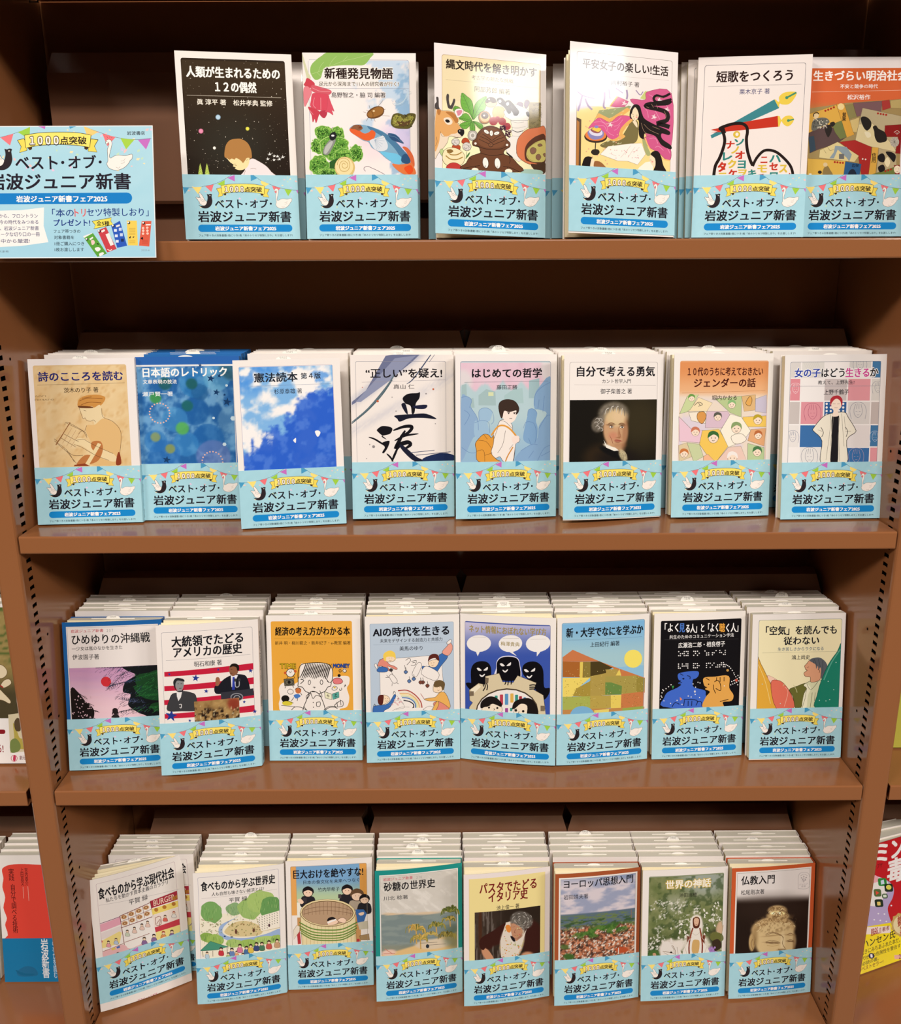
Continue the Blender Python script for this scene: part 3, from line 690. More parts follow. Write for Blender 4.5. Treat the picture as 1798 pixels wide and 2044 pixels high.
A.ol('6e5a70', '3a3040', 4, '1280 960 1310 910 1350 904 1380 930 1372 980 1320 1000'); A.ol('6e5a70', '3a3040', 4, '1400 960 1406 890 1440 868 1474 890 1466 940 1430 1000')
for P, v in (('650 1200 600 1110 510 1060 470 960 474 860 490 800 560 850 620 900 650 980 654 1080', '490 810 560 960 650 1190'), ('654 1200 660 1050 690 950 760 880 844 840 850 930 820 1040 720 1130', '840 850 740 1010 656 1190'), ('640 1220 560 1110 480 1140 440 1190 560 1230', '450 1190 560 1196 640 1216'),
             ('640 1224 520 1246 456 1290 480 1330 560 1340', '460 1300 560 1290 640 1226'), ('648 1224 610 1290 616 1360 640 1410 680 1370 680 1300', '640 1400 648 1230'), ('656 1222 700 1280 760 1336 796 1330 790 1270 730 1240', '790 1320 720 1270 656 1224'), ('380 1010 360 1060 400 1100 500 1120 480 1050 430 1012', '370 1030 470 1100')):
    A.ol('6fb040', '2c4c1c', 5, P); A.l('3a6a24', 5, v)
    V = pts(v)
    for k in range(1, 7):
        p0 = V[0]+(V[-1]-V[0])*k/7; d = (V[-1]-V[0]); d = d/np.hypot(*d); nn = np.array([-d[1], d[0]])
        for sg in (1, -1): A.l('4a8230', 3, [p0, p0+nn*sg*46-d*34], smooth=False)
A.ol('c8a464', '5a4424', 4, '936 1060 960 1000 1020 984 1090 1000 1114 1060 1100 1140 1050 1184 980 1176 940 1120')
A.ol('deb488', '3a2a1c', 5, '830 930 850 880 900 850 960 860 994 910 986 970 930 1000 870 996 840 970'); A.b('3c2c24', '832 926 860 870 920 846 980 880 994 920 940 940 900 920 860 944'); A.e('efe4d8', 884, 882, 12)
A.e('3a2a18', 820, 1160, 92, 102); A.e('b07a40', 820, 1160, 84, 94); A.e('e0b884', 826, 1156, 68, 74); A.e('4a3020', 824, 1132, 56, 52); A.e('efe4d8', 814, 1132, 14)
for x, y, q in ((950, 1210, 64), (1080, 1210, 58), (1150, 1280, 56), (1010, 1180, 44)): A.e('a8303a', x, y, q); A.ls('7a1c28', 4, [(x-q*.7, y), (x, y-q*.5), (x+q*.7, y)], [(x-q*.5, y+q*.4), (x, y), (x+q*.5, y+q*.4)])
A.dots('5a2844', rpts(40, 1050, 1270, 1130, 1340, 6)+rpts(44, 1130, 1340, 1210, 1440, 7), 11)
A.ol('ece6dc', '4a4440', 5, '1100 1060 1200 940 1300 950 1430 1000 1470 1040 1470 1160 1400 1230 1380 1200 1220 1190 1130 1140', False); A.ls('8a8480', 3, '1260 960 1380 1020 1330 1120', '1380 1020 1430 1000')
A.ol('ece6dc', '6a645c', 4, '1200 1190 1450 1180 1460 1280 1380 1340 1380 1420 1230 1430 1210 1330 1230 1310', False); A.l('2a2a2a', 9, '1226 1330 1300 1360 1388 1336'); A.ls('7a746c', 3, '1210 1290 1300 1300 1420 1270', '1200 1200 1300 1220 1400 1205')
A.ol('ece6dc', '8a847c', 3, '1140 1480 1230 1420 1400 1430 1300 1500 1290 1680 1360 1780 1330 1810 1170 1700 1140 1640', False); A.p('241c1c', '1146 1664 1240 1740 1236 1760 1146 1690')
for P in ('1000 890 1010 860 1060 850 1110 890 1180 990 1210 1060 1180 1090 1150 1070 1110 1000 1030 940', '1120 920 1150 886 1190 890 1260 960 1310 1020 1326 1060 1300 1110 1250 1110 1230 1070 1180 1010'): A.b('1e1c20', P)
A.e('c8ccd0', 1042, 906, 22, 26, 20); A.e('c8ccd0', 1156, 940, 22, 26, 20); A.ls('4a484c', 4, '1180 950 1230 1010', '1210 960 1250 1010', '1080 880 1140 960'); A.b('241c1c', '1424 1060 1450 1040 1474 1060 1474 1120 1440 1110')
A.ol('ead6bc', '5a3a2c', 4, '100 1800 90 1400 90 1240 100 1100 90 1040 130 1040 200 1080 300 1080 400 1120 450 1190 420 1230 480 1330 520 1360 520 1420 480 1470 400 1480 340 1460 300 1480 280 1560 220 1650 150 1730')
A.b('e0a664', '130 1060 200 1085 300 1086 390 1120 440 1200 420 1250 470 1330 440 1390 400 1420 340 1430 300 1460 240 1470 180 1420 160 1560 100 1700 96 1300 110 1140'); A.b('b8783c', '250 1100 340 1100 400 1150 440 1230 400 1260 360 1200 320 1160'); A.b('b8783c', '130 1060 180 1080 160 1150 130 1130'); A.b('eedfc8', '226 1200 300 1180 350 1230 340 1280 280 1290 236 1250')
A.b('1c1410', '246 1226 270 1212 300 1220 314 1250 280 1262 256 1250'); A.b('1c1818', '430 1370 470 1350 520 1362 524 1420 490 1456 462 1430 436 1410'); A.e('e8e4e0', 460, 1380, 8); A.ls('3a2c24', 4, '440 1470 420 1478 366 1470', '180 1400 196 1460 240 1470', '120 1480 130 1560 110 1620')
A.b('4a4340', '256 880 270 826 296 840 296 920 316 1000 344 960 362 900 384 900 386 940 360 1020 340 1050 290 1040 270 980'); A.b('4a4340', '110 880 140 884 146 940 150 1020 160 1060 100 1060 92 990 116 950')
A.ol('f3ece4', '5a4a40', 4, '376 1096 400 1054 460 1040 510 1060 500 1120 470 1160 420 1180 400 1140'); A.b('d8889a', '410 1080 470 1060 494 1080 470 1130 430 1150 420 1120')
A.ol('b9cc8a', '4a6a34', 4, '170 1700 200 1660 230 1700 240 1800 200 1760')
for x, y, rot in ((412, 1600, 0), (548, 1570, 0)): A.ol('b84a28', '4a2418', 4, [(x-52, y), (x+52, y), (x+50, y+70), (x+10, y+118), (x-30, y+110), (x-54, y+60)] if x < 500 else [(x-50, y-10), (x-50, y-60), (x-10, y-92), (x+40, y-70), (x+54, y-10)])
A.e('4a4440', 402, 1548, 62, 56); A.e('ded6cc', 402, 1548, 57, 51); A.e('4a4440', 566, 1610, 66, 66); A.e('ded6cc', 566, 1610, 61, 61); A.dots('6a645c', rpts(40, 356, 1510, 448, 1590, 5)+rpts(44, 520, 1565, 612, 1660, 6), 4)
A.ol('f0e2b4', '5a4424', 5, '212 1780 230 1690 300 1640 400 1640 500 1690 540 1780 500 1880 400 1916 300 1916 230 1860'); A.ls('a8823c', 16, '280 1700 330 1740 420 1740 490 1700', '260 1760 330 1810 430 1810 510 1770'); A.ls('efe0b0', 8, '290 1720 340 1760 420 1760 490 1720'); A.b('8a6a34', '270 1680 330 1660 370 1690 320 1720')
A.l('3a6a34', 6, '560 1690 560 1790'); A.b('4a7a3c', '550 1800 600 1740 612 1690 570 1740')
A.ol('b9b2a8', '4a4440', 5, '580 1440 600 1380 650 1364 700 1380 716 1430 700 1490 640 1516 596 1490'); A.e('e4ded4', 650, 1440, 44, 48); A.e('a8a298', 650, 1440, 26, 30)
A.ol('d87a50', '5a2c1c', 5, '1710 1290 1600 1280 1460 1310 1370 1380 1310 1470 1290 1600 1310 1720 1400 1800 1500 1840 1600 1830 1710 1800'); A.b('5a3424', '1710 1400 1600 1400 1510 1460 1440 1540 1410 1640 1420 1760 1480 1800 1710 1800'); A.b('c8bc6c', '1710 1480 1620 1480 1520 1540 1450 1620 1440 1720 1500 1790 1600 1800 1710 1760')
A.ls('8a7a3c', 4, '1470 1600 1500 1560 1540 1530 1600 1500', '1450 1700 1480 1760 1540 1790'); A.ol('8a6450', '3a2418', 4, '1490 1620 1530 1580 1580 1610 1560 1670 1510 1680'); A.ol('8a6450', '3a2418', 4, '1580 1700 1620 1680 1650 1720 1620 1770 1580 1750'); A.ol('8a6450', '3a2418', 4, '1600 1540 1640 1520 1670 1550 1620 1566'); A.ol('8a6450', '3a2418', 4, '1680 1680 1710 1660 1710 1720')
A.b('4a3424', '1500 1840 1600 1830 1710 1800 1710 1960 1600 1960')
A.b('a8c8b8', '1370 1920 1640 1920 1660 1980 1380 1980'); A.ol('c03a34', '5a1c18', 4, '280 1950 300 1890 370 1860 450 1880 500 1950')
A.ol('6a4028', '2a180c', 7, '520 1950 560 1860 620 1760 760 1700 760 1660 740 1610 660 1590 650 1530 700 1480 720 1410 800 1320 920 1284 1050 1330 1120 1420 1150 1480 1196 1530 1190 1590 1120 1640 1110 1700 1210 1740 1300 1830 1350 1960')
A.b('7a4c30', '760 1420 830 1350 930 1316 1030 1350 1090 1430 1130 1500 1080 1590 930 1620 780 1590 720 1500'); A.ls('2a180c', 7, '760 1450 860 1490 930 1530 1000 1490 1100 1450', '740 1490 850 1540 930 1570 1010 1540 1120 1490', '790 1410 870 1460 930 1500 990 1460 1070 1410', '670 1560 780 1620 930 1640 1080 1620 1180 1560', '760 1700 930 1730 1110 1700', '640 1800 600 1780', '1190 1740 1200 1800 1190 1840', '700 1900 680 1960', '1160 1900 1180 1960', '520 1940 700 1900 760 1890', '1340 1960 1200 1900 1100 1890')
A.e('2a180c', 916, 1570, 34); A.e('8a5a3c', 916, 1570, 26); A.e('6a4028', 916, 1570, 12); A.e('f3ece0', 692, 1560, 18); A.e('f3ece0', 1154, 1562, 18)
for x, y, a in ((850, 1376, 35), (922, 1394, 88), (1000, 1392, -20)): A.e('2a180c', x, y, 46, 28, a); A.e('f6f0e6', x, y, 41, 23, a); A.l('6a5a4c', 4, [(x-10, y+8), (x+12, y-6)])
for x in (842, 1016): A.e('2a180c', x, 1846, 46, 84, -6); A.e('f6f0e6', x, 1844, 40, 78, -6); A.ls('5a4a3c', 5, [(x, 1880), (x+6, 1916)], [(x-14, 1890), (x-8, 1920)])
A.e('f3ecd0', 690, 1956, 50, 30); A.e('f3ecd0', 1180, 1956, 54, 34)

# court ladies
A = cov('heian', 1130, 75, 7.3, (1139.6, 83.6), (1346.9, 101.8), (1140.8, 471.8), (1345.3, 475.7), base='eee4de')
A.rm(None, 6.6, 8, 101.3, 130, 2, '8a8078', .3); A.rm('f3d98e', 6.9, 55.5, 101, 130)
A.t('2a1610', '平安女子の楽しい!生活', 246, 376, 1450, 478, 165, bold=1.1); A.l('b8aaa0', 3, '250 530 1460 606', smooth=False); A.t('2a1c18', '川村裕子 著', 654, 652, 1046, 684, 80, bold=.3)
def fn(x, y):
    c = mixc('c8bcca', 'e4d6de', fbm(x/50, y/40, 4)); c = over(c, 'e0a0b8', sst(.5, .56, fbm(x/34, y/30, 9))*blob(x, y, 330, 790, 260, 110, 10, .4)); return over(c, 'f3d98e', sst(0, 1, ((y-1000)-(500-x)*.22)/40+.5))
A.grid(6.9, 55.5, 60, 86, 44, 26, fn)
A.ls('9a86a8', 26, '250 850 220 980 190 1090', '290 900 330 1000 390 1064', '560 800 560 900 550 1010 580 1040', '870 760 880 840 870 900'); A.ls('9a86a8', 14, '180 800 260 860 420 900', '620 760 640 900', '720 740 820 810', '1000 760 1060 830 1100 780')
A.p('c6cc7a', '1130 770 1180 780 1140 900 1060 880'); A.ol('d05a88', '8a3a3a', 4, '1160 780 1500 800 1500 1620 1300 1500 1150 1420 1080 1100 920 900 1130 900')
A.ol('d05a88', '8a6a34', 4, '750 860 900 930 850 1010 720 1020 650 1010', False); A.ls('f0b45c', 16, '740 860 690 930 640 1010')
A.p('9aa070', '400 1260 490 1070 860 1010 900 990 940 1000 900 1060 620 1190 480 1130'); A.p('e8b060', '480 1110 640 1190 880 1020 930 1050 640 1290 500 1180 430 1190')
A.ol('d85c8c', 'a84468', 4, '340 1340 420 1230 500 1180 640 1240 760 1150 880 1140 940 1180 860 1260 790 1350 770 1430 850 1450 740 1490 640 1480 560 1400 470 1340 400 1320')
A.ls('f0a0c0', 5, '420 1250 520 1240 600 1300 620 1390 700 1440', '460 1300 560 1300 600 1380', '640 1260 740 1220 800 1160', '700 1300 760 1280 820 1200', '700 1360 740 1340 780 1280', '500 1200 560 1250 620 1260', '1200 900 1300 950 1400 900', '1180 1000 1260 1040 1340 1180', '1420 960 1480 1060 1480 1200', '1180 820 1260 860', '1100 1000 1160 1060 1180 1160')
for x, y in ((650, 1280), (840, 960), (1260, 1150), (1440, 1040), (1430, 1650), (1330, 900)): A.ol('f3d8d8', 'c06a84', 3, [(x+50*math.cos(k*1.257)*(1 if j else .4), y+50*math.sin(k*1.257+(.63 if not j else 0))*(1 if j else .4)) for k in range(5) for j in (1, 0)], False)
A.ol('7a6e42', '4a4024', 4, '820 1440 900 1300 950 1200 1030 1230 1040 1400 1010 1520 900 1560 640 1620 510 1590 620 1520 760 1500'); A.b('e8b060', '770 1440 790 1340 880 1230 950 1180 960 1210 880 1300 820 1400 860 1450 740 1520 620 1500 700 1490')
q = random.Random(2)
for k in range(60):
    x, y = q.uniform(500, 1000), q.uniform(1040, 1600)
    if (y < 1130 and x < 860) or (y > 1500 and x < 820) or (x > 840 and 1250 < y < 1440 and x < 940): A.l('dcdcae', 6, [(x, y), (x+26, y-14)], smooth=False)
A.ol('d05a88', '8a3a3a', 4, '1130 1460 1200 1430 1300 1420 1400 1500 1500 1620 1500 1770 1420 1760 1340 1680 1230 1620 1160 1560'); A.ls('f0a0c0', 5, '1200 1470 1280 1460 1320 1540', '1280 1600 1330 1580 1400 1640', '1380 1560 1450 1600 1490 1680'); A.b('a8ac72', '1100 1480 1140 1500 1180 1600 1220 1700 1170 1720 1120 1600'); A.ls('f0c070', 16, '1140 1460 1180 1570 1240 1650 1330 1680 1390 1760 1500 1790')
A.ol('f7f0e4', 'b8a890', 4, '510 1720 620 1600 940 1550 1090 1540 1150 1700 1040 1860 900 1810 760 1810', False); A.ls('c89a90', 3, '800 1760 940 1580', '640 1700 740 1740', '860 1720 900 1640', '900 1760 960 1660 1000 1600', '980 1690 1060 1600'); A.dots('d88a90', rpts(20, 640, 1640, 1080, 1780, 4), 6); A.dots('e8a890', rpts(22, 260, 1160, 800, 1900, 14), 9)
A.p('f7f0dc', '1060 1900 1150 1820 1260 1800 1260 1940 1040 1940')
A.b('1c1210', '930 1180 920 1080 960 990 1010 968 1060 1000 1090 1100 1130 1180 1250 1250 1340 1290 1440 1330 1490 1370 1470 1410 1370 1390 1380 1470 1500 1560 1500 1620 1370 1560 1290 1440 1200 1400 1130 1400 1120 1480 1060 1440 1046 1340 1040 1200')
A.ls('1c1210', 62, '1480 1290 1380 1260 1310 1240 1440 1190 1440 1090 1340 1040 1200 1010 1140 990 1200 960 1330 950 1440 940 1490 900'); A.ls('1c1210', 34, '1500 880 1440 900 1300 930 1250 880 1290 830 1380 850 1480 800'); A.ls('b09070', 4, '1150 1000 1190 1020', '1220 960 1250 1010', '1290 970 1310 1020', '1400 1060 1430 1130 1410 1180', '1270 880 1300 850 1390 870', '1120 1260 1200 1340 1330 1400', '1080 1240 1120 1360 1190 1410', '1240 1290 1340 1330')
A.ol('f0dcb8', '3a2018', 4, '936 1120 940 1060 990 1010 1030 1060 1046 1130 1030 1180 990 1220 956 1190 934 1150'); A.b('1c1210', '934 1090 950 1010 1010 980 990 1010 962 1050 946 1110'); A.b('1c1210', '1000 985 1040 1030 1050 1100 1034 1070'); A.ls('3a2018', 5, '950 1112 970 1120', '1006 1130 1028 1128', '974 1140 970 1160', '976 1184 992 1184'); A.e('e89a90', 1016, 1160, 13); A.b('f0dcb8', '960 1220 1010 1220 1030 1290 1020 1310 980 1260')
A.e('3a2a20', 445, 1460, 162, 92); A.e('e88040', 445, 1440, 150, 84); A.b('8a86b8', '330 1400 380 1350 500 1350 560 1400 540 1470 470 1500 400 1500 350 1460'); A.b('ded8e8', '350 1380 400 1350 500 1350 540 1400 520 1440 450 1450 380 1430'); A.b('9a5a5c', '370 1360 420 1320 490 1320 520 1370 480 1410 410 1400'); A.b('f0cc50', '390 1350 430 1320 490 1330 520 1350 480 1390 420 1370'); A.e('8a86c8', 452, 1316, 30, 20)
A.l('3a3028', 12, '445 1550 440 1660'); A.b('2c241c', '382 1690 410 1650 480 1650 502 1690 470 1730 410 1726')
A.p('5a4430', '170 1180 240 1210 240 1920 170 1920'); A.p('b8783c', '176 1220 214 1250 210 1910 176 1910')
A.b('1c1210', '260 1940 280 1800 330 1755 400 1770 420 1830 400 1960'); A.b('f0dcb8', '390 1790 424 1800 440 1880 420 1940 370 1940'); A.b('9a6438', '430 1830 500 1826 560 1870 600 1940 440 1940')
A.b('f0dcb8', '1210 1740 1250 1690 1290 1740 1290 1880 1250 1870 1210 1800'); A.b('1c1210', '1220 1700 1270 1650 1330 1660 1370 1740 1400 1860 1440 1960 1270 1960 1290 1860 1280 1760'); A.ls('3a2018', 5, '1216 1782 1232 1788'); A.e('e89a90', 1246, 1810, 12)
# goose of letters
A = cov('tanka', 1340, 95, 6.4214, (1387.3, 111.9), (1615.5, 104.9), (1380.3, 473.7), (1607.8, 473.7), base='ebe0d8')
A.rm(None, 6.2, 7.5, 101.2, 130, 2.2, '5a5a66', .35)
A.t('2a1410', '短歌をつくろう', 536, 352, 1522, 332, 146, bold=1.3); A.l('6a6a70', 3, '434 478 1634 446', smooth=False); A.t('33346a', '栗木京子 著', 838, 544, 1228, 532, 70, bold=.2)
A.p('3a8288', '480 1100 1290 640 1356 752 494 1140'); A.p('e6c84a', '1290 640 1312 644 1340 672 1356 664 1378 680 1356 706 1356 748 1340 730'); A.b('e6c84a', '1356 664 1350 610 1400 560 1480 542 1576 552 1540 640 1480 700 1400 706 1364 690'); A.l('3f8a6a', 22, '1450 618 1572 552', taper=False); A.e('3f8a6a', 1450, 618, 20)
A.p('c0301c', '480 1030 880 935 1340 852 1356 990 660 1056 480 1064 570 1050'); A.p('e6c84a', '1340 850 1366 856 1384 900 1400 910 1384 930 1366 990 1350 990'); A.b('e6c84a', '1392 904 1440 856 1510 850 1552 896 1520 960 1470 986 1420 960'); A.l('3f8a6a', 18, '1480 912 1552 896'); A.e('3f8a6a', 1480, 912, 18)
A.l('1e100c', 40, '530 1660 550 1500 600 1400 640 1290 664 1180 650 1090 620 1030 600 1010 700 970 790 950 880 950 940 990 954 1060 944 1150 960 1290 1000 1420 1034 1490'); A.l('1e100c', 36, '1034 1500 1080 1400 1160 1310 1240 1292 1340 1320 1440 1400 1520 1490 1556 1580 1560 1660')
A.p('1e100c', '580 1000 650 990 680 1070 650 1080')
for c, ch, x, y, w_, h_ in (('c0301c', 'ナ', 738, 1224, 112, 100), ('2c8078', 'ソ', 852, 1190, 126, 84), ('d8b840', 'ノ', 802, 1290, 100, 92), ('c0301c', 'オ', 866, 1354, 124, 104), ('2c8078', 'レ', 706, 1372, 122, 104), ('c0301c', 'タ', 636, 1508, 110, 130), ('d8b840', 'ク', 766, 1470, 110, 110), ('2c8078', 'ヨ', 892, 1478, 106, 104), ('c0301c', 'ケ', 778, 1590, 110, 100), ('d8b840', 'ヲ', 904, 1590, 110, 96), ('2c8078', 'キ', 1030, 1590, 106, 96),
                        ('c0301c', 'ニ', 1180, 1418, 90, 84), ('2c8078', 'ハ', 1324, 1404, 150, 92), ('d8b840', 'モ', 1160, 1534, 126, 98), ('c0301c', 'セ', 1306, 1504, 112, 100), ('d8b840', 'ス', 1434, 1534, 108, 104), ('2c8078', 'ロ', 1312, 1630, 104, 100), ('d8b840', 'ニ', 646, 1624, 120, 80), ('c0301c', 'メ', 1494, 1630, 80, 80), ('c0301c', 'チ', 1150, 1640, 90, 80)):
    A.t(c, ch, x-w_/2, y, x+w_/2, y, h_, bold=2.6)
A.e('d8b840', 816, 1090, 46, 44); A.e('f0e6dc', 820, 1088, 20, 22)

# meiji cards
A = cov('meiji', 1600, 95, 7.8636, (1600.1, 112.0), (1817.7, 111.2), (1587.0, 475.0), (1800.0, 473.9), base='ece4e0')
A.clip = (5.2, 0, 101, 118); A.grid(5.2, 10.5, 101, 117, 12, 24, lambda x, y: over(mixc('d0602c', 'd8683a', sst(200, 700, y)), 'b08a4c', sst(850, 1000, y)))
A.t('fbf2ea', '生きづらい明治社会', 180, 450, 1660, 408, 170, bold=1.5); A.t('fbf2ea', '不安と競争の時代', 600, 604, 1190, 592, 68, bold=.6); A.l('f6d8c0', 4, '160 688 1700 656', smooth=False); A.t('fbf2ea', '松沢裕作', 712, 770, 1072, 766, 84, bold=.8)
A.p('a08a58', '110 950 700 860 1557 800 1700 790 1700 2100 90 2100')
for c, P in (('7a5a5c', '800 860 1260 830 1240 1000 860 1080'), ('a83a34', '1250 830 1370 810 1390 940 1260 980'), ('b8a468', '1380 820 1557 800 1700 800 1700 960 1390 940'), ('8a8250', '660 900 800 880 860 1080 740 1120'), ('d8a848', '100 1040 540 890 600 1080 640 1200 100 1340'), ('d8a040', '540 880 660 870 820 1360 700 1410'),
             ('5a4644', '100 1340 400 1200 700 1400 560 1500 280 1590 120 1660'), ('384a58', '100 1400 190 1380 220 1600 130 1650'), ('707844', '470 1200 620 1140 700 1400 600 1440 520 1330'), ('d0b878', '750 1140 900 1090 880 1330 800 1320'), ('b8aa84', '950 940 1700 1100 1700 1640 820 1490'), ('dacb9a', '830 1490 890 1200 1100 1180 1400 1500 1480 1640 1100 1560'), ('a82c28', '580 1480 830 1450 1090 1560 1060 2010 930 2010 880 1700'),
             ('d9c88e', '280 1610 560 1480 890 1700 820 1800 270 1730'), ('d8ae4c', '90 1740 680 1780 650 2010 90 2010'), ('2c5a86', '680 1790 930 1830 900 2010 650 2010'), ('d8a848', '1100 1560 1200 1570 1150 2010 1040 2010'), ('b8a880', '1200 1580 1480 1640 1480 1900 1160 2000'), ('8c1c1c', '1300 1220 1560 1200 1557 1400 1290 1400'), ('8c1c1c', '1530 1240 1700 1220 1700 1680 1460 1660'), ('6e7a3c', '1050 2010 1200 1960 1440 1880 1460 2010'), ('8c2420', '1440 1850 1700 1840 1700 2010 1460 2010')):
    A.p(c, P); A.l('5a4428', 3, P, smooth=False, closed=True)
A.b('26221e', '920 1100 1000 1080 1080 1150 1080 1240 1020 1300 960 1240'); A.b('26221e', '1110 1240 1160 1220 1200 1270 1300 1330 1330 1450 1250 1490 1180 1480 1140 1400 1130 1310'); A.b('e6dcb8', '980 1320 1060 1330 1080 1390 1020 1410'); A.b('2a2420', '360 1270 440 1200 470 1290 420 1400 390 1380'); A.b('2a2420', '440 1180 500 1160 520 1200 470 1240')
A.b('e8cfa0', '180 1040 260 1030 260 1080 220 1120 184 1090'); A.l('26201c', 14, '180 1080 190 1030 240 1014 264 1040'); A.b('6a6a60', '150 1280 170 1150 260 1100 380 1100 430 1170 300 1240 200 1300'); A.dots('d8d0b8', rpts(30, 170, 1120, 400, 1260, 2), 9); A.dots('33302c', rpts(30, 170, 1120, 400, 1260, 12), 7)
A.dots('a82c20', [(368, 984), (412, 968), (456, 950), (500, 930), (1190, 1028), (1234, 1036), (1274, 1042), (1318, 1050), (514, 1800), (556, 1804), (598, 1810), (640, 1812), (1306, 1944), (1350, 1930), (1392, 1916)], 17, 8)
A.e('e8d090', 610, 920, 52); A.e('f0e0c0', 1490, 1916, 52, 62); A.ls('3a2c20', 4, '1460 1910 1476 1906', '1504 1906 1520 1910', '1480 1950 1500 1950')
for t_, x, y0, y1, w_ in (('貧乗', 660, 1010, 1150, 60), ('信用', 1126, 1650, 1810, 66)): A.t('2a2018', t_, x, y0, x, y1, w_, bold=.8, vert=True)
A.t('101828', '岩栄', 780, 1850, 890, 1856, 56, bold=.6); A.b('202838', '720 2010 760 1920 820 1920 850 2010'); A.ls('6a5a3c', 5, '340 1840 360 1900 330 1990', '460 1990 400 1900 370 1850'); A.b('8a7444', '340 1900 400 1860 440 1920 480 2010 330 2010'); A.e('d8c090', 366, 1840, 34); A.e('2a2420', 280, 1960, 32, 26); A.e('f0ecd8', 130, 1990, 24, 12)
A.ls('f3e8d8', 6, '1440 1330 1490 1300 1530 1330', '1460 1340 1520 1340', '1480 1360 1500 1350'); A.e('b8b0a0', 1450, 1480, 70, 80); A.ls('4a443c', 3, *['1450 1480 %d %d' % (1450+66*math.cos(k*.6), 1480+76*math.sin(k*.6)) for k in range(10)])
A.ls('6a5834', 4, '340 1600 380 1660', '400 1560 440 1620', '440 1620 500 1600'); A.p('8a9aa0', '430 1740 500 1640 520 1540 700 1560 780 1680 740 1790 700 1730 560 1600 500 1740'); A.r('6a6a68', 580, 1670, 660, 1750); A.b('1e1c1c', '1190 1700 1260 1660 1300 1720 1280 1800 1200 1780'); A.b('1e1c1c', '1310 1640 1400 1640 1470 1700 1440 1800 1380 1740'); A.b('e8dcb0', '1290 1800 1340 1720 1380 1800 1340 1880'); A.b('1e1c1c', '1190 1880 1270 1840 1300 1920 1220 1960'); A.dots('e8e0d0', [(950, 1750), (996, 1756)], 14)

# lyre player
A = cov('lyre', 0, 640, 3.596, (59.8, 709.5), (277, 709), (75, 1049.3), (289.5, 1046.3), base='ece4de')
A.rm('d9bb8a', 5, 6.4, 98.5, 130, 2)
A.grid(5.3, 7.5, 98.2, 117, 34, 38, lambda x, y: over(mixc('d9b47c', 'e6cfa2', fbm(x/60, y/60, 6)), 'c89a5c', sst(.56, .75, fbm(x/22, y/22, 9))*.5))
A.t('27286c', '詩のこころを読む', 290, 382, 912, 374, 72, bold=1.4); A.l('7a6a50', 2.5, '284 440 924 430', smooth=False); A.t('2a1c14', '茨木のり子 著', 478, 480, 730, 478, 38, bold=.4)
A.t('6a5434', 'ΛΟΓΙ', 264, 522, 345, 520, 10); A.t('6a5434', 'ΠΙΜΑΓΟ', 264, 550, 405, 546, 11)
A.b('c88c44', '576 580 590 545 640 520 720 515 775 530 775 560 740 600 700 612 680 600 640 608 610 615 580 600'); A.ls('8a5424', 4, '590 560 650 540 760 545', '600 590 660 570 750 575', '610 540 680 530'); A.b('6a3c1c', '580 596 640 598 690 606 670 624 620 622 590 612')
A.b('e3cda0', '586 610 600 612 690 612 740 590 752 650 770 680 740 720 700 740 690 712 660 706 630 690 612 686 614 668 600 640'); A.b('dcb478', '640 740 700 735 760 690 830 715 880 760 895 830 880 960 890 1030 660 1030 700 960 800 980 700 900 640 800'); A.ls('5a3c24', 2.5, '588 612 606 670 616 690 630 684 640 702 668 710 690 700 706 716', '752 616 762 680 830 712 886 780 888 880 870 1000', '620 628 640 634', '640 740 626 780')
A.b('e6cfa0', '545 850 590 830 640 850 680 880 760 920 830 950 860 990 830 1010 740 980 660 930 600 890 560 880'); A.b('b87440', '680 860 740 860 756 920 720 1000 640 1030 560 1030 620 960 700 960 670 900'); A.p('e4cf9e', '720 870 744 880 650 1034 620 1030'); A.b('8c3c20', '860 960 876 940 890 1010 880 1034 850 1030'); A.p('8c3c20', '545 1030 620 1020 660 1040 540 1040')
A.ls('5a3c24', 2.5, '480 735 500 715 620 785 640 820', '520 715 410 880', '490 720 630 790', '400 850 490 920 545 1010', '420 870 500 940', '450 830 560 900', '470 800 580 860', '400 835 425 855', '560 850 610 840 650 862 720 900 830 950', '545 880 600 900 700 960 800 1000', '490 930 560 1020', '490 925 540 960 610 960', '580 800 610 780 640 830'); A.ls('a07048', 1.5, '500 740 440 850', '530 760 460 870', '560 775 490 890', '590 790 520 900'); A.l('8c5428', 5, '520 715 412 882', smooth=False)

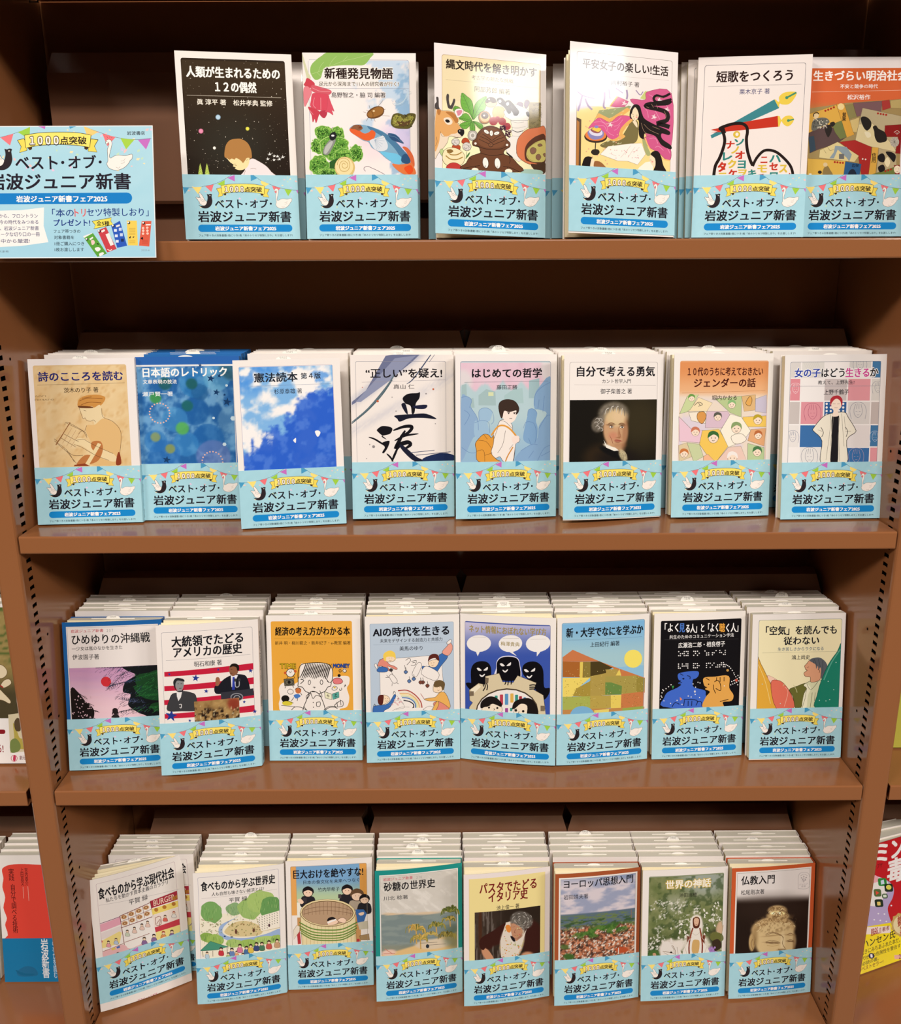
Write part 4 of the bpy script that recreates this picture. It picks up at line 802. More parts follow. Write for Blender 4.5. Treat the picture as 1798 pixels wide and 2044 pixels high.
# rhetoric
A = cov('rhet', 0, 640, 3.596, (277, 709.3), (478, 705.7), (281, 1041.5), (480, 1036.3), base='2a62ac')
A.rm('e6e4e0', -1, 8.2, 107, 10); A.rm(None, 0, 8.4, 101, 130, 0, 'e6e4e0', .8)
def fn(x, y):
    c = mixc('2460a0', '6aa0cc', sst(.35, .7, fbm(x/60, y/70, 12))); c = over(c, '9cc4dc', sst(.56, .7, fbm(x/40, y/50, 22))*(1-sst(300, 700, y))*.6)
    for cx, cy, q, k, a in ((1400, 640, 100, '1c5ca0', .7), (1490, 840, 110, '1f63aa', .7), (1330, 880, 90, '3a86c4', .6), (1260, 700, 90, '4a96cc', .5), (1400, 440, 100, '2a7ab8', .6), (1560, 400, 90, '6ab4d8', .5), (1660, 700, 100, '6a9ac0', .5), (1520, 970, 120, '6a7ab8', .6), (1120, 860, 80, '2c74b8', .6), (1180, 960, 110, '2a6cb4', .6), (1440, 500, 60, '1f5a90', .6)): c = over(c, k, blob(x, y, cx, cy, q, q, 0, .06)*a)
    for cx, cy, q, k in ((1200, 440, 46, '1c5a5c'), (1385, 440, 40, '1c5a58'), (1350, 600, 40, '1c6460'), (1310, 765, 46, '5ab050'), (1120, 830, 34, '8a9a60'), (1220, 915, 34, '8a9650'), (1130, 545, 40, '3a9040'), (1670, 320, 90, '2c5a6c')): c = over(c, k, blob(x, y, cx, cy, q, q, 0, .2)*.85)
    return c
A.grid(1, 10.3, 100, 116, 76, 80, fn)
A.dots('e8b8a8', [(1155+70*math.cos(k*.3), 655+72*math.sin(k*.3)) for k in range(21)]+[(1512+72*math.cos(k*.3), 1010+76*math.sin(k*.3)) for k in range(10, 22)], 6); A.dots('cfe4ec', [(1530, 688), (1600, 880), (1628, 450), (1665, 690)], [10, 14, 10, 18])
def star(A, c, x, y, q, rot=0): A.p(c, [(x+(q if k % 2 == 0 else q*.4)*math.sin(k*math.pi/5+rot), y-(q if k % 2 == 0 else q*.4)*math.cos(k*math.pi/5+rot)) for k in range(10)])
for x, y, q in ((1520, 400, 30), (1556, 500, 26), (1628, 570, 32), (1612, 518, 12), (1192, 996, 30), (1580, 380, 18), (1448, 305, 14)): star(A, '163c68', x, y, q, .2)
A.t('f6f4f0', '日本語のレトリック', 1046, 360, 1634, 350, 70, bold=1.4); A.t('f0eee8', '文章表現の技法', 1046, 428, 1282, 424, 32, bold=.8); A.t('e8ecec', '瀬戸賢一著', 1040, 516, 1252, 514, 34, bold=.6)

# constitution reader
A = cov('kenpo', 460, 680, 3.8255, (470.5, 715.3), (688, 714), (483, 1057.7), (696, 1045), base='f0e8e0')
A.rm(None, 5.6, 6.6, 99.6, 130, 1.6, 'a8a0c0', .3)
def fn(x, y):
    n, m = fbm(x/150, y/130, 31, 5), fbm(x/60, y/60, 41)
    c = mixc('7fb4e4', 'f4f0ec', sst(.47, .66, n+.25*(m-.5))); c = over(c, '3a86dc', sst(.58, .7, fbm(x/120+4, y/100, 51, 5))*(1-sst(300, 460, y))*.7)
    e = (x-230)*.72+(y-930)*1.0+(fbm(x/46, y/46, 61, 5)-.5)*300+(-160*np.exp(-((x-600)/120)**2-((y-480)/120)**2))*-1
    t = sst(-60, 30, e+110-np.clip((x-620)**2/1300.-60, -60, 30)*.25); c = over(c, '2458c8', t*.92)
    return over(c, '5a86dc', t*sst(.5, .7, fbm(x/60, y/60, 71))*.6)
A.grid(6, 7.2, 99.2, 116, 74, 84, fn)
A.b('f4f2f0', '674 690 700 684 716 700 700 730 686 724'); A.b('f4f2f0', '505 756 526 740 524 776 512 770')
A.t('1e2430', '憲法読本', 206, 274, 548, 268, 74, bold=1.4); A.t('1e2430', '第４版', 572, 264, 726, 262, 48, bold=.8); A.l('6a7a9a', 2, '180 338 806 326', smooth=False); A.t('262c3c', '杉原泰雄 著', 362, 382, 580, 376, 40, bold=.3)

# calligraphy
A = cov('sumi', 460, 680, 3.8255, (699.2, 706.1), (904.4, 707.4), (706.2, 1042.8), (906.5, 1031.6), base='ede4dc')
A.grid(0, 0, 107, 116, 60, 66, lambda x, y: over(over(mixc('ede4dc', 'ede4dc', x*0), '9aa0b8', np.clip(sst(70, 0, abs((x-1130)*.62+(y-330)*.8))*(.35+.6*fbm(x/9+y/14, (x-y)/200, 5)), 0, 1)*(1-sst(330, 640, y))), 'b8b8c4', np.clip(sst(60, 0, abs((x-1180)*.5+(y-560)*.86))*.6*fbm(x/9+y/7, (x-y)/300, 8), 0, 1)))
A.p('6c7290', '1190 110 1290 96 1450 100 1390 160 1180 330 1000 450 930 495 930 470 1040 380'); A.p('8c92ac', '1260 130 1420 110 1240 290 1000 470 960 470'); A.ls('44506c', 9, '1540 90 1500 150 1400 290 1350 330', '1570 90 1520 160', taper=True); A.ls('5c7078', 14, '930 630 1060 520 1200 350 1260 250', taper=True); A.ls('4a6068', 7, '930 640 1050 540 1160 420 1240 300')
A.rm(None, 5.2, 6.8, 98.8, 130, 1.6, '8a8a96', .3)
A.b('121016', '1320 440 1360 406 1430 400 1450 394 1446 440 1420 480 1410 550 1390 560 1380 500 1340 480'); A.b('16182a', '1310 490 1340 480 1360 560 1340 550'); A.b('1c1e38', '1400 500 1500 490 1490 520 1420 520'); A.b('16182a', '1262 574 1400 562 1500 560 1576 600 1480 592 1370 596 1300 622 1280 600')
A.b('121016', '1130 680 1170 656 1240 670 1226 716 1160 736 1200 760 1130 700'); A.l('121016', 14, '1062 744 1110 760 1180 800 1200 780', taper=True); A.b('121016', '1160 790 1220 770 1210 820 1180 866 1166 860 1186 820'); A.l('121016', 26, '1250 690 1330 660 1390 660 1370 700 1320 730', taper=True); A.l('121016', 16, '1260 770 1340 730 1440 714', taper=True); A.l('121016', 34, '1340 690 1300 760 1270 830 1300 800 1360 780 1380 800 1340 830', taper=True)
A.l('1a1c30', 40, '1300 800 1350 850 1420 910 1500 935', taper=True); A.l('121016', 18, '1290 810 1260 880 1240 930', taper=True); A.l('121016', 14, '1200 870 1230 900 1250 932', taper=True); A.b('1c2c54', '1480 900 1560 870 1640 860 1710 880 1710 915 1600 922 1480 925'); A.ls('5a6078', 5, '1380 860 1560 840', '1420 880 1680 850')
A.dots('c0603c', [(1130, 464), (1550, 370), (1012, 356)], [10, 8, 4]); A.dots('8a8484', [(1100, 818), (1496, 405), (1240, 432), (1270, 540), (1566, 636), (1070, 802), (1046, 912)], [12, 6, 4, 5, 4, 5, 4])
A.t('1c181c', '“正しい”を疑え!', 1036, 252, 1616, 240, 76, bold=1.2); A.l('9a929a', 2, '1006 316 1640 298', smooth=False); A.t('2a2428', '真山 仁', 1250, 352, 1408, 348, 36, bold=.3)

# first philosophy
A = cov('phil', 900, 680, 3.9956, (912, 708.8), (1109, 707.5), (913.8, 1041.6), (1109.7, 1031.6), base='efe8e2')
def fn(x, y):
    c = mixc('dcb4c4', 'e6cad4', fbm(x/80, y/80, 3)); c = over(c, 'ddd4d4', blob(x, y, 780, 230, 70, 110, 0, .3)+blob(x, y, 100, 330, 80, 90, 0, .3)); c = over(c, 'b4ccd0', sst(.0, .1, (y-330)/300+.25*(fbm(x/60, y*0, 5)-.5)+.2*np.abs(((x/70) % 2)-1)-.18))
    return over(c, '8fb4d0', sst(560, 960, y)*.85)
A.clip = (5.3, 7.3, 100.3, 118); A.rm('b4ccd0', 5.2, 7.2, 100.4, 130, 2); A.grid(5.4, 8.6, 100.2, 116, 60, 60, fn)
for c, P in (('a3bcbc', '100 360 135 350 140 480 190 460 200 540 95 540'), ('a3bcbc', '230 440 290 390 360 410 366 520 230 520'), ('a8c4c4', '430 440 500 390 570 380 580 500 430 500'), ('a0bcc0', '620 320 700 300 700 460 620 460')): A.p(c, P)
A.r('d6dcae', 306, 414, 346, 444)
for c, P in (('8cabcb', '96 460 140 450 176 480 170 530 220 620 250 760 190 780 100 970 96 800'), ('9cbcd4', '230 640 236 560 290 540 336 570 320 640 300 660 320 760 260 800 200 760 200 650'), ('7fa4c8', '610 600 620 550 660 545 686 580 676 640 690 700 680 820 640 830 580 790 590 690'), ('86a8ca', '664 540 662 450 700 370 800 320 800 970 530 970 560 880 680 800 700 680 760 580 700 550')): A.b(c, P)
A.ls('5a7cae', 2.5, '96 460 140 450 176 480 160 540', '120 560 160 600 120 680', '170 540 220 620 230 720', '100 860 160 900 220 900', '236 640 236 560 290 540 336 570 350 640 330 670', '200 660 260 640 310 660 320 740', '610 600 620 550 660 545 686 580', '580 700 600 650 660 660 680 740 670 820', '620 780 640 830', '664 520 670 430 720 370 790 330', '700 470 690 540', '740 440 730 570', '700 700 760 600 800 600', '560 880 640 830 690 830', '690 960 740 860 800 830', '720 920 790 880', '620 940 660 880')
A.ol('f0e6dc', '4a3a34', 3, '400 640 440 632 490 670 500 740 550 780 545 810 520 830 500 970 430 970 400 930 370 940 340 930 330 860 350 740 380 680')
A.ol('e09a3c', '5a3418', 3.5, '215 880 206 830 230 790 270 752 310 756 330 780 350 760 346 830 330 900 370 950 400 972 232 972'); A.ls('5a3418', 2.5, '230 800 290 810 330 860', '215 890 270 880 280 970', '340 900 280 920', '270 752 300 790'); A.l('e09a3c', 13, '330 760 380 690 430 680 480 710 530 770'); A.l('d08a38', 9, '500 850 460 920 440 972')
A.b('f3e2d4', '414 600 420 550 530 550 520 620 496 650 470 660 440 640 410 610'); A.ol('3c2c24', '2a1c18', 3, '396 590 386 530 400 490 450 470 510 484 542 530 540 570 520 590 524 556 470 570 430 560 416 610 408 620'); A.ls('2a1c18', 4, '452 572 474 576', '500 576 520 574', '470 622 492 622'); A.dots('2a1c18', [(464, 582), (508, 582)], 6); A.ls('4a3a34', 2.5, '400 640 440 650 490 700', '380 700 350 790', '440 720 420 830 380 900', '500 830 470 870', '520 830 500 970'); A.b('f3ddd0', '494 770 540 760 548 790 520 824 496 810')
A.clip = (0, 0, 107, 118); A.rm(None, 5.2, 7.2, 100.4, 130, 2, '8a92a6', .3)
A.t('141418', 'はじめての哲学', 178, 264, 720, 258, 76, bold=1.3); A.l('6a7078', 2, '120 338 768 322', smooth=False); A.t('1e1e24', '藤田正勝', 370, 376, 530, 372, 36, bold=.3)

# the man in the wig
A = cov('wig', 900, 680, 3.9956, (1126.5, 712.5), (1320.5, 705), (1127.7, 1045.4), (1320.5, 1032.9), base='efe7df')
frame(A, None, '9a9290', 5.6, 8.2, 100.6)
def fn(x, y):
    c = over(mixc('14100a', '14100a', x*0), '38301c', blob(x, y, 1500, 640, 230, 260, 0, .8)*.9); n = fbm(x/14, y/14, 5)
    c = over(c, '2c2012', blob(x, y, 1180, 930, 120, 90, -20, .5)); c = over(c, '1a1410', blob(x, y, 1330, 960, 160, 90, 0, .5))
    c = over(c, '8a8070', blob(x, y, 1290, 590, 118, 96, -8, .18)*(.6+.4*n)); c = over(c, '7c7264', blob(x, y, 1168, 680, 48, 60, 10, .25)*(.5+.6*n))
    c = over(c, 'a8805c', blob(x, y, 1300, 860, 74, 60, 0, .3)); c = over(c, 'c89c74', blob(x, y, 1308, 720, 96, 150, -3, .12)); c = over(c, 'd6ba8c', blob(x, y, 1310, 620, 84, 70, 0, .35)); c = over(c, 'e2c29a', blob(x, y, 1330, 610, 50, 40, 0, .6)*.6)
    c = over(c, '9a6848', blob(x, y, 1385, 740, 22, 120, 4, .6)*.6+blob(x, y, 1340, 838, 46, 18, 0, .6)*.4); c = over(c, 'c8705c', blob(x, y, 1290, 765, 34, 30, 0, .7)*.45)
    c = over(c, '5a3a24', blob(x, y, 1270, 676, 34, 7, -4, .5)*.7+blob(x, y, 1358, 674, 26, 7, 6, .5)*.7); c = over(c, '3a2418', blob(x, y, 1276, 694, 15, 8, 0, .4)+blob(x, y, 1356, 692, 13, 8, 0, .4)); c = over(c, '9a6444', blob(x, y, 1336, 750, 9, 34, -6, .6)*.6+blob(x, y, 1332, 778, 24, 7, 0, .5)*.5); c = over(c, '9c4c40', blob(x, y, 1330, 806, 30, 7, 0, .4)*.8)
    c = over(c, 'e8dfca', blob(x, y, 1262, 858, 52, 13, 28, .3)); c = over(c, '0e0c0c', blob(x, y, 1290, 900, 110, 34, 22, .25)); return over(c, 'd8c89a', blob(x, y, 1370, 920, 26, 52, -28, .3)*(.5+.6*fbm(x/7, y/7, 8)))
A.grid(6.1, 47, 100.2, 116, 96, 78, fn)
for x, sg in ((1275, 1), (1357, -1)):
    A.e('e8dcc8', x, 693, 16, 8, -3*sg); A.e('2a1c14', x+3, 693, 7, 7); A.e('f3ece0', x+5, 690, 2); A.l('5a3424', 5, [(x-20, 694), (x-4, 683), (x+18, 690)], taper=True); A.l('a87c58', 3, [(x-18, 704), (x, 709), (x+18, 703)], taper=True); A.l('8a6444', 8, [(x-26, 672), (x-4, 662), (x+24, 668)], taper=True)
A.ls('a06c4c', 5, '1328 690 1340 740 1350 764 1334 778 1316 774', taper=True); A.ls('9c4c40', 7, '1300 800 1322 796 1354 802', taper=True); A.ls('8a5440', 4, '1306 814 1328 818 1346 812', '1262 760 1280 800 1290 830', taper=True); A.ls('b48c68', 4, '1300 846 1330 852 1352 840', taper=True)
for k in range(9): A.l('c8c2b4' if k % 2 else '6a6258', 6, [(1200+k*22, 640-abs(k-4)*-9-70), (1216+k*20, 548-22+abs(k-4)*9), (1250+k*16, 520+abs(k-4)*8)], taper=True)
for a, b in ((1150, 640), (1140, 670), (1150, 700), (1176, 716), (1170, 640), (1180, 670)): A.l('b4aca0', 6, [(a, b), (a+14, b-12), (a+30, b-4), (a+30, b+10), (a+16, b+14)], taper=True)
A.p('efe8d8', '1216 800 1240 840 1310 860 1336 880 1300 886 1236 860'); A.ls('bcae8c', 4, '1350 880 1376 910 1384 960', '1360 878 1390 900 1402 950')
A.t('17141a', '自分で考える勇気', 1002, 258, 1612, 246, 80, bold=1.3); A.t('26242a', 'カント哲学入門', 1198, 332, 1422, 326, 32, bold=.3); A.l('b0a8a4', 2, '984 370 1622 352', smooth=False); A.t('26222a', '御子柴善之 著', 1186, 412, 1432, 406, 40, bold=.3)

# mosaic of faces
A = cov('gender', 1300, 640, 3.6104, (1342.9, 705.1), (1539.6, 705.1), (1338.2, 1038), (1535.4, 1029.2), base='eee8e0')
A.rm('e0a070', 6.2, 7.6, 101.8, 130, 2)
A.grid(6.4, 9, 101.6, 116, 40, 44, lambda x, y: over(over(mixc('dc9058', 'e6b080', sst(330, 520, y)), 'e8dccc', sst(500, 560, y)*.9), 'dccfd8', sst(.5, .65, fbm(x/90, y/90, 4))*sst(540, 600, y)))
for c, P in (('c8d49c', '195 670 250 540 330 530 270 650'), ('f0dcb0', '270 640 330 550 430 590 390 650 250 650'), ('b8c890', '450 560 640 540 640 690 560 660'), ('dcb47c', '640 540 740 530 740 640 660 650'), ('c8c0d0', '740 560 820 530 820 660 740 650'), ('d8bcc8', '390 650 540 650 560 680 500 770 380 770'), ('f0e4d0', '260 660 390 650 380 740 280 720'), ('f0c860', '650 690 820 680 820 760 660 760'), ('e8c4d0', '190 690 280 780 370 790 340 880 195 870'),
             ('f0c65c', '360 790 480 780 550 900 460 1020 390 960 340 890'), ('f3ecd8', '490 790 560 670 640 690 710 790 660 860 550 910'), ('e0a878', '710 780 820 770 810 900 690 860'), ('dcc8a0', '190 900 250 880 290 980 195 1020'), ('c8d0a0', '250 880 340 890 370 980 300 1020'), ('e8c8b8', '460 1020 550 910 640 900 690 1020'), ('b8cc98', '690 880 810 910 810 1020 690 1020'), ('f0b890', '370 980 400 960 460 1020 370 1020')):
    A.p(c, P); A.l('6a6a58', 2.2, P, smooth=False, closed=True)
def face(A, x, y, q, hair, skin='f3dcc4', lc='3a342c'):
    A.e(lc, x, y, q*1.06, q*1.16); A.e(skin, x, y, q, q*1.1); A.b(hair, [(x-q*1.15, y+q*.1), (x-q*.9, y-q), (x, y-q*1.35), (x+q*.95, y-q*.9), (x+q*1.15, y+q*.2), (x+q*.7, y-q*.35), (x, y-q*.6), (x-q*.7, y-q*.2)])
    A.dots(lc, [(x-q*.35, y+q*.1), (x+q*.4, y+q*.1)], q*.12); A.l(lc, q*.1, [(x-q*.25, y+q*.6), (x, y+q*.68), (x+q*.25, y+q*.58)])
for x, y, q, h_ in ((440, 840, 36, '3a6a34'), (606, 770, 34, '8aa06a'), (470, 690, 26, '5a5a50'), (760, 710, 30, 'b8a030'), (570, 600, 26, '8ab878'), (310, 800, 28, 'c8785c'), (765, 820, 26, 'b86a3c'), (580, 985, 34, 'f0e8e0'), (230, 960, 28, 'c87840'), (760, 940, 30, '4a7a4a'), (280, 555, 22, '6a9a4a')): face(A, x, y, q, h_)
A.ol('d89850', '5a4020', 3, '330 660 370 655 386 690 360 740 330 720 320 690'); A.ol('e0a858', '3a2c1c', 3, '670 590 700 540 716 570 700 610'); A.ol('f3ead8', '5a4a3a', 2.5, '570 830 640 810 680 850 640 880 590 880'); A.ls('5a5248', 4, '300 610 330 585 360 600 330 615', '330 590 345 612')
A.t('481008', '１０代のうちに考えておきたい', 250, 372, 792, 356, 62, bold=.9); A.t('481008', 'ジェンダーの話', 296, 450, 740, 440, 66, bold=1.2); A.l('b87a4c', 2, '210 520 810 500', smooth=False); A.t('2a1c14', '堀内かおる', 426, 554, 606, 550, 36, bold=.3)

# pink, grey and blue squares
A = cov('girl', 1300, 640, 3.6104, (1565.9, 705.1), (1769.5, 703.1), (1557.6, 1038.8), (1759.8, 1036), base='ece6e0')
A.rm('efe9e4', 5.8, 7.2, 101, 130, 2); A.clip = (5.9, 7.3, 100.9, 118)
def sq(c, x0, y0, x1, y1): A.p(c, [(x0-(y0-270)*.028, y0), (x1-(y0-270)*.028, y0), (x1-(y1-270)*.028, y1), (x0-(y1-270)*.028, y1)])
for c, x0, y0, x1, y1 in (('d8d2cc', 1004, 270, 1074, 400), ('dcd8d0', 1084, 270, 1244, 400), ('d6d2cc', 1426, 270, 1582, 330), ('4478a4', 1592, 270, 1660, 398), ('dc8c94', 1004, 408, 1074, 566), ('c8bcb8', 1252, 408, 1412, 566), ('e09aa0', 1422, 408, 1582, 566), ('d8d4cc', 1592, 408, 1660, 566), ('c8beb8', 1004, 576, 1076, 736), ('dc949c', 1086, 576, 1246, 736), ('2c5c94', 1256, 576, 1414, 736), ('d8d2cc', 1426, 576, 1586, 736), ('c2b6b0', 1594, 576, 1662, 736),
                         ('e6e0da', 1004, 746, 1076, 906), ('3c6ea6', 1086, 746, 1250, 906), ('e4dcd8', 1420, 746, 1590, 906), ('4478a4', 1596, 746, 1664, 900), ('e4e0da', 1090, 912, 1250, 1030), ('3c6ea6', 1430, 912, 1592, 1030), ('e09aa0', 1600, 910, 1666, 1030)): sq(c, x0, y0, x1, y1)
A.dots('efe9e4', [(x, y) for x in range(1262, 1406, 30) for y in range(590, 730, 26)], 9)
A.ls('c8c2ba', 1.6, *['%d 272 %d 396' % (x, x+60) for x in range(1086, 1190, 14)])
for x, y, q, lc in ((1036, 480, 40, 'f0dcdc'), (1160, 650, 62, 'a04c68'), (1490, 640, 60, '7a7c8c'), (1500, 300, 50, '8a8e9c'), (1018, 830, 44, '7a8098'), (1140, 970, 60, '7a7c8c'), (1480, 970, 56, 'b8a0b0'), (1615, 830, 40, 'b8c4d8'), (1632, 470, 44, '8a8e98')):
    A.ls(lc, 2.4, [(x-q*.8, y+q), (x-q, y), (x-q*.7, y-q*.8), (x, y-q*1.05), (x+q*.7, y-q*.8), (x+q, y), (x+q*.85, y+q)], [(x-q*.5, y-q*.2), (x-q*.45, y+q*.4), (x, y+q*.85), (x+q*.45, y+q*.4), (x+q*.5, y-q*.2)], [(x-q*.5, y-q*.2), (x-q*.3, y-q*.8)], [(x-q*.2, y-q*.25), (x-q*.1, y-q*.9)], [(x+q*.1, y-q*.25), (x+q*.1, y-q*.9)], [(x+q*.5, y-q*.2), (x+q*.35, y-q*.8)], [(x-q*.3, y+q*.1), (x-q*.1, y+q*.1)], [(x+q*.1, y+q*.1), (x+q*.3, y+q*.1)], [(x-q*.15, y+q*.5), (x+q*.15, y+q*.5)])
A.ol('ece4d0', '26242a', 4, '1290 660 1390 650 1420 690 1470 770 1470 800 1410 856 1410 1030 1228 1030 1230 860 1170 790 1166 770 1230 690'); A.b('1e1c20', '1302 680 1352 676 1348 820 1344 1030 1294 1030 1300 850'); A.ls('8a8478', 2.5, '1290 665 1290 760 1260 1000', '1300 660 1310 700 1290 900', '1370 660 1376 720 1390 900', '1350 690 1352 860 1360 1010', '1230 790 1200 780', '1400 790 1440 790', '1390 680 1400 780'); A.ls('26242a', 4, '1222 760 1240 800 1228 830', '1400 760 1416 790 1406 830')
A.b('f3dcc8', '1296 590 1300 560 1366 556 1368 610 1344 640 1350 676 1304 680 1312 640 1298 620'); A.b('b03038', '1290 610 1288 560 1310 534 1350 530 1376 560 1370 610 1360 570 1330 552 1300 580'); A.ls('4a3430', 2.2, '1306 590 1326 590', '1338 590 1358 590', '1318 618 1342 618')
A.clip = (0, 0, 107, 118); A.rm(None, 5.8, 7.2, 101, 130, 2, '6a7484', .3)
A.t('2c44a4', '女の子', 1028, 366, 1216, 362, 66, bold=1.3, halo='f3f0ec'); A.t('141418', 'はどう', 1222, 364, 1390, 362, 64, bold=1.1, halo='f3f0ec'); A.t('d04494', '生きる', 1396, 362, 1568, 360, 66, bold=1.3, halo='f3f0ec'); A.t('141418', 'か', 1574, 360, 1632, 358, 62, bold=1.1, halo='f3f0ec')
A.t('26242a', '教えて、上野先生!', 1198, 434, 1460, 432, 30, bold=.4); A.l('9a98a0', 2, '1000 462 1650 458', smooth=False); A.t('26242a', '上野千鶴子', 1240, 504, 1422, 502, 38, bold=.4)
# sunset with branches
A = cov('lily', 100, 1150, 4.0864, (125.2, 1246.7), (322.5, 1232.5), (141.1, 1541), (333, 1525), base='1f5f9f')
A.rm('e9e0da', 4.2, 5, 103, 130); A.rm('9a9490', 5.2, 6.2, 102, 130); A.rm('e9e0da', 5.5, 6.5, 101.8, 130)
A.t('c03c4c', '岩波ジュニア新書', 176, 460, 444, 446, 26, bold=.5); A.t('5a5a5a', '２０７', 470, 444, 520, 440, 22)
A.t('1c1a1c', 'ひめゆりの沖縄戦', 184, 524, 818, 494, 78, bold=.7); A.t('2a2628', '―少女は嵐のなかを生きた', 186, 602, 596, 578, 32, bold=.3); A.t('2a2628', '伊波園子著', 190, 672, 408, 662, 40, bold=.3)
A.grid(5.5, 52.5, 101.8, 117, 24, 36, lambda x, y: over(mixc('b888b4', 'e8c8d0', sst(720, 1100, y)), 'e8b0b8', fbm(x/300, y/14, 4)*.35))
A.clip = (5.6, 52.6, 101.7, 118); A.e('cc3038', 464, 862, 41)
q = random.Random(6)
def fir(x0, y0, x1, y1, n, ln, cols, w=4):
    for k in range(n):
        t = k/n; x, y = x0+(x1-x0)*t, y0+(y1-y0)*t
        for sg in (-1, 1): A.l(q.choice(cols), w, [(x, y), (x+sg*ln*.5*(1-t*.5)+(x1-x0)*.06, y+ln*.55*(1-t*.5)), (x+sg*ln*(1-t*.6)+(x1-x0)*.1, y+ln*.5)], smooth=False, taper=True)
A.b('14181a', '560 700 700 670 890 660 890 1120 760 1120 680 1080 640 1040 660 960 600 940 620 860 700 800 620 760')
A.b('1c4424', '720 800 800 780 890 760 890 900 820 900 740 900 700 860'); A.b('1c4a28', '690 900 780 890 890 930 890 1000 780 990 720 950'); A.b('1c4424', '820 1040 890 1020 890 1090 840 1080')
for a in ((640, 760, 480, 930, 12, 40, ('20242c', '2c3a5a', '3a3034')), (700, 720, 400, 740, 14, 34, ('20242c', '2a2420')), (520, 690, 330, 740, 10, 30, ('2a2420', '20242c')), (760, 1000, 580, 980, 12, 44, ('2c3450', '20242c', '55607a')), (800, 1040, 570, 1100, 12, 40, ('2c3450', '20242c')), (720, 820, 500, 890, 12, 44, ('20242c', '2c3a5a')), (890, 760, 700, 830, 12, 40, ('1f5a2c', '2c6a34')), (890, 880, 700, 880, 12, 40, ('1f5a2c', '2c6a34', '184020')), (890, 940, 720, 960, 12, 36, ('1f5a2c', '2c6a34')), (890, 1040, 820, 1060, 8, 30, ('1f5a2c',)),
          (180, 930, 300, 1000, 10, 34, ('1c1614', '2a2018')), (180, 990, 350, 1050, 12, 36, ('1c1614', '2a2018')), (180, 1050, 390, 1100, 14, 38, ('1c1614', '2a2018')), (180, 1100, 370, 1160, 12, 36, ('1c1614',))): fir(*a)
A.b('1c1614', '180 930 240 960 290 1020 350 1070 370 1120 340 1180 180 1180'); A.dots('d8b4bc', rpts(50, 190, 980, 360, 1160, 3), 5)
A.b('241c1c', '515 1090 530 1074 552 1078 560 1098 552 1122 524 1120'); A.b('2a2424', '512 1140 530 1124 556 1124 570 1150 510 1152'); A.ls('241c1c', 8, '520 1100 514 1128', '556 1100 562 1126')

for P in ((300, 700, 640, 720), (380, 760, 640, 740), (460, 820, 700, 780), (480, 900, 700, 850), (560, 960, 760, 900), (570, 1040, 760, 980), (600, 1110, 800, 1050), (820, 700, 600, 700)):
    x0, y0, x1, y1 = P
    for k in range(34):
        t = q.random(); x, y = x0+(x1-x0)*t, y0+(y1-y0)*t+q.uniform(-26, 26); A.l(q.choice(['20242c', '2c3450', '1c1c20', '50597a', '24302c']), 5, [(x, y), (x-q.uniform(14, 34), y+q.uniform(8, 30))], smooth=False, taper=True)
for k in range(80): x, y = q.uniform(700, 880), q.choice([q.uniform(780, 880), q.uniform(900, 980), q.uniform(1030, 1090)]); A.l(q.choice(['2f7a3c', '3c8a4a', '1c4424']), 5, [(x, y), (x-q.uniform(14, 34), y+q.uniform(8, 26))], smooth=False, taper=True)
A.clip = (0, 0, 107, 118)

# presidents
A = cov('pres', 100, 1150, 4.0864, (313.4, 1251.6), (511.5, 1233.4), (326.4, 1556.2), (521, 1531), base='eee5dd')
frame(A, None, '8a8a92', 5.6, 8, 101)
A.t('17171c', '大統領でたどる', 1002, 538, 1570, 494, 84, bold=1.3); A.t('17171c', 'アメリカの歴史', 1018, 622, 1562, 586, 82, bold=1.3); A.l('8a8a90', 2, '958 700 1626 632', smooth=False); A.t('26262c', '明石和康 著', 1186, 718, 1404, 700, 42, bold=.3)
for y0, y1 in ((702, 776), (820, 896), (936, 1012), (1052, 1126)):
    dd = 84; A.p('c4203c', [(944, y0+dd+10), (1668, y0), (1668, y1-20), (946, y1+dd-25)])
A.rm('eee5dd', 0, 50, 5.8, 116); A.rm('eee5dd', 101, 50, 107, 116); A.rm('9a9a9c', 5.6, 50, 5.9, 116); A.rm('9a9a9c', 100.8, 50, 101, 116)
for x, y, z in ((1198, 834, 32), (1282, 940, 20), (1628, 768, 20), (986, 812, 14), (1376, 760, 13), (1002, 1156, 52), (1152, 1188, 15), (1580, 1026, 15), (1662, 1106, 20)): star(A, '24388c', x, y, z, .1)
A.ol('3c3c3e', '26262a', 3, '972 1114 985 1030 1010 975 1060 960 1100 946 1160 955 1200 980 1212 1090 1200 1106 1090 1112'); A.p('e6e2de', '1046 960 1090 950 1080 1000 1060 1030 1048 990'); A.b('8c8c8c', '1030 870 1050 845 1090 850 1104 880 1098 920 1080 945 1056 944 1040 920'); A.b('26262a', '1018 880 1030 850 1056 838 1100 846 1108 866 1080 862 1050 862 1036 890 1040 930 1056 946 1090 940 1098 926 1096 948 1060 956 1032 930'); A.ls('2c2c2e', 4, '1052 888 1064 886', '1078 886 1090 884', '1066 926 1086 922'); A.l('e6e2de', 5, '1066 1060 1084 1056 1082 1086 1070 1080')
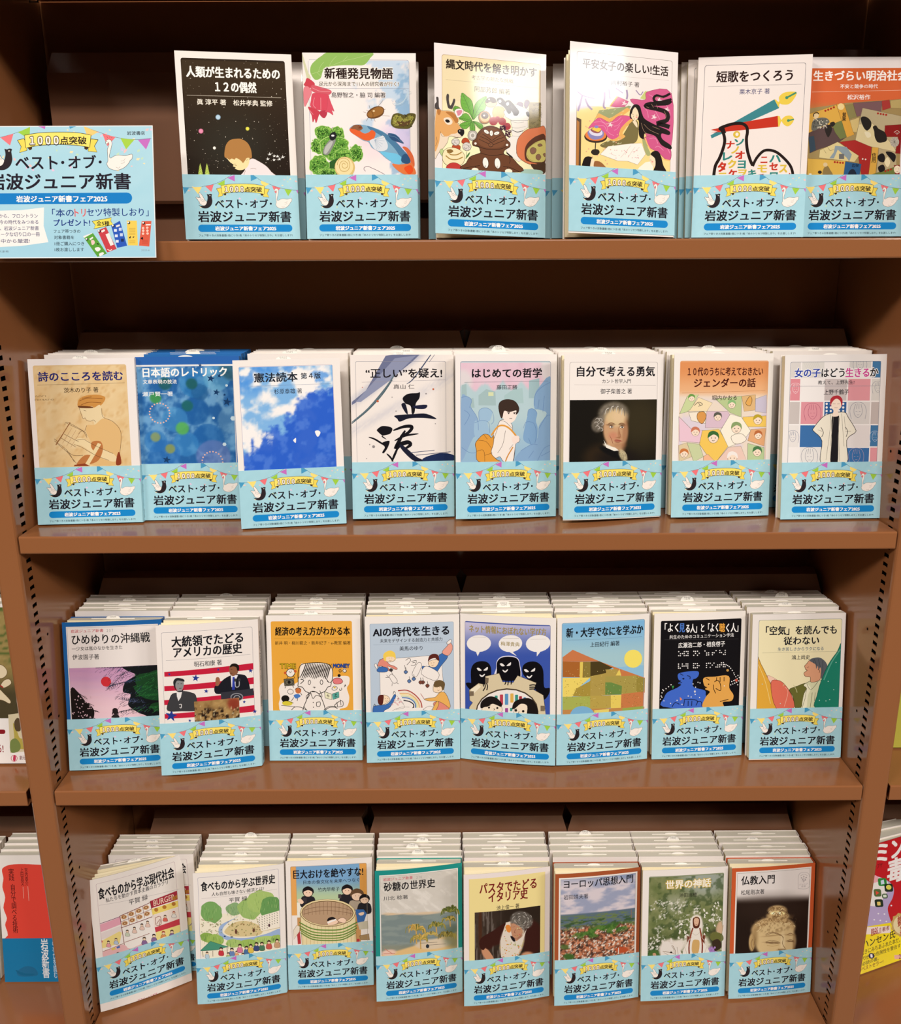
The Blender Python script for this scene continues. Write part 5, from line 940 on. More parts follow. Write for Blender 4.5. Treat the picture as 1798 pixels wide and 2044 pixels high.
A.ol('1b1c24', '101014', 3, '1352 950 1350 900 1380 890 1410 850 1450 820 1500 800 1560 800 1596 820 1620 900 1600 930 1400 960'); A.b('9a6448', '1358 830 1380 824 1390 850 1380 890 1356 890'); A.p('e8e6ea', '1474 808 1500 800 1530 806 1510 850 1500 920 1480 900'); A.p('2c3ca0', '1488 820 1504 820 1506 926 1484 926'); A.b('8c5c40', '1462 760 1466 730 1500 716 1530 730 1534 760 1522 796 1490 812 1468 796'); A.b('1f1814', '1466 740 1478 714 1510 708 1536 726 1538 762 1524 766 1516 740 1490 732'); A.ls('2a1a14', 4, '1474 756 1486 756', '1472 788 1486 790'); A.ls('b8b8bc', 6, '1510 850 1512 900 1538 896 1540 850'); A.e('3a3a40', 1508, 845, 10, 14); A.e('3a3a40', 1540, 843, 10, 14)
A.p('34343c', '1396 950 1650 914 1656 970 1560 984 1400 1006'); A.e('8a8a90', 1522, 986, 50, 34); A.e('34343c', 1522, 988, 42, 28); A.l('b0b0b4', 5, '1496 996 1510 976 1534 974 1548 992')
A.grid(1186, 1030, 1546, 1176, 44, 18, lambda x, y: over(over(over(mixc('7a5a34', 'c8a468', fbm(x/50, y/40, 3)), '8a2c20', blob(x, y, 1500, 1040, 50, 50, 0, .4)*.8), '2a1c14', sst(.52, .62, fbm(x/22, y/26, 9))*sst(1060, 1100, y)), 'e8d8a8', sst(.66, .72, fbm(x/12, y/14, 19))*.7*sst(1050, 1080, y)), False)

# the economics boy
A = cov('econ', 520, 1170, 4.3854, (530.3, 1228.1), (721.5, 1227), (538.2, 1518.9), (723, 1518.5), base='efe7de')
A.rm('e6a63e', 5.2, 6.8, 97.5, 130, 1.8)
A.t('18120c', '経済の考え方がわかる本', 126, 396, 792, 392, 78, bold=1.2); A.l('b88424', 2.5, '120 458 800 454', smooth=False); A.t('4a3414', '新井 明・柳川範之・新井紀子・e-教室 編著', 126, 500, 796, 498, 34, bold=.4)
A.b('f0e6dc', '160 900 200 850 300 860 400 800 640 800 720 790 780 800 780 860 760 900 780 980 760 1060 700 1080 640 1110 220 1110 160 1050 170 980')
A.ol('efe6dc', '1c1814', 6, '330 860 340 800 440 780 560 780 590 840 620 840 616 880 590 890 560 930 480 950 400 930 366 890 330 884'); A.ol('efe6dc', '1c1814', 6, '440 930 400 1010 380 1110 556 1110 540 1000 500 940')
A.b('f0e6dc', '345 850 350 700 400 680 560 680 630 720 620 850 560 800 520 790 440 800 380 820')
A.ls('1c1814', 6, '330 840 330 760 350 700 400 680 520 674 600 690 634 740 630 830 606 850', '350 860 380 830 350 820', '560 790 600 850')
for k in range(16): A.l('1c1814', 9, [(420+k*15-20, 676+k*.6), (380+k*15, 740), (345+k*16, 810+8*math.sin(k))], taper=True)
A.ls('1c1814', 5, '420 840 430 826 440 846 430 868 418 858 420 840', '524 840 536 824 548 846 538 868 526 858 524 840', '460 890 480 890 470 900', '440 936 460 990 490 960 540 976 520 920', '450 930 480 932', '440 940 410 990 400 970 430 940', '490 1024 522 1020 520 1056 492 1056 490 1024', '380 1060 410 1100', '556 1090 600 1060 660 1060', '270 1090 300 1064 350 1066 400 1090', '560 1100 600 1070 650 1066 676 1080')
A.dots('1c1814', [(462, 1024), (464, 1066)], 5)
A.t('c8a820', 'TIME', 168, 706, 310, 700, 44, bold=2, halo='1c1814'); A.t('2c4c9c', 'MONEY', 638, 704, 786, 700, 36, bold=2, halo='1c1814')
A.ol('efe6dc', '1c1814', 6, '224 760 250 730 290 736 300 770 270 800 236 790'); A.ls('1c1814', 4, '250 748 262 762 272 744', '240 796 226 820', '290 790 300 814'); A.e('c85a2c', 216, 764, 12); A.e('c85a2c', 304, 750, 12)
A.ol('6a6454', '1c1814', 5, '204 820 290 812 296 872 210 880', False); A.ls('1c1814', 5, '222 830 276 826 280 860 226 866 222 830', '220 884 212 900', '280 876 290 894'); A.e('1c1814', 250, 846, 14)
A.ol('f0e6dc', '1c1814', 4, '236 926 256 906 284 920 280 946 250 950'); A.e('c8703c', 330, 920, 26); A.ls('1c1814', 5, '300 910 330 894 356 916', '290 980 270 1010', '330 960 320 1010', '350 940 362 960'); A.b('4a7ac0', '290 960 330 950 350 970 310 990')
A.e('1c1814', 216, 990, 36, 30); A.b('d8c83c', '190 1020 230 1010 280 1024 260 1050 200 1046'); A.ls('1c1814', 4, '190 1020 230 1010 290 1030', '180 1050 300 1060')
A.ol('e07a7c', '5a2420', 4, '636 830 660 810 700 812 724 840 700 860 650 860'); A.e('1c1814', 692, 788, 14); A.e('efe6dc', 740, 744, 18); A.ls('1c1814', 5, '722 744 740 730 758 748 740 760 722 744', '690 744 702 732 712 750 698 758 690 744')
A.ol('efe6dc', '1c1814', 4, '628 900 650 880 676 896 660 916 636 916'); A.b('d8b84c', '640 890 660 886 656 904'); A.ls('1c1814', 5, '696 904 698 920 714 912 712 896', '736 890 746 868 748 884', '650 1046 700 1010 724 1020 720 1056 660 1064 650 1046', '670 1020 676 1060', '700 1000 706 1050')
A.ol('e8e4c0', '2a3a2c', 4, '562 930 622 950 624 1000 566 984', False); A.ol('58a89a', '1c2a24', 4, '630 950 688 930 690 980 634 1000', False); A.ls('1c1814', 4, '590 950 594 980', '580 960 606 970', '650 960 668 950 652 976 674 970')

# children and robots
A = cov('robo', 520, 1170, 4.3854, (726.4, 1230), (917.5, 1227), (729.3, 1525.7), (917, 1514.5), base='efe7de')
A.rm('b9c8d6', 5.5, 8.4, 100.4, 130, 1.8); A.rm(None, 5.5, 8.4, 100.4, 130, 1.8, '8a9aaa', .3)
A.t('15151c', 'AIの時代を生きる', 978, 406, 1654, 384, 84, bold=1.5); A.t('26262e', '未来をデザインする創造力と共感力', 1042, 480, 1594, 462, 34, bold=.3); A.l('8a98a6', 2, '980 514 1650 490', smooth=False); A.t('26262e', '美馬のゆり', 1216, 546, 1420, 540, 40, bold=.3)
A.ol('f0e8e0', '4a4a52', 3, '1036 642 1580 600 1604 900 1620 1110 1046 1110', False)
LC = '3a3434'
def kid(P, c, w=3): A.ol(c, LC, w, P)
kid('1020 700 1040 650 1090 630 1120 680 1170 700 1196 720 1180 730 1110 700 1130 740 1100 730 1060 700', 'e08a78'); kid('1020 720 1060 704 1110 720 1100 750 1020 750', '3c6cb0'); kid('1084 620 1100 580 1140 566 1172 590 1176 640 1150 660 1100 660', 'f3d9b8'); A.b('f0cc58', '1074 640 1076 590 1130 562 1176 586 1180 650 1164 620 1100 620 1096 656'); kid('990 690 1010 680 1020 720 1010 724', 'f0e8e0')
kid('1480 700 1560 610 1600 590 1640 620 1580 700 1540 760 1520 776 1500 730 1430 740 1416 700', '3c6cb0'); kid('1590 580 1640 520 1650 490 1680 520 1676 570 1640 610', 'e8a08c'); kid('1630 500 1664 468 1672 490 1650 510', 'f0e8e0'); kid('1474 660 1480 700 1520 712 1550 690 1560 640', 'f3d9b8'); A.b('5a241c', '1466 660 1480 610 1520 592 1556 606 1566 650 1550 650 1530 630 1490 640'); kid('1410 770 1450 700 1560 760 1530 826', 'f0e8e0'); kid('1376 672 1412 690 1366 790 1326 770', 'f0e8e0')
for x, y in ((1270, 740), (1300, 820), (1340, 800), (1420, 830), (1460, 860), (1400, 830)): A.ls(LC, 4, [(x, y-30), (x+6, y)]); A.ol('5a78a8' if x < 1360 else '7a4434', LC, 4, [(x-16, y+10), (x, y-4), (x+18, y+10), (x, y+28)])
A.ls(LC, 4, '1270 650 1300 630 1314 650 1280 690', '1320 660 1364 650 1350 690 1316 690', '1330 670 1352 666', '1260 690 1270 740')
A.ls(LC, 3.5, '1120 790 1150 770 1196 830 1160 850 1120 790', '1090 800 1120 800', '1100 780 1120 800', '1150 850 1146 876', '1190 846 1206 856', '1140 740 1156 780', '1128 740 1160 730'); A.e(LC, 1140, 734, 16)
for k, c in enumerate(('a83a30', 'e8d8c0', 'e0b070', 'f0dc98', 'c8d4b0', '3c6cb0', 'e8e4dc', '26262c')): A.l(c, 9, [(1200+k*7, 916+k*12), (1280+k*3, 912+k*14), (1350-k*2, 950+k*12), (1400-k*9, 1010+k*7), (1412-k*12, 1064)])
kid('1510 910 1520 850 1560 826 1600 840 1606 890 1570 930 1530 930', 'f3d9b8'); A.b('6a5434', '1518 880 1524 836 1570 822 1612 846 1606 900 1590 910 1580 880 1550 884'); kid('1430 990 1470 980 1530 970 1570 930 1620 940 1660 1050 1620 1070 1550 1010 1480 1006', 'e8b05c'); kid('1560 1010 1640 1060 1640 1090 1560 1100 1510 1030', 'e08a78'); kid('1540 1010 1560 1030 1530 1090 1500 1090', 'e8b05c'); A.l('a83a30', 4, '1400 940 1430 985'); A.ls('8a8480', 3, '1420 1080 1470 1050 1510 1060 1480 1090 1420 1080')
kid('1040 960 1090 956 1124 980 1120 1010 1060 1040 1020 1000', 'f3d9b8'); A.b('5a241c', '1018 1000 1030 960 1070 956 1070 1000 1060 1040 1030 1040'); A.b('5a241c', '1050 1050 1066 1060 1060 1110 1040 1110'); kid('980 1060 1010 1050 1110 1030 1166 950 1180 970 1130 1060 1080 1090 1060 1120 980 1120', '3c6cb0'); A.ls(LC, 4, '1156 950 1166 920 1180 940', '980 1060 990 1036 1000 1056')
for x, y in ((1134, 630), (1506, 672), (1556, 890), (1096, 986)): A.ls('7a4434', 3, [(x-14, y), (x-6, y)], [(x+8, y-1), (x+16, y-1)], [(x-8, y+18), (x, y+24), (x+10, y+17)])
A.ls('8a8480', 2.5, '1120 1050 1200 1000 1260 1060 1180 1080', '1190 960 1250 1030', '1150 1090 1230 1060 1300 1060'); A.dots('e0b0b0', rpts(12, 1150, 980, 1230, 1050, 3), 7)

# ghosts above the gear
A = cov('net', 900, 1170, 4.3854, (918.2, 1223.6), (1108, 1240.7), (919.4, 1514.3), (1105.7, 1532.1), base='efe7de')
A.rm('3a54a8', 5.3, 8.2, 100.8, 130, 1.8)
A.grid(5.5, 9.6, 100.6, 62, 8, 20, lambda x, y: mixc('c6c0d8', '3a54a8', sst(300, 640, y)))
A.t('a08c50', 'ネット情報におぼれない学び方', 158, 378, 826, 416, 74, bold=1)
for x, y, q, tx in ((244, 502, 106, 1), (517, 510, 102, 1), (756, 520, 106, -1)): A.e('f0ebe6', x, y, q, 74); A.p('f0ebe6', [(x-30*tx, y+60), (x+12*tx, y+64), (x+(-10 if x < 400 else 56)*1.0*tx if tx > 0 else x-12, y+112)])
A.ls('a09a8c', 2, '190 444 306 450', '450 462 590 468', '690 480 826 486', smooth=False); A.t('a08c50', '梅澤貴典', 434, 510, 596, 518, 42, bold=.4)
A.b('e8e4f0', '395 720 400 660 440 622 520 616 580 640 600 700 596 820 390 800'); K = '0c0a10'
for P in ('400 740 402 670 440 630 510 624 570 640 594 690 594 820 450 830 400 780', '176 820 176 730 200 680 250 658 310 664 344 700 352 760 340 840 300 900 190 900', '130 850 180 850 200 900 160 900', '620 760 624 710 660 680 720 674 770 700 800 760 808 900 854 912 850 960 816 1006 780 1000 700 860 640 800'): A.b(K, P)
for x, y in ((272, 730), (472, 694), (680, 752)): A.b('f0ebe6', [(x-46, y-10), (x-28, y-14), (x-4, y+8), (x-30, y+10)]); A.b('f0ebe6', [(x+12, y+8), (x+36, y-14), (x+50, y-20), (x+44, y+6)]); A.l('f0ebe6', 13, [(x-22, y+44), (x, y+60), (x+24, y+40)], taper=True)
A.ol('d8c8a4', '4a3c2c', 4, '160 910 240 850 300 862 300 790 420 766 450 840 540 850 580 790 740 860 720 920 800 970 812 1060 820 1140 160 1140 160 1060 190 1020 164 1000', False); A.p('7a6a54', '300 800 330 806 326 850 300 856'); A.p('efe4c8', '170 906 240 860 262 880 200 940'); A.p('7a6a54', '164 920 200 920 200 960 164 964'); A.p('7a6a54', '776 1060 816 1064 812 1110 776 1108')
A.e('4a3c2c', 486, 1110, 272, 212); A.e('efe8e0', 486, 1112, 262, 202)
for c, x, y, w_, h_ in (('3a9484', 394, 990, 26, 60), ('c04050', 440, 996, 28, 90), ('5a94c0', 484, 994, 30, 96), ('e0b050', 530, 984, 28, 80), ('3a9484', 570, 986, 26, 60), ('a83040', 604, 990, 26, 40), ('a04a94', 484, 1090, 26, 40), ('3a9484', 524, 1084, 20, 30), ('5a94c0', 640, 1000, 20, 40)): A.r(c, x-w_/2, y-h_/2, x+w_/2, y+h_/2, 5)
for x, y, q, gi in ((350, 1050, 90, 0), (640, 1080, 108, 1)):
    A.ol('f3e2c8', '2a2420', 3, [(x-q*.85, y+q*.2), (x-q*.6, y-q*.4), (x+q*.4, y-q*.3), (x+q*.95, y), (x+q, y+q*.6), (x, y+q), (x-q*.8, y+q*.7)])
    A.b('1c1614', [(x-q, y+q*.2), (x-q*.95, y-q*.4), (x-q*.3, y-q*.9), (x+q*.4, y-q*.85), (x+q, y-q*.3), (x+q*.98, y+q*.1), (x+q*.5, y-q*.1), (x+q*.1, y-q*.2), (x-q*.3, y+q*.05), (x-q*.6, y+q*.1)] if not gi else [(x-q, y), (x-q*.8, y-q*.6), (x, y-q*.85), (x+q*.6, y-q*.7), (x+q, y), (x+q, y+q*.7), (x+q*.2, y+q*.7), (x+q*.2, y-q*.2), (x-q*.3, y-q*.4), (x-q*.7, y-q*.1)])
    A.dots('1c1614', [(x-q*.2, y+q*.15), (x+q*.6, y+q*.2)] if not gi else [(x-q*.7, y+q*.12), (x-q*.12, y+q*.2)], q*.11); A.ls('1c1614', 4, [(x-q*.3, y-q*.02), (x-q*.05, y-q*.02)], [(x+q*.25, y+q*.25), (x+q*.36, y+q*.34), (x+q*.24, y+q*.4)]) if not gi else A.ls('1c1614', 4, [(x-q*.8, y), (x-q*.6, y)], [(x-q*.45, y+q*.2), (x-q*.5, y+q*.34)])
A.ls(K, 9, '290 840 300 880 280 918', '310 850 320 880 312 912', '280 850 286 880', '470 800 478 840 468 866', '490 810 498 840 494 872', '512 810 526 840 522 866', '680 880 710 876 734 880', '680 896 710 896 738 898', '680 912 710 912 734 914')
A.rm(None, 5.3, 8.2, 100.8, 130, 1.8, '8a88a0', .3)

# patchwork hill
A = cov('hill', 900, 1170, 4.3854, (1114.3, 1238.4), (1293.5, 1227.2), (1112.1, 1531.4), (1292, 1513.5), base='efe7de')
A.rm('8fc0dc', 5.2, 6, 101.3, 130, 1.8); A.grid(5.4, 7.6, 101.1, 60, 8, 20, lambda x, y: mixc('7cb4dc', 'a4c8d0', sst(300, 640, y)))
def patch(c, P, sd=0):
    A.p(c, P)
for c, P in (('c8784a', '984 634 1070 566 1300 660 984 670'), ('a8642c', '984 670 1220 664 1220 800 984 806'), ('e0c85c', '1132 670 1158 668 1154 806 1130 806'), ('8c7a38', '1160 668 1222 666 1222 800 1156 806'), ('4a3c1c', '1222 664 1300 660 1416 712 1356 740 1356 764 1222 790'),
             ('c87a48', '1300 660 1692 800 1692 930 1480 780 1410 712'), ('b0984c', '1220 790 1356 760 1356 730 1450 722 1480 780 1500 930 1360 950 1220 964'), ('e6cc60', '1440 780 1470 724 1488 780'), ('a8984c', '1350 790 1620 780 1624 940 1350 950'), ('6a8a44', '1350 840 1400 840 1494 870 1490 944 1350 946'),
             ('98883c', '1620 784 1692 806 1688 920 1620 926'), ('ecd468', '984 812 1222 800 1100 910 1070 970 984 976'), ('a8903c', '1222 830 1222 964 1072 968 1100 900'), ('a8b054', '984 976 1220 962 1222 1090 984 1090'), ('b8a04c', '1220 960 1400 950 1400 1060 1222 1080'), ('e6cc60', '1398 950 1490 946 1486 1064 1400 1064'), ('c87a48', '1490 940 1688 918 1684 1050 1486 1066'), ('c0884c', '984 1090 1260 1070 1690 1050 1690 1130 984 1130'), ('98a84c', '1500 1064 1684 1044 1680 1080 1500 1090'), ('e6d06c', '1256 1084 1384 1070 1380 1120 1256 1124')): patch(c, P)
A.grid(5.4, 34, 101.1, 116, 2, 2, lambda x, y: mixc('8fc0dc', '8fc0dc', x*0)) if False else None
A.dots('8a7434', rpts(120, 990, 830, 1680, 1060, 4), 3.2, 5); A.dots('dcc880', rpts(70, 990, 700, 1680, 1060, 14), 3, 5)
A.e('f3e068', 1588, 636, 78); A.e('7ab0d4', 1156, 1140, 108, 90)
A.rm(None, 5.2, 6, 101.3, 130, 1.8, '8a98a8', .3)
A.t('15181e', '新・大学でなにを学ぶか', 1014, 418, 1672, 386, 78, bold=1.2); A.l('6a8aa0', 2, '1014 486 1664 446', smooth=False); A.t('1e242c', '上田紀行 編著', 1218, 516, 1470, 504, 40, bold=.3)

# the black cover with dots
A = cov('listen', 1280, 1130, 3.471, (1302.5, 1230.5), (1487, 1219.5), (1302.5, 1518.9), (1479.5, 1507), base='efe7de')
A.rm('121013', 7.6, 8.6, 102.2, 130, 1.6)
for c, t_, x0, x1, y in (('f3f0ec', '「よく', 150, 246, 440), ('4a78c8', '見', 250, 290, 440), ('f3f0ec', 'る人」と「よく', 296, 524, 437), ('e8a440', '聴', 530, 572, 432), ('f3f0ec', 'く人」', 578, 666, 430)): A.t(c, t_, x0, y+3, x1, y-1, 60, bold=.9)
A.t('ece8e4', '共生のためのコミュニケーション手法', 184, 504, 634, 486, 26, bold=.4); A.l('4a4648', 1.5, '150 528 668 510', smooth=False); A.t('f3f0ec', '広瀬浩二郎・相良啓子', 246, 560, 572, 548, 36, bold=.5)
q = random.Random(8); D = []
for y0 in (608, 694):
    for k in range(13):
        if k in (3, 6): continue
        for dx_ in (0, 12):
            for dy in (0, 14, 28):
                if q.random() < .5: D.append((250+k*26+dx_, y0+dy-k*1.4))
A.dots('f0ece8', D, 4.4)
A.ol('4068c8', '4068c8', 1, '252 760 330 742 386 742 388 770 370 790 350 800 356 850 430 870 440 900 430 990 150 990 156 930 180 890 240 860 270 836 250 826 270 810 252 800')
A.ol('e0a450', 'e0a450', 1, '426 786 500 776 600 770 604 850 634 900 620 940 560 950 562 990 424 990 440 920 470 880 436 862 450 850 430 836')
A.ls('141a3c', 5, '262 760 284 772', '310 772 330 778 330 796', '276 794 290 796', '256 826 276 820', '210 990 230 960 260 970', '294 940 290 980', '290 936 380 940 374 976', '320 944 320 980', '346 944 344 980', '380 950 410 950 414 980'); A.ls('3a2410', 5, '440 786 466 800', '500 812 520 800 540 820 544 870 510 856', '430 850 450 850', '516 780 514 806', '540 778 540 810', '568 776 568 806', '600 930 540 946', '494 830 496 860 510 890'); A.e('141a3c', 286, 794, 6); A.e('3a2410', 460, 828, 5)
A.dots('f0ece8', [(570+i*11, 690+i*i*1.6) for i in range(7)]+[(640+i*5, 760+(i*37) % 60) for i in range(8)]+[(615+i*7, 830-(i*23) % 40) for i in range(8)]+[(130+i*5, 940-i*22) for i in range(4)]+[(150+i*17, 880-i*14) for i in range(4)]+[(400, 820), (386, 816), (352, 828), (370, 850), (320, 912), (340, 918), (368, 900), (398, 920), (200, 966), (244, 944), (278, 970), (140, 926), (154, 950), (570, 838)], 4.2)
A.e('c8984c', 592, 730, 9); A.r('c84c34', 646, 790, 662, 806); A.p('3a9a4c', '206 846 222 844 214 868'); A.p('e88858', '262 920 280 936 264 944'); A.p('e8e0d8', '366 870 372 880 366 890 358 880')

# looking up
A = cov('kuki', 1280, 1130, 3.471, (1500.4, 1222.2), (1689.7, 1217.9), (1498, 1521), (1680.5, 1517.5), base='eee6de')
A.rm('efe4b8', 7.2, 6.6, 102.8, 130, 1.8)
A.clip = (7.5, 6.8, 102.5, 118)
A.ol('e0a83c', '6a4a20', 3, '780 600 830 680 870 760 910 850 940 990 780 1000'); A.l('f0d080', 4, '810 680 860 800 900 960'); A.ol('f0c8b0', 'a8786a', 2, '874 760 910 770 946 796 900 810'); A.ol('e0705a', '7a3a2c', 3, '900 810 960 796 1010 840 1050 910 1062 990 940 990'); A.l('f3b8a0', 3, '1000 840 1020 880 996 980')
A.ol('6a6a30', '3a3a1c', 3, '1030 860 1080 836 1150 814 1150 870 1110 990 1074 990 1056 910'); A.ls('c8c490', 4, '1058 826 1076 856 1084 880', '996 816 984 836')
A.ol('d8d8b0', '4a4434', 3, '1140 990 1130 900 1150 850 1130 830 1170 800 1240 790 1260 810 1230 900 1220 990'); A.b('ece8c8', '1120 990 1130 900 1150 850 1130 830 1150 816 1180 850 1160 900 1150 990'); A.ls('4a4434', 2.5, '1150 816 1180 860 1230 800', '1190 880 1176 990', '1210 880 1206 940', '1150 850 1140 920 1120 990')
A.ol('dca07c', '5a3424', 3, '1140 710 1134 690 1150 672 1170 650 1220 660 1250 690 1250 730 1240 790 1180 806 1174 770 1140 764 1130 740 1150 724'); A.b('5c6066', '1166 650 1190 634 1240 630 1280 660 1296 700 1284 730 1262 770 1250 780 1250 730 1244 700 1232 720 1226 690 1216 710 1210 680 1190 666'); A.ls('33363c', 2.5, '1200 640 1220 690', '1230 640 1244 700', '1260 650 1262 740', '1190 646 1200 672'); A.ls('5a2c20', 3, '1150 700 1164 696', '1140 716 1154 722', '1226 716 1240 722 1236 740')
A.ol('1e8068', '145040', 3, '1400 540 1360 590 1300 680 1250 800 1224 900 1214 990 1400 990'); A.l('58a890', 8, '1384 570 1320 670 1270 790'); A.dots('b8d8c8', [(1354, 664), (1340, 860), (1312, 930), (1286, 940), (1240, 936), (1300, 800), (968, 958), (840, 820)], 4)
A.clip = (0, 0, 107, 118); A.rm(None, 7.2, 6.6, 102.8, 130, 1.8, '7a8a92', .35)
A.t('1a1a22', '「空気」を読んでも', 858, 436, 1358, 428, 64, bold=1.1); A.t('1a1a22', '従わない', 984, 510, 1234, 504, 60, bold=1.1); A.t('6a7a88', '生き苦しさからラクになる', 944, 572, 1266, 562, 26, bold=.5); A.l('a8a48c', 1.5, '836 596 1374 584', smooth=False); A.t('26262e', '鴻上尚史', 1042, 628, 1170, 626, 32, bold=.3)
# food: the shop stalls
A = cov('food1', 150, 1640, 4.1814, (187, 1781), (368.8, 1723.7), (205.5, 2044), (380.8, 1974.8), base='efe7df', vmax=172)
A.rm(None, 8.2, 6.5, 98.5, 110, 1.8, 'b89aa4', .3)
A.t('18161c', '食べものから学ぶ現代社会', 234, 684, 852, 512, 76, bold=1); A.t('2c2a30', '私たちを動かす資本主義のカラクリ', 296, 742, 800, 584, 30, bold=.3); A.l('b0a8a8', 2, '240 792 890 640', smooth=False); A.t('2c2a30', '平賀 緑', 482, 748, 636, 710, 36, bold=.3)
A.clip = (8.5, 45, 98.2, 113)
A.p('f3ece4', '215 960 410 880 660 740 900 640 920 1100 230 1260')
A.p('e8a8b8', '220 965 408 880 414 940 226 1028'); A.l('8a5a78', 5, '218 958 408 876', smooth=False); A.p('e8dcd8', '226 1036 414 952 418 1010 230 1090'); A.p('f0dc8c', '420 1010 400 1100 240 1160 236 1100 400 1000'); A.p('a83040', '654 740 890 646 896 720 660 800'); A.t('f3d8c0', 'BURGER', 680, 762, 850, 700, 36, bold=.6)
A.ls('7a3028', 5, '408 870 440 1130', '654 742 690 960', '410 870 654 752', '414 970 668 870', smooth=False); A.ls('7a3028', 3, '412 920 660 808', '470 840 484 940', '530 812 546 912', '592 782 606 880', smooth=False)
for k in range(4):
    for j in range(2): x, y = 440+k*60+j*6, 878-k*28+j*52; A.e('d8a878', x, y, 25, 18, -22); A.e('8a5434', x, y, 17, 11, -22); A.e('e0c08c', x, y, 9, 6, -22)
A.p('f0d870', '664 806 896 730 900 780 670 856'); A.dots('b87a34', [(700, 812), (766, 790), (840, 764), (870, 706), (846, 716)], 17, 8); A.p('efe0d4', '672 858 900 784 906 880 684 980'); A.p('c8404c', '684 960 906 880 910 930 690 1000'); A.p('f0e08c', '690 1000 912 930 916 1060 700 1110')
q = random.Random(3)
def crowd(x0, y0, x1, y1, n, cols, s=13):
    for k in range(n):
        t = (k+.5)/n; x, y = x0+(x1-x0)*t+q.uniform(-6, 6), y0+(y1-y0)*t+q.uniform(-6, 6); c = q.choice(cols)
        A.ol(c, '4a3830', 2.2, [(x-s*1.3, y+s*3), (x-s, y+s*1.1), (x, y+s*.8), (x+s, y+s*1.1), (x+s*1.4, y+s*3)]); A.e('4a3830', x, y, s*.85, s*.95); A.e('f0d4b8', x, y, s*.72, s*.82); A.b(q.choice(['3a2c28', 'a84c34', '5a4a3c']), [(x-s*.85, y), (x-s*.6, y-s*.9), (x+s*.5, y-s), (x+s*.85, y), (x, y-s*.35)])
crowd(440, 1010, 660, 900, 4, ['e8e4dc', 'c8d0b8', 'e8c8b8']); crowd(280, 1110, 400, 1050, 2, ['e8a0a8', 'b8c8dc']); crowd(740, 880, 880, 820, 2, ['d86a5c', 'e8e4dc'])
A.ls('8a4434', 4, '440 1090 640 1010', '240 1190 430 1100', '700 930 730 890 720 950', '690 880 730 868 736 930 696 940 690 880')
A.b('e8b8b8', '240 1200 420 1110 480 1140 600 1090 700 1100 720 1130 240 1260'); crowd(560, 1060, 860, 980, 4, ['5a74a8', 'd89058', 'e8e4dc', '8a6a98'], 16); crowd(330, 1210, 640, 1110, 3, ['c8d878', 'e8a0a8', '98b8d0'], 17)
A.ls('6a5a9c', 5, '870 1020 900 980 904 1040'); A.e('f0e8c0', 770, 1060, 60, 24, -14); A.e('c85a5c', 770, 1056, 20, 8, -14); A.p('e0c85c', '330 1150 360 1136 368 1150 338 1164'); A.p('4a70b8', '372 1132 398 1120 404 1134 380 1146'); A.e('c03a4c', 234, 1110, 14); A.e('c03a4c', 252, 1096, 10)
A.clip = (0, 0, 107, 172); A.t('c85a74', '岩波ジュニア新書', 530, 1562, 690, 1522, 20, bold=.3)

# food: the river
A = cov('food2', 150, 1640, 4.1814, (386.8, 1741.6), (567, 1724), (395.1, 2011.2), (570, 1979), base='efe7df')
A.rm(None, 5.6, 5.6, 100.8, 130, 1.8, '8a88a4', .3)
A.clip = (6, 6, 100.5, 118)
A.b('f0e8d0', '1050 780 1300 760 1700 720 1710 1130 1060 1130'); 
def tree(cx, cy, rx, ry, c, sd):
    q = random.Random(sd); A.b(c, [(cx+rx*(1+q.uniform(-.12, .1))*math.cos(k*.42), cy+ry*(1+q.uniform(-.12, .1))*math.sin(k*.42)) for k in range(15)], 2)
    for k in range(34):
        a, b = cx+rx*.9*q.uniform(-1, 1), cy+ry*.8*q.uniform(-1, 1); A.l(q.choice(['3f6c30', '9cc070', 'b8d088', '4f8040']), 4, [(a, b), (a+q.uniform(-6, 6), b+26)], smooth=False, taper=True)
tree(1150, 750, 96, 94, '7aa860', 1); tree(1340, 720, 64, 56, '8aac78', 2); tree(1470, 720, 100, 90, '9cbc6c', 4); tree(1560, 660, 110, 100, 'a8c470', 3); tree(1640, 720, 90, 110, '6a9c58', 5)
A.b('9cb4d8', '1380 780 1300 830 1250 880 1250 930 1330 960 1460 960 1600 930 1710 890 1710 950 1600 980 1480 1010 1340 1000 1230 960 1210 900 1240 850 1340 800'); A.b('d8c490', '1265 900 1330 840 1440 820 1560 870 1560 930 1460 950 1330 950 1270 930')
A.p('f3ead8', '1520 790 1705 740 1710 880 1560 910'); A.l('b89a5c', 3, '1520 790 1560 910 1710 880', smooth=False)
q = random.Random(5)
for k in range(120):
    x, y = q.uniform(1060, 1540), q.uniform(800, 940)
    if x < 1230 or x > 1280: A.l(q.choice(['5a6a34', '8a6a3c', '7a9450']), 4, [(x, y+10), (x+5, y), (x+10, y+9)], smooth=False)
for k in range(44): x, y = 1545+(k % 8)*20, 790+(k//8)*20-(k % 8)*5; A.l('4a4c44', 4, [(x, y), (x+6, y+9)], smooth=False)
A.e('4a2a34', 1624, 860, 8, 14); A.e('6a4434', 1356, 910, 10, 22); A.e('6a4434', 1500, 900, 10, 16); A.e('2a3a5c', 1262, 952, 9, 6); A.e('3a4a5c', 1320, 956, 12, 5)
tree(1110, 970, 60, 44, '8aac50', 7); tree(1180, 990, 80, 50, '9cbc5c', 8); tree(1340, 1010, 70, 36, 'a8c470', 9); tree(1460, 1010, 80, 34, '9cbc5c', 10); tree(1600, 980, 90, 36, 'b0cc74', 11); tree(1680, 970, 50, 30, '9cbc5c', 12)
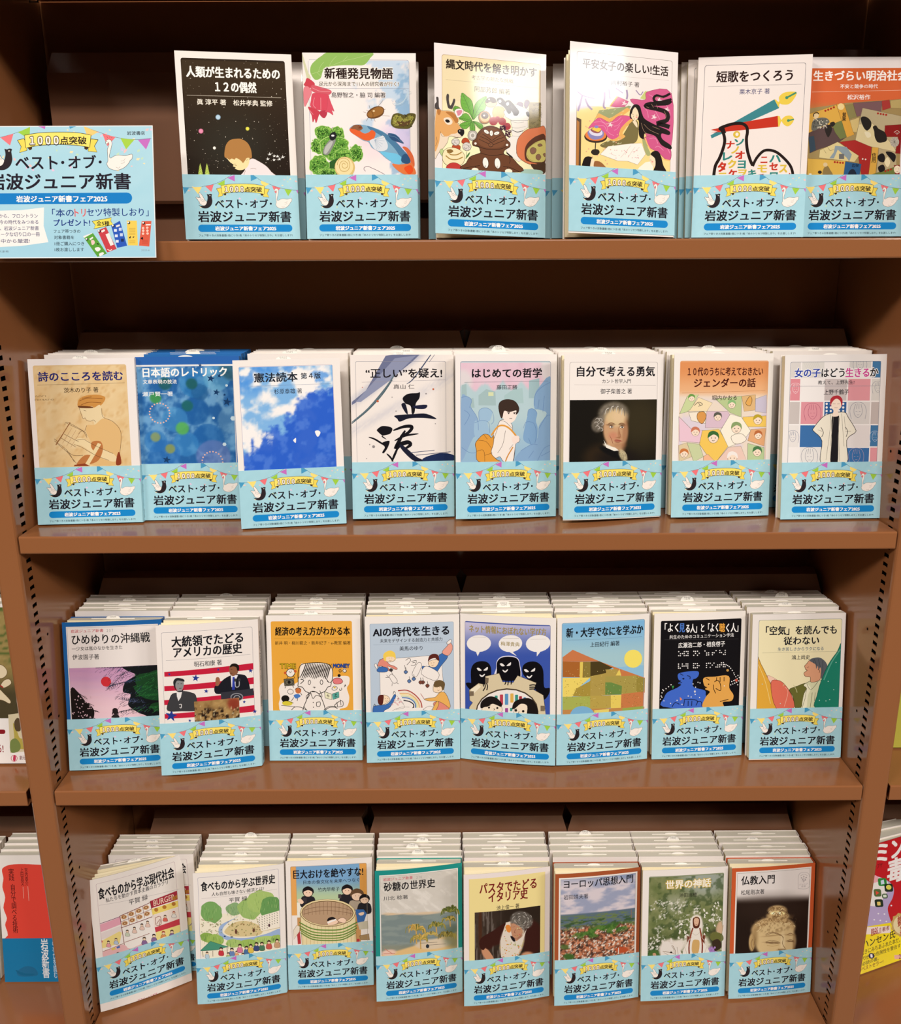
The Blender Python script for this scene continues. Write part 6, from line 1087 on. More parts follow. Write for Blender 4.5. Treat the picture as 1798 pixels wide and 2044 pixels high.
A.ol('4a9478', '2a5a48', 3, '1050 1090 1140 1000 1290 1040 1200 1070', False); A.ls('6a5a48', 4, '1070 1090 1076 1140', '1160 1080 1160 1130', '1280 1040 1282 1100', smooth=False)
def person2(x, y, c, s=13): A.ol(c, '4a3830', 2, [(x-s*1.3, y+s*3.6), (x-s*1.1, y+s), (x+s*1.1, y+s), (x+s*1.4, y+s*3.6)]); A.e('4a3830', x, y, s*.9, s); A.e('f0cfae', x, y+2, s*.7, s*.8); A.b('3a2c24', [(x-s, y), (x-s*.5, y-s), (x+s*.6, y-s), (x+s, y), (x, y-s*.3)])
for k, (x, y, c) in enumerate(((1110, 1104, 'b8d0dc'), (1230, 1062, 'c83a44'), (1320, 1064, '6a84b8'), (1360, 1084, 'e8a070'), (1386, 1030, 'd87a9c'), (1440, 1046, '4a70a0'), (1474, 1030, 'e0c050'), (1520, 1014, '3c4c7c'), (1564, 1012, '4a7c5c'), (1620, 1000, 'c85a50'), (1684, 990, 'c8a078'), (1410, 1100, 'e8e4dc'), (1290, 1100, 'a8c070'))): person2(x, y, c, 15 if y < 1070 else 12)
A.clip = (0, 0, 107, 118)
A.t('18161c', '食べものから学ぶ世界史', 1060, 542, 1676, 466, 76, bold=1.1, halo='efe9df'); A.t('2c2a30', '人も自然も壊さない経済とは?', 1154, 604, 1586, 544, 30, bold=.3); A.l('b0a8a8', 2, '1066 638 1690 560', smooth=False); A.t('2c2a30', '平賀 緑', 1300, 644, 1450, 630, 36, bold=.3)

# the giant tub
A = cov('oke', 560, 1650, 4.8595, (569.3, 1717.9), (741, 1707.8), (573.4, 1977.2), (744.5, 1966.2), base='efe7df')
A.rm('c8945c', 6, 7, 100.5, 130, 1.8); A.grid(13, 7, 91.5, 60, 10, 20, lambda x, y: mixc('7aa8d0', 'b8cca0', sst(480, 680, y))); A.rm('f0ecdc', 13, 55, 91.5, 75); A.rm('f0e8e0', 5, 93, 20, 116); A.rm('e8a85c', 6.3, 8, 12.6, 100); A.rm('e0a050', 91.6, 8, 100.2, 100)
A.rm('efe7df', 5, 72, 13, 116); A.rm('efe7df', 92, 72, 101, 116)
for x, y, q_, gl in ((262, 622, 52, 0), (640, 600, 52, 1), (736, 650, 62, 2), (808, 690, 48, 0)):
    sh = {2: 'b0a08c'}.get(gl, '26242a')
    A.ol(sh, '3a3434', 3, [(x-q_*1.3, y+q_*2.8), (x-q_*1.2, y+q_*1.1), (x-q_*.5, y+q_*.75), (x+q_*.5, y+q_*.75), (x+q_*1.25, y+q_*1.2), (x+q_*1.2, y+q_*2.9)]); A.e('3a2c28', x, y, q_, q_*.98); A.e('f3d0b4', x, y+q_*.12, q_*.82, q_*.74)
    A.b('6a4c34' if gl == 2 else '1c181c', [(x-q_*1.02, y+q_*.2), (x-q_*.9, y-q_*.6), (x, y-q_*1.08), (x+q_*.95, y-q_*.6), (x+q_*1.05, y+q_*.2), (x+q_*.6, y-q_*.2), (x, y-q_*.35), (x-q_*.7, y-q_*.1)])
    A.dots('5a3424', [(x-q_*.25, y+q_*.1), (x+q_*.3, y+q_*.1)], 4)
A.p('3c6aa8', '720 790 800 790 830 830 800 920 740 920'); A.p('c8c0a8', '740 920 840 900 846 980 760 990'); A.ol('a88a60', '4a3a28', 3, '760 1050 850 1030 858 1090 770 1090', False); A.r('3a3438', 214, 680, 250, 726, 4); A.r('4a4044', 554, 640, 584, 680, 4); A.b('f3d0b4', '160 700 190 690 220 720 200 740 170 724'); A.b('f3d0b4', '750 830 800 816 800 840 770 850')
A.ol('e8d8a8', '6a5430', 4, '184 830 190 960 200 1160 730 1160 722 960 722 800', False)
for x in range(210, 720, 36): A.l('b89c64', 3, [(x, 930), (x, 1160)], smooth=False)
A.e('6a4a30', 452, 824, 270, 136); A.e('e8d4a0', 452, 822, 266, 132); A.e('6a5030', 450, 824, 252, 120)
A.grid(0, 0, 107, 1, 1, 1, lambda x, y: mixc('efe7df', 'efe7df', x*0)) if False else None
A.e('b89878', 450, 826, 246, 116)
for k in range(-6, 7): A.l('8c6c50', 4, [(450+k*38, 826-112*math.sqrt(1-(k*38/250)**2)), (450+k*37, 860-20*math.sqrt(max(0, 1-(k/7)**2)))], smooth=False)
A.ls('7a5c44', 4, '220 800 330 770 450 764 570 770 680 800', '214 840 330 810 450 800 570 810 690 830')
for k, y in enumerate((960, 990, 1016, 1040, 1062)): A.l('6a8c3c' if k % 2 else '5a7c34', 12, [(176 if k < 3 else 188, y-40), (300, y+20), (450, y+32), (600, y+20), (736 if k < 3 else 724, y-46)]); A.l('98b060', 3, [(182, y-42), (300, y+16), (450, y+28), (600, y+16), (728, y-48)])
A.ol('f3d0b4', '4a2c20', 3, '450 920 470 890 520 888 550 900 540 930 480 944 452 940'); A.b('1c181c', '444 900 460 872 500 862 530 880 500 888 460 900'); A.p('f3efe8', '446 912 530 880 534 894 450 928'); A.ol('f3d0b4', '4a2c20', 3, '550 900 560 880 600 870 630 890 620 920 580 916')
A.p('b83a40', '150 1010 180 1000 190 1130 160 1136'); A.ol('e8dcc8', '8a7454', 3, '118 1000 150 950 180 960 176 1010 120 1090', False); A.r('b83a40', 732, 1080, 760, 1120)
A.t('15151c', '巨大おけを絶やすな!', 120, 454, 798, 418, 84, bold=1.1); A.t('1e2430', '日本の食文化を未来へつなぐ', 218, 528, 762, 500, 36, bold=.3); A.t('1e2430', '竹内早希子', 358, 596, 568, 590, 40, bold=.3)
A.rm(None, 6, 7, 100.5, 130, 1.8, 'a89a8a', .3)

# sugar
A = cov('sugar', 560, 1650, 4.8595, (750.3, 1737.5), (920.8, 1718), (754.5, 2003.9), (922, 1980.5), base='1f9088')
A.rm('efe8e0', 5.5, 6, 102, 130); A.rm('b0aaa0', 6.6, 7.2, 100.8, 130)
def fn(x, y):
    Y = y+(x-1000)*.06
    c = mixc('cfc8bc', 'd8d2c8', fbm(x/120, y/40, 4)); c = over(c, 'ece6dc', sst(.55, .7, fbm((x+y)/160, (x-y*1.4)/40, 7))*.6); c = over(c, '7c8a88', sst(848, 856, Y)); c = over(c, '96a098', sst(.5, .65, fbm(x/180, Y/30, 5))*sst(850, 870, Y)*.5)
    c = over(c, 'd8c0a0', blob(x, Y, 1060, 846, 60, 12, 0, .4)+blob(x, Y, 1400, 850, 150, 14, 0, .5)+blob(x, Y, 1180, 846, 100, 7, 0, .5)); c = over(c, '8a8a74', sst(1130, 1180, Y)*.7)
    c = over(c, 'e0bc80', sst(0, 20, (Y-1218)+(x-1010)*.28-20)); c = over(c, 'e8c4b0', blob(x, y, 1060, 1226, 70, 30, -12, .3)); c = over(c, 'd8c8b0', blob(x, y, 1480, 1130, 170, 50, -4, .15)*.9); c = over(c, '5a6a50', blob(x, y, 1690, 1060, 110, 120, 0, .4)*.6)
    return c
A.grid(7, 7.6, 100.5, 116, 70, 84, fn)
q = random.Random(9)
def palm(x, y, r_, cols, n=18, tr=None):
    if tr: A.l('c8a058', 12, [(x, y), (x+4, y+tr)], smooth=False)
    for k in range(n):
        a = math.radians(q.uniform(195, 345)); L = r_*q.uniform(.6, 1.05); ex, ey = x+L*math.cos(a)*1.0, y+L*math.sin(a)*.7
        A.l(q.choice(cols), 9, [(x, y), ((x+ex)/2, (y+ey)/2-L*.12), (ex, ey), (ex+(ex-x)*.15, ey+L*.6)], taper=True)
palm(1640, 820, 84, ['7a8034', '98984a', '5a6430'], 30); palm(1640, 900, 70, ['a89848', '6a7034', 'c8ac5c'], 30, 60); palm(1660, 780, 50, ['5a6430', '7a8034'], 14); palm(1510, 960, 80, ['7a8034', 'a89848', '5a6430'], 30, 60); palm(1320, 1000, 96, ['d8b45c', 'b8944a', '8a8440'], 36, 130); palm(1360, 1090, 90, ['d8b45c', 'c09c50', '98904a'], 34, 90); palm(1460, 1040, 60, ['98904a', 'c8ac5c'], 20); palm(1610, 1060, 84, ['8a7c40', 'a89848', '6a6434'], 30)
A.e('2a3038', 1428, 1152, 16, 20); A.ls('c8806a', 6, '1020 1190 1100 1236', '1010 1240 1120 1230'); A.ls('4a4440', 3, '1360 1120 1520 1110', '1440 1140 1600 1130')
A.t('c85060', '岩波ジュニア新書', 1006, 500, 1286, 476, 28, bold=.5); A.t('7a7a78', '２７６', 1322, 470, 1372, 466, 22)
A.t('141418', '砂糖の世界史', 1010, 572, 1500, 528, 82, bold=.9); A.t('26262c', '川北 稔著', 1010, 686, 1242, 670, 38, bold=.3)

# the woman in the apron
A = cov('pasta', 900, 1650, 4.6103, (926.5, 1748.7), (1095.8, 1726), (927.8, 2010.5), (1096.3, 1988.5), base='eee2dc')
A.rm('efdc96', 6.2, 6, 101, 130, .5); A.rm('e6cfa0', 6.2, 6, 7, 130); A.rm('e6cfa0', 100.2, 6, 101, 130)
def fn(x, y):
    n = fbm(x/40, y/60, 4); c = mixc('2a2018', '5a4a40', n*sst(560, 200, x)+.1*n); c = over(c, '7a7068', sst(.55, .62, fbm(x/12, y/200, 8))*(1-sst(430, 470, x))*.7); c = over(c, '4a2c1c', blob(x, y, 270, 940, 16, 200, 0, .3))
    c = over(c, '3a1a14', blob(x, y, 460, 980, 150, 70, -38, .15)); c = over(c, '3a1a14', blob(x, y, 330, 1070, 56, 60, 0, .2)); c = over(c, '3a1a14', blob(x, y, 740, 1010, 100, 160, 0, .15)); c = over(c, 'c8906c', blob(x, y, 330, 1170, 34, 70, -34, .2)); c = over(c, 'c8906c', blob(x, y, 700, 1180, 60, 40, 0, .3))
    m = blob(x, y, 560, 1040, 106, 200, 12, .1); c = over(c, 'ded0c0', m); c = over(c, 'b8a858', m*sst(.55, .62, fbm(x/18, y/18, 14))*.7); c = over(c, 'd88a4c', m*sst(.64, .7, fbm(x/22, y/22, 24))*.9); c = over(c, 'e0944c', blob(x, y, 524, 930, 30, 46, 20, .4))
    c = over(c, 'b8866a', blob(x, y, 590, 950, 60, 84, -10, .15)); c = over(c, '2a1a18', blob(x, y, 560, 1020, 22, 30, -30, .3)); c = over(c, '8a5c48', blob(x, y, 620, 960, 30, 60, 0, .6)*.6); c = over(c, '6c665e', blob(x, y, 644, 850, 104, 84, 14, .12)*(.65+.35*fbm(x/10, y/12, 6)))
    return over(c, '4a2c20', blob(x, y, 570, 920, 26, 7, 20, .5)*.8+blob(x, y, 610, 945, 30, 7, 24, .5)*.8)
A.clip = (13.2, 49.5, 95, 118); A.grid(13.2, 49.5, 95, 116, 86, 84, fn)
q = random.Random(4)
for k in range(90):
    a = q.uniform(0, 6.28); r = q.random()**.5; x, y = 644+100*r*math.cos(a), 850+80*r*math.sin(a); A.l(q.choice(['9a948a', '4a453e', 'b4aea4', '6c665e']), 5, [(x, y), (x+12*math.cos(a+1.2), y+12*math.sin(a+1.2)), (x+24*math.cos(a+1.8), y+24*math.sin(a+1.8))], taper=True)
A.b('c08c6c', '556 880 600 890 650 930 640 980 600 1010 566 1000 548 950'); A.ls('5a3424', 6, '560 912 584 906', '606 930 634 936', taper=True); A.ls('8a5440', 5, '590 930 578 960 594 966', '570 984 596 990', taper=True)
A.p('e0d4c4', '500 870 540 860 546 940 560 1010 600 1040 650 1000 690 930 640 1100 600 1190 460 1190 452 1040'); A.b('1c1418', '548 990 590 1036 570 1044 546 1010')
for k in range(70):
    x, y = q.uniform(470, 640), q.uniform(900, 1190)
    if x < 690-(y-900)*.3 and abs(x-565)+abs(y-960)*.4 > 50: A.e(q.choice(['b8b060', 'c8c088', 'd8843c', 'c86a50', '98a050']), x, y, q.uniform(4, 9), q.uniform(3, 6), q.uniform(0, 180), 7)
A.b('e08a3c', '500 900 530 890 546 920 540 960 510 950'); A.b('c8906c', '290 1130 330 1120 380 1180 390 1220 330 1220'); A.b('3a1a14', '262 1060 290 1010 400 940 470 890 500 880 460 960 400 1040 330 1090 300 1130 270 1110')
A.clip = (0, 0, 107, 118)
A.t('7a1c1c', 'パスタでたどる', 262, 572, 780, 500, 84, bold=1.1); A.t('7a1c1c', 'イタリア史', 342, 644, 700, 602, 84, bold=1.1); A.t('2a2428', '池上俊一 著', 416, 740, 622, 712, 40, bold=.3)

# red roofs
A = cov('euro', 900, 1650, 4.6103, (1107.1, 1742.2), (1275.4, 1726), (1109.3, 2013.3), (1274.6, 1992.5), base='a8552f')
A.rm('efe8e0', 4.6, 5, 103, 130); A.rm('8a8480', 6.6, 6.8, 101, 130)
def fn(x, y):
    Y = y+(x-1010)*.11; c = mixc('9aa0b8', 'd8ccd0', sst(.35, .65, fbm(x/120, Y/50, 5))); c = over(c, '6a84b0', (1-sst(440, 560, Y))*.45); c = over(c, '5a6c7c', sst(802, 812, Y)); c = over(c, '6a7c50', sst(.45, .6, fbm(x/50, Y/10, 8))*sst(815, 830, Y)); c = over(c, '3a5430', sst(.5, .6, fbm(x/60, Y/16, 9))*sst(850, 870, Y)*.9)
    n = fbm(x/22, Y/14, 12, 3); r_ = mixc('6a4030', 'c8805c', sst(.35, .6, n)); r_ = over(r_, 'e8dccc', sst(.6, .66, fbm(x/14, Y/12, 21, 3))); r_ = over(r_, '2c2824', sst(.62, .68, fbm(x/16, Y/14, 31, 3))*.8); t = sst(920, 960, Y+(fbm(x/40, Y/40, 4)-.5)*60); c = c*(1-t[..., None])+r_*t[..., None]
    g = sst(.42, .55, fbm(x/50, Y/40, 14))*blob(x, Y, 1400, 985, 280, 52, -6, .4); c = over(c, '3c6428', g); c = over(c, '64883c', g*sst(.5, .6, fbm(x/14, Y/14, 44))*.7); c = over(c, '40642c', blob(x, y, 1090, 1200, 50, 30, 0, .3)+blob(x, y, 1050, 1110, 40, 24, 0, .4)*.8); return over(c, 'b8502c', blob(x, y, 1570, 1130, 60, 30, 0, .15))
A.grid(6.9, 7.1, 100.7, 116, 100, 100, fn)
A.l('8a6c5c', 6, '1652 750 1652 830', smooth=False); A.l('e0d8cc', 8, '1540 1110 1540 1170', smooth=False)
A.t('101216', 'ヨーロッパ思想入門', 1032, 514, 1664, 456, 74, bold=.8); A.t('26262e', '岩田靖夫著', 1034, 638, 1256, 620, 42, bold=.3)

# world myths
A = cov('myth', 1260, 1620, 3.342, (1279.4, 1735.2), (1450, 1723.2), (1280.3, 2001.5), (1447, 1990.4), base='efe7df')
A.rm('8a9270', 7.6, 8, 102, 130, 1.6)
def fn(x, y):
    n = fbm(x/50, y/50, 5); c = mixc('5a6a38', '98986c', n); c = over(c, 'a8b0ac', blob(x, y, 480, 440, 160, 110, 0, .6)*.8); c = over(c, 'b0b09c', blob(x, y, 280, 600, 70, 60, 0, .7)*.6); c = over(c, '3a4c28', sst(.5, .65, fbm(x/36, y/40, 12))*.6); c = over(c, '2c3a1c', sst(760, 900, y)*(1-sst(330, 380, x))*.5)
    c = over(c, 'ece8dc', sst(.56, .62, fbm(x/9, y/9, 31, 3))*sst(.45, .6, fbm(x/60, y/50, 33))*sst(540, 620, y+(x-300)*-.1)*.95)
    c = over(c, '3a5a2c', blob(x, y, 150, 960, 46, 40, 0, .2)); c = over(c, '2a2820', blob(x, y, 560, 840, 46, 60, 0, .4)*.8); c = over(c, 'c8a888', blob(x, y, 584, 770, 22, 46, 10, .3)); c = over(c, '7a7a40', blob(x, y, 560, 820, 40, 22, 0, .4))
    c = over(c, 'e4dcd0', blob(x, y, 428, 760, 44, 80, 0, .2)); c = over(c, 'dcd4c4', blob(x, y, 430, 890, 90, 80, 0, .2)); c = over(c, 'c8a068', blob(x, y, 418, 900, 40, 70, 0, .2)); c = over(c, '6a2c1c', blob(x, y, 382, 890, 12, 74, -8, .3)+blob(x, y, 470, 880, 12, 74, 10, .3)); c = over(c, '5a2c1c', blob(x, y, 426, 730, 28, 42, 0, .2)); c = over(c, 'd8a888', blob(x, y, 425, 728, 19, 32, 0, .2)); c = over(c, '5a2418', blob(x, y, 420, 724, 16, 3, 0, .5)*.7)
    c = over(c, 'd8ccc0', blob(x, y, 250, 920, 68, 74, 20, .15)); c = over(c, 'e6dcd0', blob(x, y, 300, 900, 40, 60, 40, .3)); return over(c, '9a6cb0', blob(x, y, 540, 920, 30, 24, 0, .4)*.9)
A.grid(7.8, 9.4, 101.8, 116, 92, 96, fn)
A.p('d8ccc0', '196 850 210 880 200 890').p('d8ccc0', '254 836 270 870 244 880').e('2a2420', 262, 944, 6)
q = random.Random(12)
for k in range(110):
    x, y = q.uniform(250, 610), q.uniform(570, 860); t = (x-250)/360
    if abs(x-425) > 46 and y > 760-t*190: A.dots(q.choice(['f0ece0', 'e0dcc8', 'f6f2e6']), [(x, y), (x+5, y+3), (x+2, y-5)], 4)
for k in range(60): x, y = q.uniform(130, 610), q.uniform(480, 880); A.l(q.choice(['3c4c24', '6a7440', '8c8c58', '2c3a1c']), 3, [(x, y), (x+q.uniform(-14, 14), y-q.uniform(6, 20))], taper=True)
A.b('e8e0d4', '396 780 384 730 398 694 426 682 450 692 464 730 458 800 470 860 500 900 520 950 470 990 350 990 340 930 370 870'); A.b('5a2a1a', '402 740 404 704 428 694 448 706 450 744 440 770 410 770'); A.b('e0b496', '410 730 412 708 428 702 442 710 442 734 434 754 418 754'); A.ls('5a2c1c', 2.5, '415 724 423 722', '431 722 439 724', '420 744 427 747 434 744', taper=True)
A.ls('7a2c1c', 9, '404 770 388 830 380 900 384 960', '450 770 462 830 470 890 468 950'); A.ls('a84c30', 3, '402 780 386 840 380 900', '452 780 464 840 470 890'); A.b('d0a868', '404 860 430 850 450 864 446 930 426 960 400 930'); A.ls('c8bcac', 3, '350 900 366 950 356 990', '500 900 486 950 492 990', '396 800 424 820 450 800', '360 880 400 830', '490 870 462 830'); A.dots('c89c50', [(412, 700), (420, 694), (430, 692), (440, 697)], 3)
A.b('e4dcd2', '196 900 212 870 240 864 262 880 300 900 330 940 340 990 210 990 194 940'); A.p('e4dcd2', '204 880 202 848 220 872').p('e4dcd2', '252 872 262 836 274 876'); A.ls('a89a8c', 3, '262 890 282 930 280 990', '214 940 250 960', '300 900 310 960'); A.ls('7a5c3c', 3, '270 890 290 930 286 980', '206 930 280 944'); A.b('2a2420', '254 936 264 932 270 940 260 944'); A.b('4a6a34', '112 960 130 930 170 930 190 970 180 990 110 990'); A.b('c89878', '140 950 156 944 164 962 150 974')
A.b('cfae8c', '572 790 580 740 592 730 600 760 610 750 604 800 584 820'); A.b('6a6c38', '520 830 560 800 606 820 606 860 540 860'); A.b('3a2c20', '540 860 580 850 600 900 560 930 540 900'); A.dots('a880c0', [(520, 920), (532, 910), (544, 918), (528, 934), (542, 932), (554, 906)], 8)
A.t('f6f0e0', '世界の神話', 216, 472, 520, 462, 56, bold=1.5, halo='c8a83c'); A.t('26241e', '沖田瑞穂', 308, 546, 426, 542, 28, bold=.3)
A.rm(None, 7.6, 8, 102, 130, 1.6, '9aa088', .3)

# stone head
A = cov('buddha', 1260, 1620, 3.342, (1458.1, 1730.7), (1624.3, 1717.3), (1455.4, 1997.9), (1617.5, 1981.7), base='cc5c30')
A.rm('efe8e0', 5, 4.6, 102, 130); A.rm('9a948e', 6.6, 6.4, 100.4, 130); A.rm('ece4de', 7, 6.8, 100, 130)
def fn(x, y):
    c = mixc('ece4de', '241812', sst(540, 610, y+(x-900)*.04)); c = over(c, '3c2c24', blob(x, y, 940, 640, 220, 90, 0, .7)*.5)
    c = over(c, 'd0b07c', blob(x, y, 966, 650, 62, 34, 0, .2)+blob(x, y, 970, 690, 76, 30, 0, .2)); c = over(c, 'cfae7a', blob(x, y, 940, 780, 146, 86, -6, .1)); c = over(c, 'dcc08c', blob(x, y, 956, 860, 136, 130, 0, .1)); c = over(c, 'c8a874', blob(x, y, 800, 870, 20, 60, 0, .2))
    c = over(c, '8a6c44', sst(.52, .6, fbm(x/12, y/14, 7))*blob(x, y, 950, 740, 140, 60, -8, .3)*.6+sst(.5, .6, fbm(x/10, y/10, 17))*blob(x, y, 966, 668, 70, 44, 0, .2)*.7); c = over(c, '9a7c50', blob(x, y, 820, 840, 18, 70, 0, .8)*.7)
    c = over(c, '8a6c48', blob(x, y, 935, 872, 52, 4, 2, .6)+blob(x, y, 1056, 862, 26, 4, 4, .6)); c = over(c, '9a7a50', blob(x, y, 930, 824, 60, 4, -6, .7)*.7+blob(x, y, 1050, 820, 34, 4, 6, .7)*.7); c = over(c, 'ecd8ac', blob(x, y, 1004, 870, 14, 60, 0, .7)*.7); c = over(c, '7a5c3c', blob(x, y, 998, 920, 28, 7, 0, .6)*.7); return over(c, '8a6a44', blob(x, y, 1080, 880, 8, 70, 0, .8)*.7)
A.grid(7, 30, 100, 116, 90, 86, fn)
q = random.Random(2)
for k in range(60):
    a = q.uniform(3.3, 6.1); r = q.uniform(.72, 1.0); x, y = 940+150*r*math.cos(a), 810+104*r*math.sin(a)
    if y < 764: A.l(q.choice(['8c6c44', 'e8cf9c', 'a8885c']), 4, [(x, y), (x+9, y-7), (x+18, y-1), (x+16, y+8)], taper=True)
for k in range(22):
    x, y = q.uniform(905, 1020), q.uniform(634, 690); A.l(q.choice(['8c6c44', 'ecd4a4', '7a5c3a']), 4, [(x, y), (x+8, y-10), (x+20, y-6), (x+22, y+4)], taper=True)
A.ls('7a5c3c', 4, '1010 830 1004 880 1022 912 1010 926 984 924 976 912', taper=True); A.ls('8c6c48', 5, '886 816 936 800 996 822 1008 850', '1030 820 1056 808 1084 822', taper=True); A.ls('6a4c30', 4, '896 876 936 866 984 876', '1034 868 1060 862 1082 870', taper=True); A.ls('b8965c', 3, '900 890 940 896 980 886', '800 842 790 880 800 930 812 900 806 860'); A.ls('ead4a4', 7, '1000 850 998 900', '830 800 860 770', taper=True)
A.ls('7a5c3c', 3, '890 868 930 856 984 870 940 880 890 868', '1030 862 1056 850 1080 862', '890 822 940 806 990 824', '804 850 796 880 806 920', '820 850 814 890')
A.t('141216', '仏教入門', 722, 446, 944, 440, 58, bold=.9); A.t('2a262a', '松尾剛次著', 722, 530, 876, 524, 32, bold=.3)
A.ls('a8a0a0', 2, '1102 500 1104 410 1140 390 1176 408 1174 496 1102 502', '1116 416 1140 402 1164 414', '1140 420 1140 462', '1128 430 1152 430', '1126 450 1156 446'); A.dots('b0a8a8', [(1124, 428), (1132, 440), (1150, 440), (1156, 426), (1140, 418), (1140, 450)], 5); A.t('a8a0a0', 'ジュニア', 1110, 474, 1168, 470, 12); A.t('a8a0a0', '新書', 1124, 488, 1154, 486, 11)
# ------------------------------------------------------------------ where every stack stands
OFY = -.8045
ROWN = {1: 'top', 2: 'second', 3: 'third', 4: 'lowest'}
# key, row, left bottom (x, y), right bottom (x, y) of the front cover (y from the lens), copies, mode, short description
STACKS = [
 ('hoshi', 1, (-.2477, .8299), (-.1407, .8493), 4, 'block', 'black starry cover with a brown-haired child bending its head'),
 ('fish', 1, (-.1342, .8407), (-.0249, .8452), 4, 'block', 'white cover with a red-headed fish, a beetle and a snail'),
 ('jomon', 1, (-.0081, .8233), (.0964, .8533), 2, 'open', 'pale yellow cover with a deer, leaves and a brown clay figurine'),
 ('heian', 1, (.1168, .8185), (.2213, .8473), 3, 'open', 'white cover with long-haired court ladies in pink robes'),
 ('tanka', 1, (.2436, .8679), (.3508, .8550), 5, 'yaw', 'white cover with a black-outlined goose filled with coloured letters'),
 ('meiji', 1, (.3480, .8690), (.4547, .8690), 4, 'yaw', 'orange cover with a jumble of old pictures and cards'),
 ('lyre', 2, (-.4288, .8385), (-.3214, .8460), 5, 'block', 'sand-coloured cover with a lyre player in profile'),
 ('rhet', 2, (-.3240, .8515), (-.2195, .8563), 5, 'block', 'deep blue cover with overlapping circles and dark stars'),
 ('kenpo', 2, (-.2123, .8213), (-.1042, .8381), 5, 'block', 'white cover with blue watercolour clouds'),
 ('sumi', 2, (-.1002, .8455), (.0065, .8592), 5, 'open', 'white cover with black brush calligraphy'),
 ('phil', 2, (.0096, .8421), (.1151, .8581), 5, 'open', 'pink and blue cover with a student carrying an orange rucksack'),
 ('wig', 2, (.1207, .8330), (.2263, .8543), 5, 'open', 'white cover with a dark oil portrait of a man in a wig'),
 ('gender', 2, (.2347, .8459), (.3422, .8565), 5, 'open', 'orange cover with a mosaic of small comic faces'),
 ('girl', 2, (.3495, .8421), (.4535, .8453), 5, 'yaw', 'pink, grey and blue squared cover with a red-haired woman in a coat'),
 ('lily', 3, (-.4299, .8384), (-.3236, .8493), 5, 'open', 'blue-edged cover with a red sun, pink sky and dark branches'),
 ('pres', 3, (-.3203, .8253), (-.2149, .8480), 5, 'open', 'white cover with red stripes, blue stars and men in dark suits'),
 ('econ', 3, (-.2078, .8575), (-.0994, .8572), 5, 'yaw', 'yellow cover with a scribbled boy in a white shirt'),
 ('robo', 3, (-.0960, .8501), (.0121, .8583), 5, 'open', 'pale blue cover with children drawing on a white sheet'),
 ('net', 3, (.0129, .8600), (.1188, .8395), 5, 'openL', 'violet-blue cover with three black ghosts above a gear'),
 ('hill', 3, (.1223, .8407), (.2283, .8567), 5, 'open', 'sky-blue cover with a patchwork hill and a yellow sun'),
 ('listen', 3, (.2324, .8530), (.3398, .8628), 5, 'open', 'black cover with a blue figure and an orange fist'),
 ('kuki', 3, (.3448, .8522), (.4527, .8551), 5, 'yaw', 'cream cover with a grey-haired boy looking up beside a green shape'),
 ('food1', 4, (-.4230, .8212), (-.3305, .8665), 5, 'lead', 'tilted white cover with pastel shop stalls and a burger sign'),
 ('food2', 4, (-.3138, .8443), (-.2072, .8638), 5, 'open', 'white cover with green trees, a field and a blue river'),
 ('oke', 4, (-.2065, .8664), (-.0985, .8742), 4, 'open', 'cover with a giant wooden tub and people round its rim'),
 ('sugar', 4, (-.0912, .8468), (.0146, .8631), 5, 'open', 'teal-edged cover with palms before a grey bay'),
 ('pasta', 4, (.0171, .8391), (.1234, .8557), 5, 'open', 'pale yellow cover with a woman in a flowered apron'),
 ('euro', 4, (.1284, .8392), (.2348, .8531), 5, 'open', 'rust-edged cover with red roofs under a cloudy sky'),
 ('myth', 4, (.2357, .8456), (.3431, .8538), 5, 'open', 'leafy green cover with a crowned woman and a white horse'),
 ('buddha', 4, (.3461, .8477), (.4531, .8588), 5, 'open', 'orange-edged cover with a pale stone head on black'),
]
ORD = ['', 'second', 'third', 'fourth', 'fifth', 'sixth']
SPINES = {'hoshi': ('人類が生まれるための12の偶然', '2a1c10', .085), 'fish': ('新種発見物語', '2a1c10', .05), 'lyre': ('詩のこころを読む', '1c2a6a', .062), 'kenpo': ('憲法読本第4版', '20242a', .05), 'jomon': ('縄文時代を解き明かす', '2a1c10', .07), 'rhet': ('日本語のレトリック', 'f0f0f0', .06), 'sumi': ('正しいを疑え', '20242a', .05), 'pres': ('大統領でたどるアメリカの歴史', '20242a', .09), 'food1': ('食べものから学ぶ現代社会', '20242a', .08), 'econ': ('経済の考え方がわかる本', '20242a', .08)}
SPC = {'rhet': lin('2a6cb0'), 'lily': lin('1d5c9e'), 'sugar': lin('1f9488'), 'euro': lin('a8502c'), 'buddha': lin('c8552c'), 'pasta': lin('efe4c4')}
NOBAND_FRONT = {}
rnd = random.Random(11)
YB = .9195                                     # where the rearmost copy's back foot stands (from the lens)
